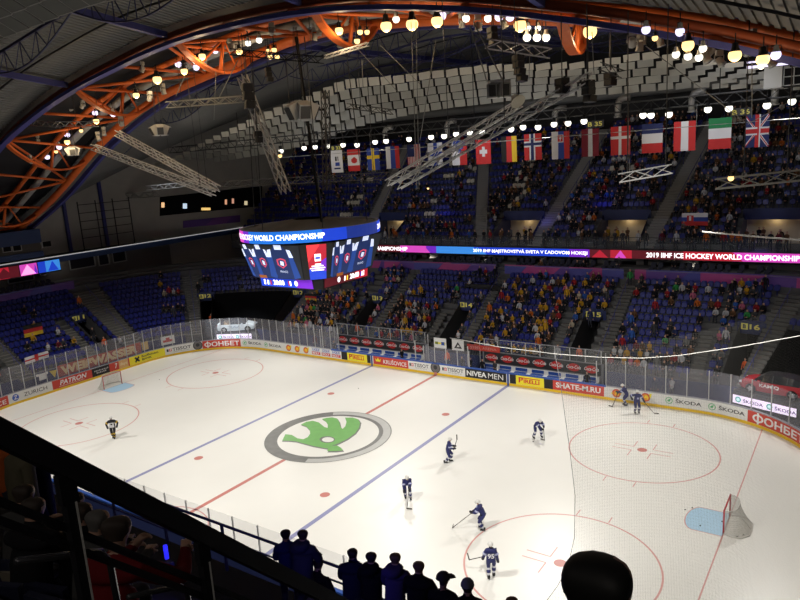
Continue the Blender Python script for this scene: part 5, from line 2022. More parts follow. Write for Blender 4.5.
# ---------------------------------------------------------------- national flags
FP = [  # pixel of the top-left and top-right corner, rows of colour
    ('white flag with small blue and black emblem', 330.3, 342.0, 150.5, 173, [(0, 0, 1, 1, 1, 0), (0.35, 0.52, 0.48, 0.72, 5, 1), (0.55, 0.52, 0.62, 0.72, 5, 1), (0.35, 0.3, 0.7, 0.46, 2, 1), (0.25, 0.15, 0.75, 0.22, 3, 1)]),
    ('red and white flag with a red maple leaf', 347.0, 359.8, 149.5, 171.5, [(0, 0.74, 1, 1, 0, 0), (0, 0, 1, 0.26, 0, 0), (0, 0.26, 1, 0.74, 1, 0), (0.42, 0.36, 0.58, 0.64, 0, 1), (0.28, 0.42, 0.72, 0.56, 0, 1), (0.34, 0.38, 0.66, 0.6, 0, 1)]),
    ('blue flag with a yellow cross', 366.5, 379.0, 148.5, 170.5, [(0, 0, 1, 1, 2, 0), (0, 0.52, 1, 0.68, 4, 1), (0.36, 0, 0.58, 1, 4, 1)]),
    ('flag of white, blue and red upright stripes', 385.5, 399.0, 146.5, 169, [(0, 0, 0.333, 1, 1, 0), (0.333, 0, 0.667, 1, 2, 0), (0.667, 0, 1, 1, 0, 0)]),
    ('flag of red and white stripes with a blue canton', 407.0, 420.0, 144.5, 167.5, [(0, 0, 1, 1, 1, 0)] + [(i / 9, 0, i / 9 + 1 / 18, 1, 0, 1) for i in range(9)] + [(0, 0.46, 0.52, 1, 3, 2)]),
    ('white flag with a blue cross', 427.5, 442.0, 143, 166, [(0, 0, 1, 1, 1, 0), (0, 0.42, 1, 0.6, 2, 1), (0.38, 0, 0.64, 1, 2, 1)]),
    ('white and red flag with a blue wedge', 451.5, 466.5, 141, 165.5, [(0, 0, 0.5, 1, 1, 0), (0.5, 0, 1, 1, 0, 0), (0.1, 0.8, 0.9, 1, 2, 1), (0.25, 0.65, 0.75, 0.8, 2, 1), (0.4, 0.52, 0.6, 0.65, 2, 1)]),
    ('red flag with a white cross', 475.5, 490.5, 139.5, 164.5, [(0, 0, 1, 1, 0, 0), (0.25, 0.42, 0.75, 0.58, 1, 1), (0.41, 0.3, 0.59, 0.7, 1, 1)]),
    ('flag of black, red and gold upright stripes', 501.0, 516.5, 136.5, 162.5, [(0, 0, 0.333, 1, 5, 0), (0.333, 0, 0.667, 1, 0, 0), (0.667, 0, 1, 1, 4, 0)]),
    ('red flag with a white edged navy cross', 524.0, 541.5, 134, 160.5, [(0, 0, 1, 1, 0, 0), (0, 0.5, 1, 0.72, 1, 1), (0.3, 0, 0.62, 1, 1, 1), (0, 0.56, 1, 0.66, 3, 2), (0.38, 0, 0.54, 1, 3, 2)]),
    ('flag of white, blue and red upright stripes with a shield', 551.5, 569.5, 131.5, 159.5, [(0, 0, 0.36, 1, 1, 0), (0.36, 0, 0.68, 1, 2, 0), (0.68, 0, 1, 1, 0, 0), (0.3, 0.6, 0.66, 0.88, 1, 1), (0.34, 0.63, 0.62, 0.86, 0, 2), (0.46, 0.66, 0.5, 0.84, 1, 3), (0.4, 0.74, 0.56, 0.77, 1, 3)]),
    ('maroon flag with a white upright stripe', 581.5, 599.0, 129, 157, [(0, 0, 1, 1, 7, 0), (0.38, 0, 0.62, 1, 1, 1)]),
    ('red flag with a thin white cross', 610.8, 630.5, 126.5, 155.5, [(0, 0, 1, 1, 0, 0), (0, 0.56, 1, 0.66, 1, 1), (0.4, 0, 0.54, 1, 1, 1)]),
    ('flag of navy, white and red level stripes', 642.0, 663.0, 124, 153.5, [(0, 0.667, 1, 1, 3, 0), (0, 0.333, 1, 0.667, 1, 0), (0, 0, 1, 0.333, 0, 0)]),
    ('flag of red, white and red upright stripes', 674.0, 696.0, 121.5, 151.5, [(0, 0, 0.333, 1, 0, 0), (0.333, 0, 0.667, 1, 1, 0), (0.667, 0, 1, 1, 0, 0)]),
    ('flag of green, white and red level stripes', 709.0, 732.0, 118, 149.5, [(0, 0.667, 1, 1, 6, 0), (0, 0.333, 1, 0.667, 1, 0), (0, 0, 1, 0.333, 0, 0)]),
]
FLY = 21.0
for lab, u0, u1, v0, v1, rects in FP:
    A, B = at_y(u0, v0, FLY), at_y(u1, v0 - (u1 - u0) * 0.02, FLY)
    Cc = at_y(u0, v1, FLY)
    z = (A.z + B.z) / 2
    sag_flag('national_flag', (A.x, FLY, z), (1, 0, 0), (0, 0, 1), rects, B.x - A.x, z - Cc.z, lab + ' hanging in the far row', waves=0.05)
A, B, Cc = at_y(745.5, 115.5, FLY), at_y(770, 115.2, FLY), at_y(745.5, 148, FLY)
g = MB()
W_, H_ = B.x - A.x, A.z - Cc.z
fp = lambda x, y, l: Vector((A.x + x * W_, FLY - 0.006 * l + 0.03 * sin(x * 6), A.z - (1 - y) * H_))
g.quad(fp(0, 0, 0), fp(1, 0, 0), fp(1, 1, 0), fp(0, 1, 0), 3)
for x0, y0, x1, y1 in ((0, 0, 1, 1), (0, 1, 1, 0)):
    d = Vector((x1 - x0, y1 - y0)).normalized()
    nn = Vector((-d.y, d.x))
    for wd, mi, l in ((0.09, 1, 1), (0.035, 0, 2)):
        P = [Vector((x0, y0)) - nn * wd, Vector((x1, y1)) - nn * wd, Vector((x1, y1)) + nn * wd, Vector((x0, y0)) + nn * wd]
        P = [(min(1, max(0, p.x)), min(1, max(0, p.y))) for p in P]
        g.quad(*[fp(a, b, l) for a, b in P], mi)
for (x0, y0, x1, y1, mi, l) in ((0, 0.38, 1, 0.62, 1, 3), (0.36, 0, 0.64, 1, 1, 3), (0, 0.43, 1, 0.57, 0, 4), (0.42, 0, 0.58, 1, 0, 4)):
    g.quad(fp(x0, y0, l), fp(x1, y0, l), fp(x1, y1, l), fp(x0, y1, l), mi)
tag(g.build('national_flag', FLAGM), 'navy flag with layered red and white crosses at the right end of the row', 'flag')
m = MB()
m.tube([(-24, FLY, 19.95), (0, FLY, 19.92), (30, FLY, 20.0)], 0.03, 4)
for x in (-20, -10, 0, 10, 20, 28):
    m.tube([(x, FLY, 19.95), (x, FLY, 21.6)], 0.015, 4)
tag(m.build('flag_line', mat('line_grey', (0.4, 0.4, 0.38), 0.5)), 'thin grey line from which the row of flags hangs', 'cable')

# yellow section signs of the upper stand
for lab, u, v, tx in (('yellow lettered sector sign above the far stand near the right end', 741, 112, 'B 36'), ('yellow lettered sector sign above the far stand left of the maroon flag', 595, 124, 'B 35'), ('yellow lettered sector sign above the far stand near the white flag', 336, 148, 'B 33')):
    P = at_y(u, v, 25.5)
    g = thing('sector_sign', lab, 'sign', P)
    m = MB()
    m.box((0, 0.05, 0), (1.5, 0.06, 0.6))
    m.tube([(0, 0.05, 0.3), (0, 0.05, 1.6)], 0.03, 4)
    m.build('sign_board', CHAR, g)
    m = MB()
    text_on(m, tx, lambda x, z: Vector((x, 0.0, z)), -0.62, -0.19, 1.24, 0.38, 0, 0.02)
    m.build('lettering', [mat('sector_yellow', (0.45, 0.40, 0.08), 0.5, emit=0.3)], g)

# ---------------------------------------------------------------- protective net
CAB = [(x, z) for x, z in ((19.5, 12.95), (21.4, 12.82), (23.3, 12.80), (24.6, 12.85), (25.8, 12.96), (26.8, 13.15), (28.3, 13.56), (29.7, 14.0), (31, 14.5), (34, 15.8))]
NX0 = 22.1
tL = [per(s_, 0.25)[0] for s_ in srange(34.0, S4 + 0.0, 0.05)]
tL = [p for p in tL if p.x >= NX0 or p.y > -10][::-1]
ctop = lambda p: 12.8 + (0.045 * max(0, p.x - NX0) ** 1.6 if p.y < -8 else 1.0 + 0.05 * (p.y + 8))
netg = thing('protective_net', 'fine pale protective net rising above the near glass at the right end', 'net', (tL[0].x, tL[0].y, 2.9))
EDGE_T = [(2.9, 22.2), (4.0, 22.7), (4.6, 23.05), (5.4, 23.4), (6.5, 23.62), (8.0, 23.66), (9.5, 23.52), (11.6, 23.28), (12.8, 23.1)]
m = MB()
CW = 0.0016
for i in range(len(tL)):
    p = tL[i]
    t = (tL[min(i + 1, len(tL) - 1)] - tL[max(i - 1, 0)]).normalized() * CW
    zt = ctop(p)
    z0, z1 = 2.9, zt
    if p.y < -10 and p.x < 23.7:
        zz = [z for z in [2.9 + 0.1 * q for q in range(100)] if p.x > lerp_tab(EDGE_T, z)]
        runs = [r_ for r_ in ([z for z in zz if z < 7], [z for z in zz if z >= 7]) if len(r_) > 1]
    else:
        runs = [[z0, z1]]
    for r_ in runs:
        m.quad((p.x - t.x, p.y - t.y, r_[0]), (p.x + t.x, p.y + t.y, r_[0]), (p.x + t.x, p.y + t.y, r_[-1]), (p.x - t.x, p.y - t.y, r_[-1]))
z = 2.9
while z < 15:
    A = [p for p in tL if ctop(p) > z and (p.y > -10 or p.x > lerp_tab(EDGE_T, z))]
    if len(A) > 1:
        B_ = A[::5] + [A[-1]]
        m.strip([p + Vector((0, 0, z - CW)) for p in B_], [p + Vector((0, 0, z + CW)) for p in B_])
    z += 0.05
m.build('mesh', mat('net_grey', (0.14, 0.135, 0.125), 0.9), netg, True)
m = MB()
ey_ = lambda x: -(HW - CR) - sqrt(max(0, (CR + 0.25) ** 2 - (x - S1) ** 2))
m.tube([(x, ey_(x), z) for z, x in EDGE_T], 0.010, 5)
m.build('edge_cord', mat('net_edge', (0.2, 0.2, 0.2), 0.6), netg, True)
m = MB()
m.tube([(x, -15.2, z) for x, z in CAB], 0.013, 6)
o = m.build('net_cable', ROPE)
tag(o, 'sagging pale support cable of the protective net across the right half', 'cable')
A, B = at_y(702, 231.5, 8), at_y(812, 241, 8)
m = MB()
m.tube([A, (A + B) / 2 + Vector((0, 0, -0.02)), B, B + (B - A) * 2], 0.05, 6)
tag(m.build('net_cable', ROPE), 'short pale rod running to the right edge before the upper stand', 'cable')

# ---------------------------------------------------------------- cars on podiums
def car(loc, rz, body, name_txt, label, txt_mat, podium_h, loc_pod):
    g = thing('car', label, 'car', loc, rz)
    # stations along x (front = +x): x, half width, sill z, belt z, roof z, roof half width
    st = [(-2.10, 0.70, 0.42, 0.86, 0.88, 0.60), (-2.05, 0.80, 0.30, 0.90, 1.02, 0.62), (-1.75, 0.88, 0.24, 0.94, 1.22, 0.60), (-1.3, 0.90, 0.22, 0.95, 1.38, 0.57), (-0.6, 0.90, 0.2, 0.93, 1.44, 0.57), (0.1, 0.90, 0.2, 0.92, 1.43, 0.56), (0.6, 0.90, 0.2, 0.91, 1.33, 0.57), (1.15, 0.89, 0.21, 0.90, 0.98, 0.62), (1.6, 0.86, 0.24, 0.84, 0.90, 0.60), (1.95, 0.80, 0.28, 0.74, 0.80, 0.55), (2.12, 0.66, 0.36, 0.62, 0.66, 0.45)]
    m = MB()
    rings = []
    for x, w_, zs, zb, zr, wr in st:
        rings.append([(x, -w_ * 0.94, zs), (x, -w_, (zs + zb) / 2), (x, -w_ * 0.97, zb), (x, -wr, zr), (x, wr, zr), (x, w_ * 0.97, zb), (x, w_, (zs + zb) / 2), (x, w_ * 0.94, zs)])
    V = [p for r in rings for p in r]
    for i in range(len(rings) - 1):
        for k in range(8):
            k2 = (k + 1) % 8
            mi = 0
            cabin = 2 <= i <= 6
            if k in (2, 4) and 2 <= i <= 6:
                mi = 1
            if k == 3 and i in (1, 6):
                mi = 1
            if k == 3 and 2 <= i <= 5:
                mi = 2
            if k == 7:
                mi = 3
            m.add([V[i * 8 + k], V[(i + 1) * 8 + k], V[(i + 1) * 8 + k2], V[i * 8 + k2]], [(0, 1, 2, 3)], mi, True)
    m.add(rings[0], [tuple(range(8))], 0)
    m.add(rings[-1], [tuple(range(7, -1, -1))], 0)
    o = m.build('body', [body, mat('car_glass', (0.02, 0.022, 0.025), 0.08), mat('car_roof', (0.02, 0.02, 0.022), 0.2), BLACK], g)
    m = MB()
    for sy in (-1, 1):
        for x in (-0.95, -0.05):
            m.box((x, sy * 0.755, 1.18), (0.06, 0.03, 0.52), Matrix.Rotation(sy * radians(33), 3, 'X'))
    m.build('pillars', BLACK, g)
    for sx in (1.32, -1.32):
        for sy in (-1, 1):
            m = MB()
            m.lathe([(0.20, -0.1), (0.32, -0.1), (0.345, -0.06), (0.345, 0.06), (0.32, 0.1), (0.20, 0.1)], (sx, sy * 0.83, 0.335), 20, axis=(0, sy, 0))
            wv = m.build('wheel', SOFT_BLACK, g)
            m = MB()
            m.lathe([(0.05, 0.11), (0.21, 0.095), (0.22, 0.06)], (sx, sy * 0.83, 0.335), 20, axis=(0, sy, 0))
            for k in range(5):
                a = 2 * pi * k / 5
                m.box((sx + 0.12 * cos(a), sy * 0.945, 0.335 + 0.12 * sin(a)), (0.19, 0.03, 0.05), Matrix.Rotation(-a, 3, 'Y'))
            m.build('rim', mat('rim_silver', (0.6, 0.6, 0.62), 0.3, 0.6), wv)
    for sy in (-1, 1):
        m = MB()
        m.box((1.98, sy * 0.62, 0.66), (0.22, 0.26, 0.12), Matrix.Rotation(sy * -0.5, 3, 'Z'))
        m.build('headlight', mat('headlight', (0.8, 0.85, 0.95), 0.2), g)
        m = MB()
        m.box((-2.06, sy * 0.62, 0.85), (0.1, 0.26, 0.14))
        m.build('tail_light', mat('tail_red', (0.35, 0.01, 0.01), 0.3), g)
        m = MB()
        m.box((0.75, sy * 0.99, 0.97), (0.18, 0.2, 0.12))
        m.build('wing_mirror', body, g)
    m = MB()
    m.box((2.1, 0, 0.56), (0.06, 0.8, 0.14))
    m.box((2.08, 0, 0.36), (0.06, 1.1, 0.12))
    m.build('grille', BLACK, g)
    m = MB()
    wd = 1.25
    text_on(m, name_txt, lambda x, z: Vector((x, -0.906, z)), -0.75, 0.52, wd, 0.27, 0, 0.02)
    text_on(m, name_txt, lambda x, z: Vector((-x, 0.906, z)), -0.75, 0.52, wd, 0.27, 0, 0.02)
    m.build('door_lettering', [txt_mat], g)
    return g


CARW = mat('car_white', (0.70, 0.76, 0.80), 0.25)
CARR = mat('car_red', (0.36, 0.02, 0.03), 0.25)


def podium(name_loc, rz, L_, D_, h, label):
    g = thing('podium', label, 'podium', name_loc, rz)
    m = MB()
    m.plate([(-L_ / 2 - 0.4, -D_ / 2 - 0.5, 0), (L_ / 2 + 0.4, -D_ / 2 - 0.5, 0), (L_ / 2 + 0.4, D_ / 2, 0), (-L_ / 2 - 0.4, D_ / 2, 0)], (0, 0, 1), 0.05)
    a = [(-L_ / 2 - 0.4, -D_ / 2 - 0.5, 0.05), (L_ / 2 + 0.4, -D_ / 2 - 0.5, 0.05), (L_ / 2 + 0.4, D_ / 2, 0.05), (-L_ / 2 - 0.4, D_ / 2, 0.05)]
    b = [(-L_ / 2, -D_ / 2, h), (L_ / 2, -D_ / 2, h), (L_ / 2, D_ / 2, h), (-L_ / 2, D_ / 2, h)]
    m.add(a + b, [(0, 1, 5, 4), (1, 2, 6, 5), (2, 3, 7, 6), (3, 0, 4, 7), (4, 5, 6, 7)])
    m.build('base', mat('podium_dark', (0.035, 0.035, 0.04), 0.5), g)
    return g


def led_sign(A, B, z0, z1, label):
    """pale glowing board from plan point A to B with two emblems and two words"""
    A, B = Vector(A), Vector(B)
    L_ = (B - A).length
    ex = (B - A).normalized()
    n = Vector((ex.y, -ex.x, 0))
    if n.dot(CAM - A) < 0:
        n = -n
    g = thing('led_sign', label, 'led sign', ((A + B) / 2 + Vector((0, 0, 0))))
    g.location.z = 0
    m = MB()
    m.beam(A + Vector((0, 0, (z0 + z1) / 2)), B + Vector((0, 0, (z0 + z1) / 2)), 0.1, z1 - z0)
    for t in (0.15, 0.85):
        P = A.lerp(B, t)
        m.beam(P + Vector((0, 0, 0)), P + Vector((0, 0, z0)), 0.1, 0.1)
    m.build('housing', BLACK, g, True)
    f = lambda x, z, l=0.06: A + ex * x + Vector((0, 0, z)) + n * l
    m = MB()
    m.quad(f(0.02, z0 + 0.02), f(L_ - 0.02, z0 + 0.02), f(L_ - 0.02, z1 - 0.02), f(0.02, z1 - 0.02))
    s_ = m.build('screen', led('pale', (0.93, 0.80, 1.0), 0.95), g, True)
    m = MB()
    H_ = z1 - z0
    for k in range(2):
        x = L_ * (0.03 + 0.5 * k)
        c = x + H_ * 0.42
        m = MB()
        m.add([f(c + H_ * 0.32 * cos(t), z0 + H_ / 2 + H_ * 0.32 * sin(t), 0.07) for t in [2 * pi * i / 20 for i in range(20)]], [tuple(range(20))], 1)
        m.add([f(c + H_ * 0.2 * cos(t), z0 + H_ / 2 + H_ * 0.2 * sin(t), 0.075) for t in [2 * pi * i / 20 for i in range(20)]], [tuple(range(20))], 2)
        text_on(m, 'ŠKODA', lambda a, b: f(a, b, 0.07), x + H_ * 0.95, z0 + H_ * 0.28, L_ * 0.48 - H_ * 1.05, H_ * 0.46, 0, 0.02)
        m.build('lettering', [led('grey_text', (0.12, 0.10, 0.22), 0.5), led('green_text', (0.05, 0.4, 0.35), 0.6), led('mint', (0.6, 0.85, 0.9), 0.8)], s_, True)


cl = at_y(238, 330.5, 16.7)
podium((cl.x, cl.y, 0), radians(34), 4.6, 2.0, cl.z, 'dark sloped podium under the white car in the left corner')
car((cl.x, cl.y, cl.z), radians(34), CARW, 'SCALA', 'white hatchback car on a podium behind the left corner glass', mat('letter_slate', (0.15, 0.22, 0.32), 0.4), 0.9, None)
q0, q1 = at_y(217, 337.3, 14.2), at_y(252, 337.3, 16.0)
led_sign((q0.x, q0.y, 0), (q1.x, q1.y, 0), q0.z - 0.3, q0.z + 0.35, 'pale glowing sign with dark lettering below the white car')
cr = at_y(775, 393, 17.0)
podium((cr.x, cr.y, 0), radians(-14), 4.7, 2.0, cr.z, 'dark sloped podium under the red car in the right corner')
car((cr.x, cr.y, cr.z), radians(168), CARR, 'KAMIQ', 'red hatchback car on a podium behind the right corner glass', TXT_W, 1.5, None)
q0, q1 = at_y(733, 397, 15.95), at_y(797, 414, 14.6)
led_sign((q0.x, q0.y, 0), (q1.x, q1.y, 0), (q0.z + q1.z) / 2 - 0.32, (q0.z + q1.z) / 2 + 0.32, 'pale glowing sign with dark lettering below the red car')
spot('car_fill_spot', (-20, 6, 17), (cl.x, cl.y, cl.z + 0.6), 15000, 24, (0.9, 0.96, 1.0), 0.6)  # spots added to brighten the two cars, no fixtures
spot('car_fill_spot', (22, 4, 17), (cr.x, cr.y, cr.z + 0.6), 7000, 24, (1.0, 0.95, 0.9), 0.6)
# ================================================================ figures
def ik(a, t, l1, l2, hint):
    a, t = Vector(a), Vector(t)
    d = t - a
    L_ = d.length
    if L_ > (l1 + l2) * 0.995:
        d = d.normalized() * (l1 + l2) * 0.995
        L_ = d.length
        t = a + d
    u = d.normalized()
    h = Vector(hint)
    h = h - u * h.dot(u)
    if h.length < 1e-3:
        h = u.orthogonal()
    h.normalize()
    c = (l1 * l1 + L_ * L_ - l2 * l2) / (2 * L_)
    e = sqrt(max(0.0, l1 * l1 - c * c))
    return a + u * c + h * e, t


def figure(name, slots, tags, pelvis=(0, 0, 0.93), lean=0.0, turn=0.0, hands=None, feet=None, head=(0.0, 0.0), bulk=1.0, sub=1, fingers=False, face=False, knee=(0, -1, 0), elbow=None, coat=0.0, headr=1.0, toe=0.0):
    """one continuous skinned body facing local -Y. slots = materials, tags = {segment tag: slot}"""
    V, E, Rr, T = [], [], [], []

    def vert(p, r, par=None, tg=None):
        V.append(Vector(p))
        Rr.append(r if isinstance(r, tuple) else (r, r))
        if par is not None:
            E.append((par, len(V) - 1))
            T.append(tg)
        return len(V) - 1
    P = Vector(pelvis)
    ax = Matrix.Rotation(lean, 3, 'X') @ Vector((0, 0, 1))
    fwd = Matrix.Rotation(lean, 3, 'X') @ Vector((0, -1, 0))
    side = Matrix.Rotation(turn, 3, 'Z') @ Vector((1, 0, 0))
    b = bulk
    pe = vert(P, (0.155 * b, 0.115 * b))
    wa = vert(P + ax * 0.20, (0.145 * b + coat, 0.105 * b + coat), pe, 'torso')
    ch = vert(P + ax * 0.38, (0.165 * b + coat, 0.115 * b + coat), wa, 'torso')
    sh = vert(P + ax * 0.49, (0.115 * b, 0.08 * b), ch, 'torso')
    nk = vert(P + ax * 0.56, 0.055, sh, 'neck')
    hx = Matrix.Rotation(lean + head[0], 3, 'X')
    hz = Matrix.Rotation(head[1], 3, 'Z')
    hu = hz @ (hx @ Vector((0, 0, 1)))
    hf = hz @ (hx @ Vector((0, -1, 0)))
    hs = hf.cross(hu)
    N0 = V[nk]
    jw = vert(N0 + hu * 0.075 + hf * 0.02, 0.068 * headr, nk, 'head')
    hm = vert(N0 + hu * 0.15 + hf * 0.008, 0.090 * headr, jw, 'head')
    cr = vert(N0 + hu * 0.225, 0.088 * headr, hm, 'head')
    HC = N0 + hu * 0.15
    if face:
        no = vert(N0 + hu * 0.125 + hf * 0.105, 0.016, hm, 'head')
        for s_ in (-1, 1):
            vert(HC + hs * 0.092 * s_ - hu * 0.015 + Vector((0, 0, 0)), 0.022, hm, 'head')
    hands = hands or ((0.27, -0.03, P.z - 0.10), (-0.27, -0.03, P.z - 0.10))
    feet = feet or ((0.11, 0, 0), (-0.11, 0, 0))
    for s_, H_, F_ in ((1, hands[0], feet[0]), (-1, hands[1], feet[1])):
        S0 = vert(V[sh] - ax * 0.035 + side * 0.165 * s_ * (0.6 + 0.4 * b), 0.070 * b, sh, 'torso')
        el_h = elbow or (0.5 * s_, 0.8, -0.4)
        if elbow:
            el_h = (elbow[0] * s_, elbow[1], elbow[2])
        ke, wr = ik(V[S0], H_, 0.29, 0.26, el_h)
        e_ = vert(ke, 0.052 * b + coat * 0.3, S0, 'arm')
        w_ = vert(wr, 0.036 * b + coat * 0.2, e_, 'arm')
        dr = (wr - ke).normalized()
        if fingers:
            pm = vert(wr + dr * 0.055, (0.042, 0.022), w_, 'hand')
            sd = dr.cross(Vector((0, 0, 1)))
            if sd.length < 0.1:
                sd = Vector((1, 0, 0))
            sd.normalize()
            dn = dr.cross(sd)
            if dn.z > 0:
                dn = -dn
            for i, (o_, l_) in enumerate(((-0.032, 0.066), (-0.011, 0.078), (0.011, 0.073), (0.032, 0.058))):
                k1 = vert(wr + dr * 0.095 + sd * o_, 0.0105, pm, 'hand')
                k2 = vert(V[k1] + (dr * 0.75 + dn * 0.45).normalized() * l_ * 0.5, 0.0095, k1, 'hand')
                vert(V[k2] + (dr * 0.25 + dn * 0.9).normalized() * l_ * 0.5, 0.0085, k2, 'hand')
            t1 = vert(wr + dr * 0.035 - sd * 0.05 * s_ + dn * 0.01, 0.0125, w_, 'hand')
            vert(V[t1] + (dr * 0.7 + dn * 0.5).normalized() * 0.045, 0.010, t1, 'hand')
        else:
            pm = vert(wr + dr * 0.06, (0.045 * b, 0.032 * b), w_, 'hand')
            vert(wr + dr * 0.12 + Vector((0, 0, -0.01)), (0.036 * b, 0.022 * b), pm, 'hand')
        hp = vert(P + side * 0.09 * s_ * b - ax * 0.05, 0.088 * b, pe, 'thigh')
        Fp = Vector(F_)
        an = Fp + Vector((0, 0.03, 0.085))
        kn, an = ik(V[hp], an, 0.44, 0.43, knee)
        k_ = vert(kn, 0.062 * b, hp, 'thigh')
        c_ = vert(kn.lerp(an, 0.35) + Vector((0, 0.012, 0)), 0.058 * b, k_, 'shank')
        a_ = vert(an, 0.042 * b, c_, 'shank')
        fd = Matrix.Rotation(toe * s_, 3, 'Z') @ Vector((0, -1, 0))
        m_ = vert(Vector((an.x, an.y, Fp.z + 0.045)) + fd * 0.07, (0.045, 0.04), a_, 'foot')
        vert(Vector((an.x, an.y, Fp.z + 0.035)) + fd * 0.16, (0.04, 0.03), m_, 'foot')
    me = bpy.data.meshes.new(name + '_frame')
    me.from_pydata([tuple(v) for v in V], E, [])
    o = bpy.data.objects.new(name + '_frame', me)
    COL.objects.link(o)
    sk = o.modifiers.new('skin', 'SKIN')
    sk.use_smooth_shade = True
    sk.branch_smoothing = 0.3
    if not me.skin_vertices:
        bpy.context.view_layer.objects.active = o
    for i, d in enumerate(me.skin_vertices[0].data):
        d.radius = Rr[i]
        d.use_root = (i == 0)
    sb_ = o.modifiers.new('sub', 'SUBSURF')
    sb_.levels = sub
    sb_.render_levels = sub
    dg = bpy.context.evaluated_depsgraph_get()
    dg.update()
    out = bpy.data.meshes.new_from_object(o.evaluated_get(dg))
    bpy.data.objects.remove(o)
    bpy.data.meshes.remove(me)
    out.name = name
    out.materials.clear()
    for mm in slots:
        out.materials.append(mm)
    for p in out.polygons:
        p.use_smooth = True
        c = p.center
        best, bt = 1e9, 'torso'
        for (i, j), tg in zip(E, T):
            A, B = V[i], V[j]
            d = B - A
            t = max(0, min(1, (c - A).dot(d) / max(1e-9, d.length_squared)))
            rr = (Rr[i][0] + Rr[i][1]) / 2 * (1 - t) + (Rr[j][0] + Rr[j][1]) / 2 * t
            q = (c - (A + d * t)).length / max(0.02, rr)
            if q < best:
                best, bt = q, tg
        if bt == 'head':
            l = c - HC
            up_, fr = l.dot(hu), l.dot(hf)
            if up_ > 0.055 or (fr < -0.01 and up_ > -0.075) or (fr < 0.03 and up_ > 0.0):
                bt = 'hair'
        p.material_index = tags.get(bt, 0)
    out['head_center'] = tuple(HC)
    return out


PT_ = {'head': 0, 'neck': 0, 'hand': 0, 'hair': 1, 'torso': 2, 'arm': 2, 'thigh': 3, 'shank': 3, 'foot': 4}
BASE = [SKIN, HAIR, TROUSERS, TROUSERS, SHOES]
SEATED = dict(pelvis=(0, 0.06, 0.54), feet=((0.12, -0.42, 0.0), (-0.12, -0.42, 0.0)))
POSES = {
    'sit': figure('seated_person', BASE, PT_, hands=((0.14, -0.30, 0.66), (-0.14, -0.30, 0.66)), lean=0.08, **SEATED),
    'sit_lean': figure('seated_person', BASE, PT_, hands=((0.08, -0.42, 0.72), (-0.08, -0.42, 0.72)), lean=0.35, head=(-0.3, 0.2), **SEATED),
    'sit_cross': figure('seated_person', BASE, PT_, hands=((-0.06, -0.22, 0.82), (0.06, -0.2, 0.78)), lean=-0.05, head=(0.1, -0.3), **SEATED),
    'stand': figure('standing_person', BASE, PT_, hands=((0.26, -0.05, 0.82), (-0.26, -0.05, 0.82))),
    'stand_fold': figure('standing_person', BASE, PT_, hands=((-0.05, -0.26, 1.12), (0.05, -0.24, 1.08)), head=(0.1, 0.3)),
    'stand_up': figure('standing_person', BASE, PT_, hands=((0.42, -0.2, 1.62), (-0.24, -0.05, 0.85)), lean=0.05, head=(0, -0.3)),
}
TOPS = {'black': (0.014, 0.014, 0.017), 'dark grey': (0.05, 0.05, 0.055), 'grey': (0.16, 0.16, 0.16), 'navy': (0.02, 0.03, 0.09), 'blue': (0.03, 0.09, 0.33), 'red': (0.28, 0.02, 0.025), 'white': (0.46, 0.46, 0.48), 'yellow': (0.46, 0.25, 0.02), 'orange': (0.46, 0.11, 0.02), 'green': (0.04, 0.26, 0.07), 'brown': (0.12, 0.06, 0.03), 'cream': (0.42, 0.36, 0.27), 'pink': (0.45, 0.12, 0.2), 'maroon': (0.14, 0.02, 0.03)}
TM = {k: mat('cloth_' + k.replace(' ', '_'), v, 0.85, spec=0.15) for k, v in TOPS.items()}
VEST = mat('vest_orange', (0.85, 0.14, 0.03), 0.7)
_pm = {}


def person_mesh(pose, top, hair=0):
    key = (pose, top, hair)
    if key not in _pm:
        me = POSES[pose].copy()
        me.name = 'person'
        me.materials[2] = TM[top] if top in TM else VEST
        if hair:
            me.materials[1] = HAIR_B
        _pm[key] = me
    return _pm[key]


def inv_per(x, y):
    sg = 1 if x >= 0 else -1
    a = abs(x)
    if a <= S1 and y > 0:
        return x, y - HW
    if y >= HW - CR:
        return sg * (S1 + CR * atan2(a - S1, y - (HW - CR))), hypot(a - S1, y - (HW - CR)) - CR
    return sg * (S2 + (HW - CR - y)), a - HL


def hit_lower(u, v, lift=0.5):
    d = ray(u, v)
    t = 25.0
    while t < 110:
        P = CAM + d * t
        s, o = inv_per(P.x, P.y)
        if o > 2 and P.z < LZ + LR / LD * (o - LO) + lift:
            return s, o
        t += 0.05
    return None


def n_rot(n):
    return atan2(n.y, n.x) - pi / 2


LBLOCKS = [(-58, -45.4, 'far left end block'), (-45.4, -34.1, 'block with sign eleven'), (-34.1, -29.1, 'left corner block'), (-29.1, -21.6, 'block above black curtain'), (-21.6, -10, 'block under scoreboard'), (-10, 0.7, 'block with sign fourteen'), (0.7, 13.4, 'block with sign fifteen'), (13.4, 23.5, 'block with sign sixteen'), (23.5, 41, 'block above red car')]
UCUT = [-41.0, -19.0, -5.0, 3.8, 15.0, 27.6, 44.0]
UNAME = ['leftmost upper block', 'second upper block', 'third upper block', 'fourth upper block', 'fifth upper block', 'rightmost upper block']

# ---------------------------------------------------------------- seats of the lower and upper stands
seat = MB()


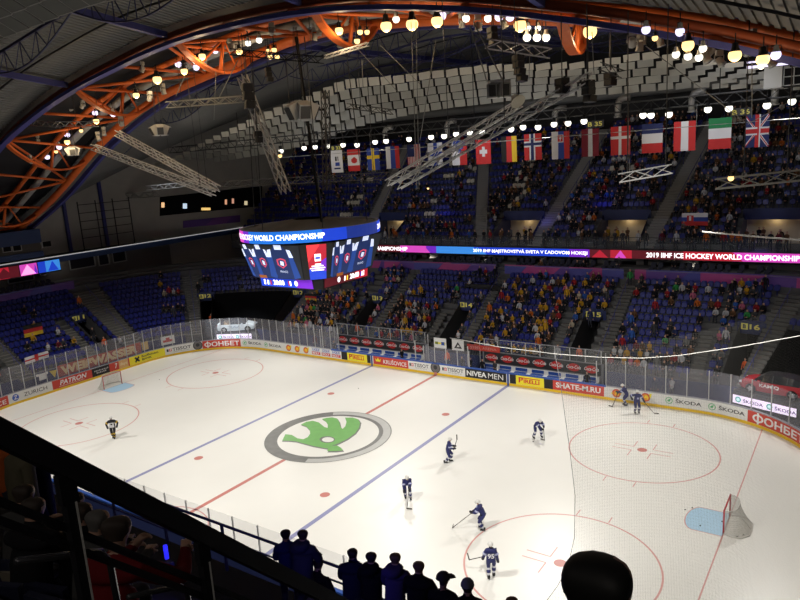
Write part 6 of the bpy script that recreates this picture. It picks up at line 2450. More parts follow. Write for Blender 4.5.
def _seat(mi):
    m = MB()
    for k in range(4):   # curved backrest
        x0, x1 = -0.22 + 0.11 * k, -0.22 + 0.11 * (k + 1)
        c = lambda x: 0.20 + 0.06 * (1 - (x / 0.22) ** 2)
        for (ya, za, yb, zb) in ((0, 0.44, 0.04, 0.86),):
            f0, f1 = (x0, c(x0) + ya, za), (x1, c(x1) + ya, za)
            g0, g1 = (x0, c(x0) + yb + 0.03, zb - 0.05 * (abs(x0) > 0.2)), (x1, c(x1) + yb + 0.03, zb - 0.05 * (abs(x1) > 0.2))
            m.add([f0, f1, g1, g0], [(0, 1, 2, 3)], mi, True)
            h0, h1, i0, i1 = [(p[0], p[1] + 0.035, p[2]) for p in (f0, f1, g0, g1)]
            m.add([h0, h1, i1, i0], [(3, 2, 1, 0)], mi, True)
            m.add([g0, g1, i1, i0], [(0, 1, 2, 3)], mi)
    m.box((0, 0.10, 0.58), (0.42, 0.06, 0.36), Matrix.Rotation(radians(-12), 3, 'X'), mi)   # folded pan
    m.box((0, 0.22, 0.22), (0.06, 0.06, 0.44), None, mi)
    return m


SEAT_T = _seat(0)
SEAT_ME = SEAT_T.mesh('seat', SEAT)
SEAT_WME = SEAT_T.mesh('seat', SEAT_W)

people = []     # (loc, rz, pose, top, hair, label base)
seats = []      # (loc, rz, white, label, row)


def mixpick(mix):
    t = rng.random() * sum(w for _, w in mix)
    for c, w in mix:
        t -= w
        if t <= 0:
            return c
    return mix[0][0]


GENERAL = [('black', 30), ('dark grey', 14), ('grey', 8), ('navy', 10), ('blue', 8), ('red', 7), ('white', 10), ('yellow', 4), ('orange', 2), ('brown', 8), ('cream', 4), ('maroon', 5), ('pink', 2), ('green', 1)]
GERMAN = [('yellow', 26), ('black', 26), ('orange', 5), ('red', 6), ('white', 8), ('navy', 6), ('brown', 6), ('dark grey', 8), ('cream', 5)]
UPPER = [('black', 34), ('dark grey', 18), ('navy', 10), ('brown', 14), ('grey', 8), ('white', 8), ('red', 4), ('orange', 4), ('yellow', 4), ('maroon', 4), ('blue', 3)]


def dens_lower(s, k):
    if s < -23.3:
        return 0
    if s < -21.6:
        return 0.75 if k < 6 else 0.1
    if s < -13.6:
        return 0.86 if k < 8 else 0.6
    if s < -9:
        return 0.82 if k < 6 else (0.6 if k < 11 and s < -10.5 else 0.2)
    if s < -4.2:
        return 0.88 if k < 6 else (0.35 if k < 8 else 0.02)
    if s < 0.7:
        return 0.5 if k < 8 else 0.2
    if s < 3.5:
        return (0.45 if k < 4 else 0.3)
    if s < 12.6:
        return 0.55 if k < 4 else (0.62 if k < 9 else (0.5 if s > 9 else 0.3))
    if s < 20.5:
        return [0.9, 0.85, 0.55, 0.4, 0.38, 0.3, 0.24, 0.2, 0.3, 0.5, 0.5, 0.1][k]
    if s < 23:
        return 0.5 if k > 3 else 0.35
    return 0.12


occupied = set()
EXPL = [(25, 311, 'black'), (36, 313, 'black'), (31, 324, 'yellow'), (36, 340, 'yellow'), (27, 346, 'black'), (47, 345, 'white'), (57, 331, 'white'), (58, 345, 'maroon'), (71, 340, 'yellow'), (77, 339, 'yellow'), (100, 303, 'yellow'), (105, 303, 'yellow'), (115, 323, 'yellow'), (121, 321, 'yellow'), (119, 338, 'white'), (127, 341, 'red'), (160, 284, 'yellow'), (163, 292, 'cream'), (168, 293, 'red'), (172, 294, 'white'), (177, 291, 'red'), (182, 291, 'navy'), (165, 310, 'black'), (169, 310, 'black'), (174, 310, 'dark grey'), (179, 309, 'black'), (184, 309, 'black'), (206, 278, 'black'), (210, 277, 'black'), (238, 278, 'white'), (160, 268, 'black'), (240, 287, 'navy'), (65, 341, 'dark grey'), (84, 345, 'cream')]
expl_hits = []
for u, v, c in EXPL:
    h = hit_lower(u, v, 0.9)
    if h:
        expl_hits.append((h[0], max(0, min(NK - 1, int(round((h[1] - LO) / LD)))), c))

for bi, (b0, b1, bname) in enumerate(LBLOCKS):
    for k in range(NK):
        o = lo_off(k)
        s = b0
        idx = 0
        while s < b1:
            scale = CR / (CR + o) if S1 < abs(s) < S2 else 1.0
            step = 0.52 * scale
            s += step
            if not lower_has(s, k) or in_any(s, LONG, 0.2 * scale) or (in_any(s, SHORT, 0.2) and k < 7) or in_any(s, VOMS, 0.25 * scale) and k < 7:
                continue
            P, n = per(s, o + 0.12)
            P = P + Vector((0, 0, lo_z(k)))
            if b0 < -45 and s < -56:
                continue
            idx += 1
            rz = n_rot(n)
            px = pix(P + Vector((0, 0, 0.8)))
            if px is None or not (-30 < px[0] < 830):
                continue
            got = None
            for e in expl_hits:
                if e[1] == k and abs(e[0] - s) < step * 0.5 + 1e-6:
                    got = e[2]
            if got is None and rng.random() < min(0.97, dens_lower(s, k) * 1.25) * (0.9 + 0.2 * sin(s * 2.1 + k * 1.7)):
                got = mixpick(GERMAN if (s > 1 and s < 13 and rng.random() < 0.75) or (13 < s < 21 and k < 3 and rng.random() < 0.4) or (-21 < s < -4 and rng.random() < 0.28) else GENERAL)
            wh = '%s row up, %s seat from left, %s' % (nth(k + 1), nth(idx), bname)
            if got:
                pose = rng.choice(['sit', 'sit', 'sit_lean', 'sit_cross', 'sit', 'stand'] if rng.random() < 0.5 else ['sit', 'sit_lean', 'sit_cross'])
                people.append((P, rz, pose, got, rng.random() < 0.4, 'person in %s top, ' % got + wh))
                if pose.startswith('stand'):
                    people[-1] = (P - n * 0.25, rz, pose, got, people[-1][4], people[-1][5])
                if pose.startswith('stand'):
                    seats.append((P, rz, 0, 'blue seat, ' + wh, k))
            else:
                seats.append((P, rz, 0, 'empty blue seat, ' + wh, k))
NLOW = len(people)


def dens_upper(x, k):
    if x < -24:
        return 0.22 if k < 8 else 0.15
    if x < -15:
        return 0.22 if 3 < k < 9 else 0.12
    if x < -7:
        return 0.5 if k in (1, 2, 4, 5) else 0.2
    if x < -3.5:
        return 0.15
    if x < 4.5:
        return 0.5 if 4 < k < 9 else 0.4
    if x < 8:
        return 0.5
    if x < 14.5:
        return 0.62
    if x < 22:
        return 0.5 if k < 8 else 0.7
    return 0.62


def white_patch(x, k):
    return (-1.9 < x < 0.1 and 4 <= k <= 11) or (-24.5 < x < -22.6 and k in (2, 3, 5, 6, 9)) or (-12 < x < -10.2 and k in (3, 5, 9, 11)) or (8.2 < x < 12.0 and k in (9,)) or (21.0 < x < 23.2 and k in (6,)) or (20.4 < x < 22 and k == 4) or (-19.5 < x < -17 and k == 1) or (19 < x < 20.5 and k in (12, 14, 15)) or (-25 < x < -23 and k in (11, 12)) or (-8.2 < x < -7 and k in (8, 10, 12))


for bi in range(len(UCUT) - 1):
    for k in range(UN):
        x = UCUT[bi]
        idx = 0
        y, z = UY + UD * k + 0.12, UZ + UH * k
        while x < UCUT[bi + 1]:
            x += 0.52
            if in_ustair(x, y, 0.25) or in_uvom(x, k, 0.3) or x > 31:
                continue
            idx += 1
            P = Vector((x, y, z))
            px = pix(P + Vector((0, 0, 0.5)))
            if px is None or not (-20 < px[0] < 820):
                continue
            wh = '%s row up, %s seat from left, %s' % (nth(k + 1), nth(idx), UNAME[bi])
            if rng.random() < min(0.9, dens_upper(x, k) * 1.2) * (0.85 + 0.3 * sin(x * 1.7 + k * 2.3)):
                people.append((P, 0.0, rng.choice(['sit', 'sit_lean', 'sit_cross', 'sit']), mixpick(UPPER), rng.random() < 0.4, ''))
                people[-1] = people[-1][:5] + ('person in %s top, ' % people[-1][3] + wh,)
            else:
                wp = white_patch(x, k)
                seats.append((P, 0.0, wp, ('empty cream seat, ' if wp else 'empty blue seat, ') + wh, k))
# people standing on the front walkway of the upper stand and in its lobbies
x = -27.0
i = 0
while x < 30:
    x += rng.uniform(0.5, 1.5) if x > -13 else rng.uniform(0.8, 2.4)
    i += 1
    c = mixpick(UPPER + [('white', 8), ('orange', 4)])
    people.append((Vector((x, 30.05, 9.4)), rng.uniform(-0.4, 0.4), rng.choice(['stand', 'stand_fold', 'stand']), c, rng.random() < 0.4, 'person in %s top standing at the upper glass parapet, %s from the left' % (c, nth(i))))
i = 0
for c_, h_ in UVOM:
    for _ in range(5):
        i += 1
        c = mixpick(UPPER + [('yellow', 14)])
        people.append((Vector((c_ + rng.uniform(-h_ + 0.3, h_ - 0.3), 31 + rng.uniform(0.2, 2.2), 9.42)), rng.uniform(-0.6, 0.6), rng.choice(['stand', 'stand_fold']), c, rng.random() < 0.4, 'person in %s top standing in a lit upper entrance, %s counting from left' % (c, nth(i))))
# box seats between the banner wall and the balcony
boxs = []
for r_ in range(2):
    s = -21.0
    idx = 0
    while s < 33:
        s += 0.62 * (0.42 if s > S1 else 1)
        idx += 1
        if in_any(s, LONG, 0.4) or int((s + 21) / 2.9) % 2 == 0 and idx % 5 == 0:
            continue
        P, n = per(s, TOP_OFF + 0.05 + 0.85 * (r_ + 0) + 0.55)
        P = P + Vector((0, 0, TOP_Z + 0.25 + 0.3 * r_))
        if rng.random() < 0.12:
            c = mixpick(UPPER)
            people.append((P, n_rot(n), 'sit', c, False, 'person in %s top in the box seats under the balcony, %s row, %s seat' % (c, nth(r_ + 1), nth(idx))))
        else:
            boxs.append((P, n_rot(n), 2, 'dark box seat under the far balcony, %s row, %s from the left' % (nth(r_ + 1), nth(idx)), r_))
for r_ in range(2):
    s = -50.0
    idx = 0
    while s < -33.5:
        s += 0.62
        idx += 1
        if in_any(s, LONG, 0.4):
            continue
        P, n = per(s, TOP_OFF + 0.6 + 0.85 * r_)
        P = P + Vector((0, 0, TOP_Z + 0.25 + 0.3 * r_))
        if rng.random() < 0.14:
            c = mixpick(UPPER)
            people.append((P, n_rot(n), 'sit', c, False, 'person in %s top in the left end box seats, %s row, %s seat' % (c, nth(r_ + 1), nth(idx))))
        else:
            boxs.append((P, n_rot(n), 2, 'dark box seat at the left end, %s row, %s from the left' % (nth(r_ + 1), nth(idx)), r_))
seats += boxs

# standing stewards, officials and others at particular spots: pixel of the waist, ground plane, height
SPOTS = []


def stand_at(P, rz, pose, top, label, group=None, hair=0):
    o = link('person', person_mesh(pose, top, hair))
    o.location = P
    o.rotation_euler = (0, 0, rz)
    tag(o, label, 'person', group)
    return o


for c, dk, lab in ((11.4, 1.3, 'steward in orange vest standing in the tunnel under sign fifteen'), (22.9, 2.6, 'steward in orange vest standing in the tunnel under sign sixteen'), (-12.3, 1.2, 'steward in orange vest standing in the tunnel under sign thirteen'), (-28.1, 3.2, 'steward in orange vest standing in the dark corner tunnel left of white car'), (-47.2, 1.0, 'steward in orange vest standing in the far left tunnel'), (-36.0, 1.5, 'steward in orange vest standing in the tunnel under sign eleven'), (-22.6, 3.0, 'steward in orange vest right of the black curtain')):
    P, n = per(c, lo_off(0) + dk)
    zz = 0.9
    mb = MB()
    mb.box((P.x, P.y, zz / 2 - 0.01), (1.6, 1.2, zz), n_rot(n))
    struct(mb.build('floor_tunnel_step', CONC))
    stand_at(P + Vector((0, 0, zz - 0.01)), n_rot(n) + rng.uniform(-0.3, 0.3), 'stand', 'vest', lab)
for u, v, top, pose, lab in ((462, 362, 'black', 'stand', 'coach in a dark suit at the left end of the right bench'), (470.5, 364, 'black', 'stand_fold', 'second coach from the left at the right bench, dark suit'), (482.5, 364, 'black', 'stand', 'third coach from the left at the right bench, dark suit'), (495, 367, 'dark grey', 'stand_fold', 'fourth coach from the left at the right bench, leaning on the boards'), (587, 378, 'black', 'stand', 'person in black at the right end of the right team bench'), (402, 356, 'black', 'stand_fold', 'person in black at the right end of the left bench'), (334, 343, 'black', 'stand', 'person in black standing left of the left team bench')):
    P = at_y(u, v, 15.75)
    stand_at((P.x, 15.75, 0), 0.2, pose, top, lab)
for u, y, top, pose, lab in ((447.5, 17.0, 'vest', 'stand', 'steward in orange behind the centre glass'), (655, 16.4, 'navy', 'stand', 'person in dark navy filming behind the right glass'), (672.5, 16.9, 'white', 'stand_fold', 'person in white shirt behind the right glass'), (325, 16.6, 'grey', 'stand', 'person in grey standing behind the glass left of the left bench'), (317, 17.0, 'maroon', 'stand', 'person in maroon behind the glass near the left bench')):
    P = at_y(u, 360, y)
    stand_at((P.x, y, 0), 0.0, pose, top, lab)
for u, v, top, lab in ((78, 301, 'orange', 'person in orange top walking on the left end stairs, upper'), (94, 336, 'black', 'person in black and white at the foot of the left end stairs'), (420, 293, 'yellow', 'person in yellow top standing on the stairs right of sign thirteen'), (590, 318, 'navy', 'person in navy standing left of the tunnel under sign fifteen'), (630, 278, 'green', 'person in bright green top standing on the stairs near sign fifteen'), (198, 287, 'black', 'person in black on the corner stairs left of sign twelve'), (446, 288, 'brown', 'person in brown standing on the upper rows left of sign fourteen'), (767, 280, 'black', 'person in black standing on the stairs above sign sixteen')):
    s, o = hit_lower(u, v, 1.0)
    P, n = per(s, o)
    k = max(0, min(NK - 1, int(round((o - LO) / LD))))
    P, n = per(s, lo_off(k) - 0.05)
    stand_at(P + Vector((0, 0, lo_z(k) + 0.02)), n_rot(n), 'stand', top, lab)

# camera crew platform in the middle of the far stand
pf = thing('camera_platform', 'dark camera platform built over the seats right of the empty blue block', 'platform', (-0.6, 26.4, 5.6))
m = MB()
m.box((0, 0, 0.45), (4.2, 1.7, 0.12))
m.box((0, -0.85, 0.2), (4.2, 0.06, 0.7))
m.build('deck', BLACK, pf)
m = MB()
for x in (-2, 0, 2):
    m.tube([(x, -0.8, 0.5), (x, -0.8, 1.3)], 0.025, 5)
m.tube([(-2, -0.8, 1.3), (2, -0.8, 1.3)], 0.025, 5)
m.build('rail', DARK_METAL, pf)
for x, lab in ((-1.1, 'left'), (0.6, 'right')):
    cg = thing('video_camera', 'black broadcast camera on a tripod, %s of the two on the far platform' % lab, 'camera', (-0.6 + x, 26.2, 6.11))
    m = MB()
    for k in range(3):
        a = 2 * pi * k / 3
        m.tube([(0.35 * cos(a), 0.35 * sin(a), 0.0), (0, 0, 1.0)], 0.03, 5)
    m.build('tripod', BLACK, cg)
    m = MB()
    m.box((0, 0, 1.15), (0.25, 0.6, 0.28))
    m.lathe([(0.1, 0), (0.13, 0.35)], (0, -0.3, 1.15), 10, axis=(0, -1, 0.0))
    m.build('camera_body', CHAR, cg)
    stand_at((-0.6 + x + 0.15, 26.85, 6.11), 0.1, 'stand', 'black', 'camera operator in black behind the %s platform camera' % lab)

# flags in the stands
h = hit_lower(30, 327, 1.2)
P, n = per(h[0], h[1] - 0.3)
ex = Vector((-n.y, n.x, 0))
ex = ex if ex.dot(RT) > 0 else -ex
sag_flag('fan_flag', P + Vector((0, 0, LZ + LR / LD * (h[1] - LO) + 1.45)) - ex * 0.85, ex, (0, 0, 1), GER, 1.9, 1.15, 'black, red and gold flag held up in the left end stand')
Q = per(-46.2, 0.5)
sag_flag('fan_flag', per(-46.3, 0.9)[0] + Vector((0, 0, 3.62)), (0, 1, 0.05), (0, 0, 1), [(0, 0, 1, 1, 1, 0), (0, 0.4, 1, 0.6, 0, 1), (0.42, 0, 0.58, 1, 0, 1)], 2.2, 0.62, 'white flag with a red cross draped over the left end glass')
h = hit_lower(313, 297, 0.8)
P, n = per(h[0], h[1] - 0.3)
sag_flag('fan_flag', P + Vector((-0.9, 0, LZ + LR / LD * (h[1] - LO) + 1.2)), (1, 0, 0), (0, 0, 1), GER, 1.7, 0.75, 'black, red and gold flag lying in the stand below the scoreboard')
P = at_y(682, 213, 31.4)
sag_flag('fan_flag', P, (1, 0, 0), (0, 0, 1), [(0, 0.66, 1, 1, 1, 0), (0, 0.33, 1, 0.66, 2, 0), (0, 0, 1, 0.33, 0, 0), (0.2, 0.3, 0.45, 0.8, 0, 1), (0.28, 0.4, 0.36, 0.75, 1, 2)], 2.2, 1.15, 'white, blue and red flag held up at the upper parapet, right')

# ---------------------------------------------------------------- turn lists into objects
def vis(P):
    p = pix(P + Vector((0, 0, 0.6)))
    if p is None:
        return False
    u, v = p
    if not (-5 < u < 805 and -5 < v < 605):
        return False
    if 232 < u < 384 and 210 < v < 292 and depth(P) > 50:
        return False
    return True


people.sort(key=lambda p: (not vis(p[0]), depth(p[0])))
used = set()
crowd = MB()
CROWD_M = [SKIN, HAIR, HAIR_B, TROUSERS, SHOES] + [TM[k] for k in TOPS]
CIDX = {k: 5 + i for i, k in enumerate(TOPS)}
tmpl = {k: ([v.co.copy() for v in me.vertices], [tuple(p.vertices) for p in me.polygons], [p.material_index for p in me.polygons]) for k, me in POSES.items()}
ni = 0
NSOLO = 235
for P, rz, pose, top, hair, lab in people:
    if not vis(P):
        continue
    if ni < NSOLO:
        o = link('person', person_mesh(pose, top, 1 if hair else 0))
        o.location = P
        o.rotation_euler = (0, 0, rz)
        tag(o, lab, 'person', 'spectators in the far and left stands')
        ni += 1
    else:
        R = Matrix.Rotation(rz, 3, 'Z')
        vs, fs, ms = tmpl[pose]
        base = len(crowd.v)
        crowd.v.extend([tuple(R @ v + P) for v in vs])
        mp = [0, 2 if hair else 1, CIDX[top], 3, 4]
        for f, mi in zip(fs, ms):
            crowd.f.append([base + i for i in f])
            crowd.m.append(mp[mi])
            crowd.sm.append(True)
o = crowd.build('crowd', CROWD_M)
tag(o, 'crowd of more distant spectators filling the far lower and upper stands', 'crowd', None, 'stuff')

seats.sort(key=lambda p: (not vis(p[0]), p[2] == 2, depth(p[0])))
rows = MB()
SV, SF, SS = SEAT_T.v, SEAT_T.f, SEAT_T.sm
DARKSEAT = mat('seat_dark', (0.012, 0.014, 0.035), 0.5)
ni = 0
for P, rz, wp, lab, k in seats:
    if vis(P) and ni < 290:
        o = link('stadium_seat', SEAT_ME if wp == 0 else SEAT_WME)
        o.location = P
        o.rotation_euler = (0, 0, rz)
        tag(o, lab, 'seat', 'seats of the far and left stands')
        ni += 1
        continue
    c, s_ = cos(rz), sin(rz)
    b = len(rows.v)
    rows.v.extend([(x * c - y * s_ + P.x, x * s_ + y * c + P.y, z + P.z) for x, y, z in SV])
    rows.f.extend([[b + i for i in f] for f in SF])
    rows.m.extend([int(wp)] * len(SF))
    rows.sm.extend(SS)
o = rows.build('seating_rows', [SEAT, SEAT_W, DARKSEAT])
tag(o, 'long rows of blue plastic seats filling the far and left stands', 'seats', None, 'stuff')

# stair rails of the stands
rail_i = 0
for c, h_ in LONG:
    g = MB()
    sc_ = CR / (CR + 8) if S1 < abs(c) < S2 else 1
    pts = [per(c, lo_off(k) - 0.3)[0] + Vector((0, 0, lo_z(k) + 0.95)) for k in range(0, NK)]
    g.tube(pts, 0.03, 5)
    for k in range(0, NK, 2):
        p = per(c, lo_off(k) - 0.3)[0]
        g.tube([p + Vector((0, 0, lo_z(k))), p + Vector((0, 0, lo_z(k) + 0.95))], 0.025, 5)
    o = g.build('stair_rail', NAVY_STEEL)
    rail_i += 1
    tag(o, 'dark blue stair rail in the lower stand, %s long stairs from the left' % nth(rail_i), 'railing', 'stair rails of the lower stand')
for i in range(len(USTAIR)):
    g = MB()
    for dx in (-0.8, 0.8):
        pts = []
        for k in range(4, UN, 3):
            y = UY + UD * k
            x = ust_x(i, y) + dx
            z = UZ + UH * k
            g.tube([(x, y, z - 0.2), (x, y, z + 0.85)], 0.03, 4)
            pts.append((x, y, z + 0.85))
        g.tube(pts, 0.03, 4)
    o = g.build('stair_rail', NAVY_STEEL)
    tag(o, 'dark blue pair of stair rails in the upper stand, %s stairs from the left' % nth([2, 3, 4, 1, 5][i]), 'railing', 'stair rails of the upper stand')
# ================================================================ hockey players
J_NAVY = mat('jersey_navy', (0.022, 0.026, 0.12), 0.7)
J_LILAC = mat('jersey_lilac', (0.45, 0.47, 0.68), 0.7)
J_WHITE = mat('jersey_white', (0.72, 0.72, 0.76), 0.7)
J_BLACK = mat('jersey_black', (0.015, 0.015, 0.02), 0.7)
J_GOLD = mat('jersey_gold', (0.65, 0.42, 0.05), 0.7)
SOCK_W = mat('sock_white', (0.62, 0.62, 0.68), 0.7)
GLOVE = mat('glove_black', (0.02, 0.02, 0.028), 0.6)
HELM = mat('helmet_white', (0.74, 0.73, 0.70), 0.35)
STICK = mat('stick_dark', (0.05, 0.045, 0.045), 0.5)
BLADE_T = mat('blade_tape', (0.10, 0.09, 0.08), 0.7)
STEEL = mat('skate_steel', (0.6, 0.6, 0.62), 0.3, 0.7)
PL_T = {'head': 0, 'neck': 0, 'hair': 0, 'torso': 1, 'arm': 1, 'hand': 2, 'thigh': 3, 'shank': 4, 'foot': 5}


def player(pos, heading, label, mats, number=None, stick=None, stick_label='', side_=1, stripe=J_LILAC, white_front=False, **kw):
    hx, hy = heading
    rz = atan2(hy, hx) + pi / 2
    g = thing('hockey_player', label, 'person', pos, rz)
    me = figure('body', mats, PL_T, bulk=1.46, coat=0.02, headr=0.95, sub=1, **kw)
    for v in me.vertices:
        v.co.z += 0.055
    b = link('body', me, g)
    HC = Vector(me['head_center']) + Vector((0, 0, 0.055))
    lean = kw.get('lean', 0)
    hp = kw.get('head', (0, 0))
    Rm = Matrix.Rotation(hp[1], 3, 'Z') @ Matrix.Rotation(lean + hp[0], 3, 'X')
    m = MB()
    V, F = [], []
    n1, n2 = 7, 16
    for i in range(n1):
        th = i / (n1 - 1) * radians(98)
        for k in range(n2):
            a = 2 * pi * k / n2
            p = Vector((0.118 * sin(th) * cos(a), 0.142 * sin(th) * sin(a) + 0.01, 0.128 * cos(th) + 0.015 - (0.03 if sin(a) > 0.3 and i == n1 - 1 else 0)))
            V.append(HC + Rm @ p)
    for i in range(n1 - 1):
        for k in range(n2):
            k2 = (k + 1) % n2
            F.append((i * n2 + k, i * n2 + k2, (i + 1) * n2 + k2, (i + 1) * n2 + k))
    m.add(V, F, 0, True)
    hlm = m.build('helmet', HELM, g)
    hlm['label'] = 'white helmet'
    m = MB()
    A = [HC + Rm @ Vector((0.128 * cos(a), 0.15 * sin(a), 0.035)) for a in [radians(205 + 13 * k) for k in range(11)]]
    B = [HC + Rm @ Vector((0.125 * cos(a), 0.158 * sin(a), -0.045)) for a in [radians(205 + 13 * k) for k in range(11)]]
    m.strip(A, B, 0, True)
    m.build('visor', glass('visor', (0.5, 0.5, 0.55), 0.35), hlm)
    feet = kw.get('feet', ((0.11, 0, 0), (-0.11, 0, 0)))
    for i, f in enumerate(feet):
        m = MB()
        m.box((f[0], f[1] - 0.05, f[2] + 0.025), (0.012, 0.30, 0.05))
        m.build('skate_blade', STEEL, g)
        m = MB()
        m.tube([(f[0], f[1] + 0.04, f[2] + 0.22), (f[0], f[1] + 0.035, f[2] + 0.11), (f[0], f[1] - 0.06, f[2] + 0.095), (f[0], f[1] - 0.17, f[2] + 0.085)], [0.068, 0.072, 0.06, 0.045], 8)
        m.build('skate_boot', BLACK, g)
        pv = Vector(kw.get('pelvis', (0, 0, 0.93)))
        sg_ = 1 if i == 0 else -1
        hp_ = pv + Vector((0.09 * sg_ * 1.46, 0, 0)) - Matrix.Rotation(lean, 3, 'X') @ Vector((0, 0, 0.05))
        kn_, an_ = ik(hp_, Vector(f) + Vector((0, 0.03, 0.085)), 0.44, 0.43, (0, -1, 0))
        up5 = Vector((0, 0, 0.055))
        m = MB()
        m.tube([kn_.lerp(an_, 0.32) + up5, kn_.lerp(an_, 0.62) + up5], [0.098, 0.086], 10)
        m.build('sock_band', mats[3], g)
    # torso helper frame
    ax = Matrix.Rotation(lean, 3, 'X') @ Vector((0, 0, 1))
    bk = Matrix.Rotation(lean, 3, 'X') @ Vector((0, 1, 0))
    P = Vector(kw.get('pelvis', (0, 0, 0.93))) + Vector((0, 0, 0.055))
    if number:
        m = MB()
        fn = lambda x, z: P + ax * z + bk * (0.205 - 0.9 * x * x) + Vector((-x, 0, 0))
        text_on(m, number, fn, -0.15, 0.14, 0.30, 0.22, 0, 0.03)
        m.build('jersey_number', J_WHITE, g)['label'] = 'white back number'
    if white_front:
        m = MB()
        fn = lambda x, z: P + ax * z - bk * (0.225 - 0.8 * x * x) + Vector((x, 0, 0))
        xs_ = [-0.17, -0.08, 0, 0.08, 0.17]
        for za, zb in ((0.02, 0.16), (0.16, 0.30), (0.30, 0.42)):
            m.strip([fn(x, za) for x in xs_], [fn(x, zb) for x in xs_], 0, True)
        m.build('jersey_front', J_WHITE, g)['label'] = 'white jersey front'
        m = MB()
        m.strip([fn(x, 0.24) - bk * 0.006 for x in (-0.06, 0, 0.06)], [fn(x, 0.36) - bk * 0.006 for x in (-0.06, 0, 0.06)], 0, True)
        m.build('crest', J_BLACK, g)
    else:
        m = MB()
        fn = lambda x, z: P + ax * z - bk * (0.225 - 0.8 * x * x) + Vector((x, 0, 0))
        m.strip([fn(x, 0.22) for x in (-0.07, 0, 0.07)], [fn(x, 0.36) for x in (-0.05, 0, 0.05)], 0, True)
        m.build('crest', stripe, g)['label'] = 'pale crest'
    # sleeve bands and gloves
    hands = kw.get('hands')
    for s_, H_ in ((1, hands[0]), (-1, hands[1])):
        S0 = Vector(kw.get('pelvis', (0, 0, 0.93))) + ax * 0.455 + Vector((0.165 * s_ * 1.18, 0, 0))
        eh = kw.get('elbow')
        eh = (eh[0] * s_, eh[1], eh[2]) if eh else (0.5 * s_, 0.8, -0.4)
        el, wr = ik(S0, H_, 0.29, 0.26, eh)
        S0, el, wr = [q + Vector((0, 0, 0.055)) for q in (S0, el, wr)]
        m = MB()
        m.tube([S0.lerp(el, 0.5), S0.lerp(el, 0.8)], 0.108, 10)
        m.build('sleeve_band', stripe, g)['label'] = 'pale sleeve band'
        d = (wr - el).normalized()
        m = MB()
        m.tube([wr - d * 0.08, wr, wr + d * 0.07, wr + d * 0.13], [0.075, 0.068, 0.072, 0.045], 8)
        m.build('glove', GLOVE, g)
    if stick:
        top, tip, bdir = [Vector(q) for q in stick]
        o = thing('hockey_stick', stick_label, 'hockey stick', tuple(top))
        m = MB()
        m.beam(top, tip, 0.035, 0.028)
        m.build('shaft', STICK, o, True)
        m = MB()
        bd = bdir.normalized()
        m.beam(tip - bd * 0.03 + Vector((0, 0, 0.02)), tip + bd * 0.30 + Vector((0, 0, 0.02)), 0.02, 0.075)
        m.build('blade', BLADE_T, o, True)
    return g


def loc2w(pos, heading, p):
    rz = atan2(heading[1], heading[0]) + pi / 2
    return Matrix.Rotation(rz, 3, 'Z') @ Vector(p) + Vector(pos) + Vector((0, 0, 0.055))


FR = [SKIN, J_NAVY, GLOVE, J_NAVY, SOCK_W, BLACK]
RX, RY = 0.83, 0.56          # to the right in the photo
TX, TY = 0.57, -0.82         # towards the camera
DE = [SKIN, J_BLACK, GLOVE, J_BLACK, J_GOLD, BLACK]
h = (0.75, -0.66)
player((-14.35, -7.6, 0), h, 'player in white and black jersey skating alone at left in the end circle', DE, white_front=True, stripe=J_GOLD, pelvis=(0, 0, 0.90), lean=0.15, hands=((0.33, -0.1, 0.92), (-0.33, -0.1, 0.92)), feet=((0.06, -0.08, 0), (-0.07, 0.12, 0)), elbow=(1, 0.3, 0))
h = (RX, RY)
p = (9.94, -0.05, 0)
player(p, h, 'player in dark blue skating to the right near the right blue line', FR, pelvis=(0, 0.02, 0.83), lean=0.28, head=(-0.15, 0), hands=((0.12, -0.42, 1.0), (-0.16, -0.38, 0.95)), feet=((0.10, -0.12, 0), (-0.12, 0.22, 0)), toe=0.3,
       stick=(loc2w(p, h, (-0.2, -0.34, 0.86)), loc2w(p, h, (0.32, -0.62, 1.34)), (0, 0, 1)), stick_label='stick held up before the dark blue player near the right blue line')
h = (0.62, -0.78)
p = (10.25, -5.2, 0)
player(p, h, 'player in dark blue bending forward, second from left of the blue group', FR, pelvis=(0, 0.12, 0.80), lean=0.62, head=(-0.25, 0.2), hands=((0.1, -0.52, 0.80), (-0.2, -0.42, 0.66)), feet=((0.16, -0.06, 0), (-0.12, 0.12, 0)), toe=0.2,
       stick=(loc2w(p, h, (0.1, -0.45, 0.95)), (10.85, -6.2, 0.05), (0.6, 0.2, 0)), stick_label='stick planted on the ice before the bending player near the centre ring')
h = (-0.88, -0.2)
p = (15.45, -6.1, 0)
player(p, h, 'player in dark blue reaching a long stick to the left by the circle', FR, pelvis=(0, 0.08, 0.82), lean=0.42, head=(-0.2, 0.1), hands=((0.24, -0.45, 1.0), (0.0, -0.5, 0.86)), feet=((0.16, 0.12, 0), (-0.13, -0.06, 0)), toe=0.2,
       stick=(loc2w(p, h, (0.26, -0.38, 1.02)), (14.05, -6.72, 0.05), (-0.2, 0.5, 0)), stick_label='long stick stretched to the left by the player beside the red circle')
h = (-0.45, 0.85)
p = (17.75, -9.6, 0)
player(p, h, 'player in dark blue seen from behind with white back number, nearest the camera', FR, number='95', pelvis=(0, 0, 0.90), lean=0.12, head=(0.0, 0.3), hands=((0.36, -0.20, 0.86), (-0.30, -0.04, 0.84)), feet=((0.13, 0.05, 0), (-0.10, -0.16, 0)), elbow=(0.25, 0.9, 0.0),
       stick=(loc2w(p, h, (0.36, -0.16, 0.95)), loc2w(p, h, (1.0, -0.35, 0.66)), (-0.3, 0.1, 0.9)), stick_label='short looking stick held out left by the numbered player')
h = (0.72, -0.66)
p = (13.45, 5.9, 0)
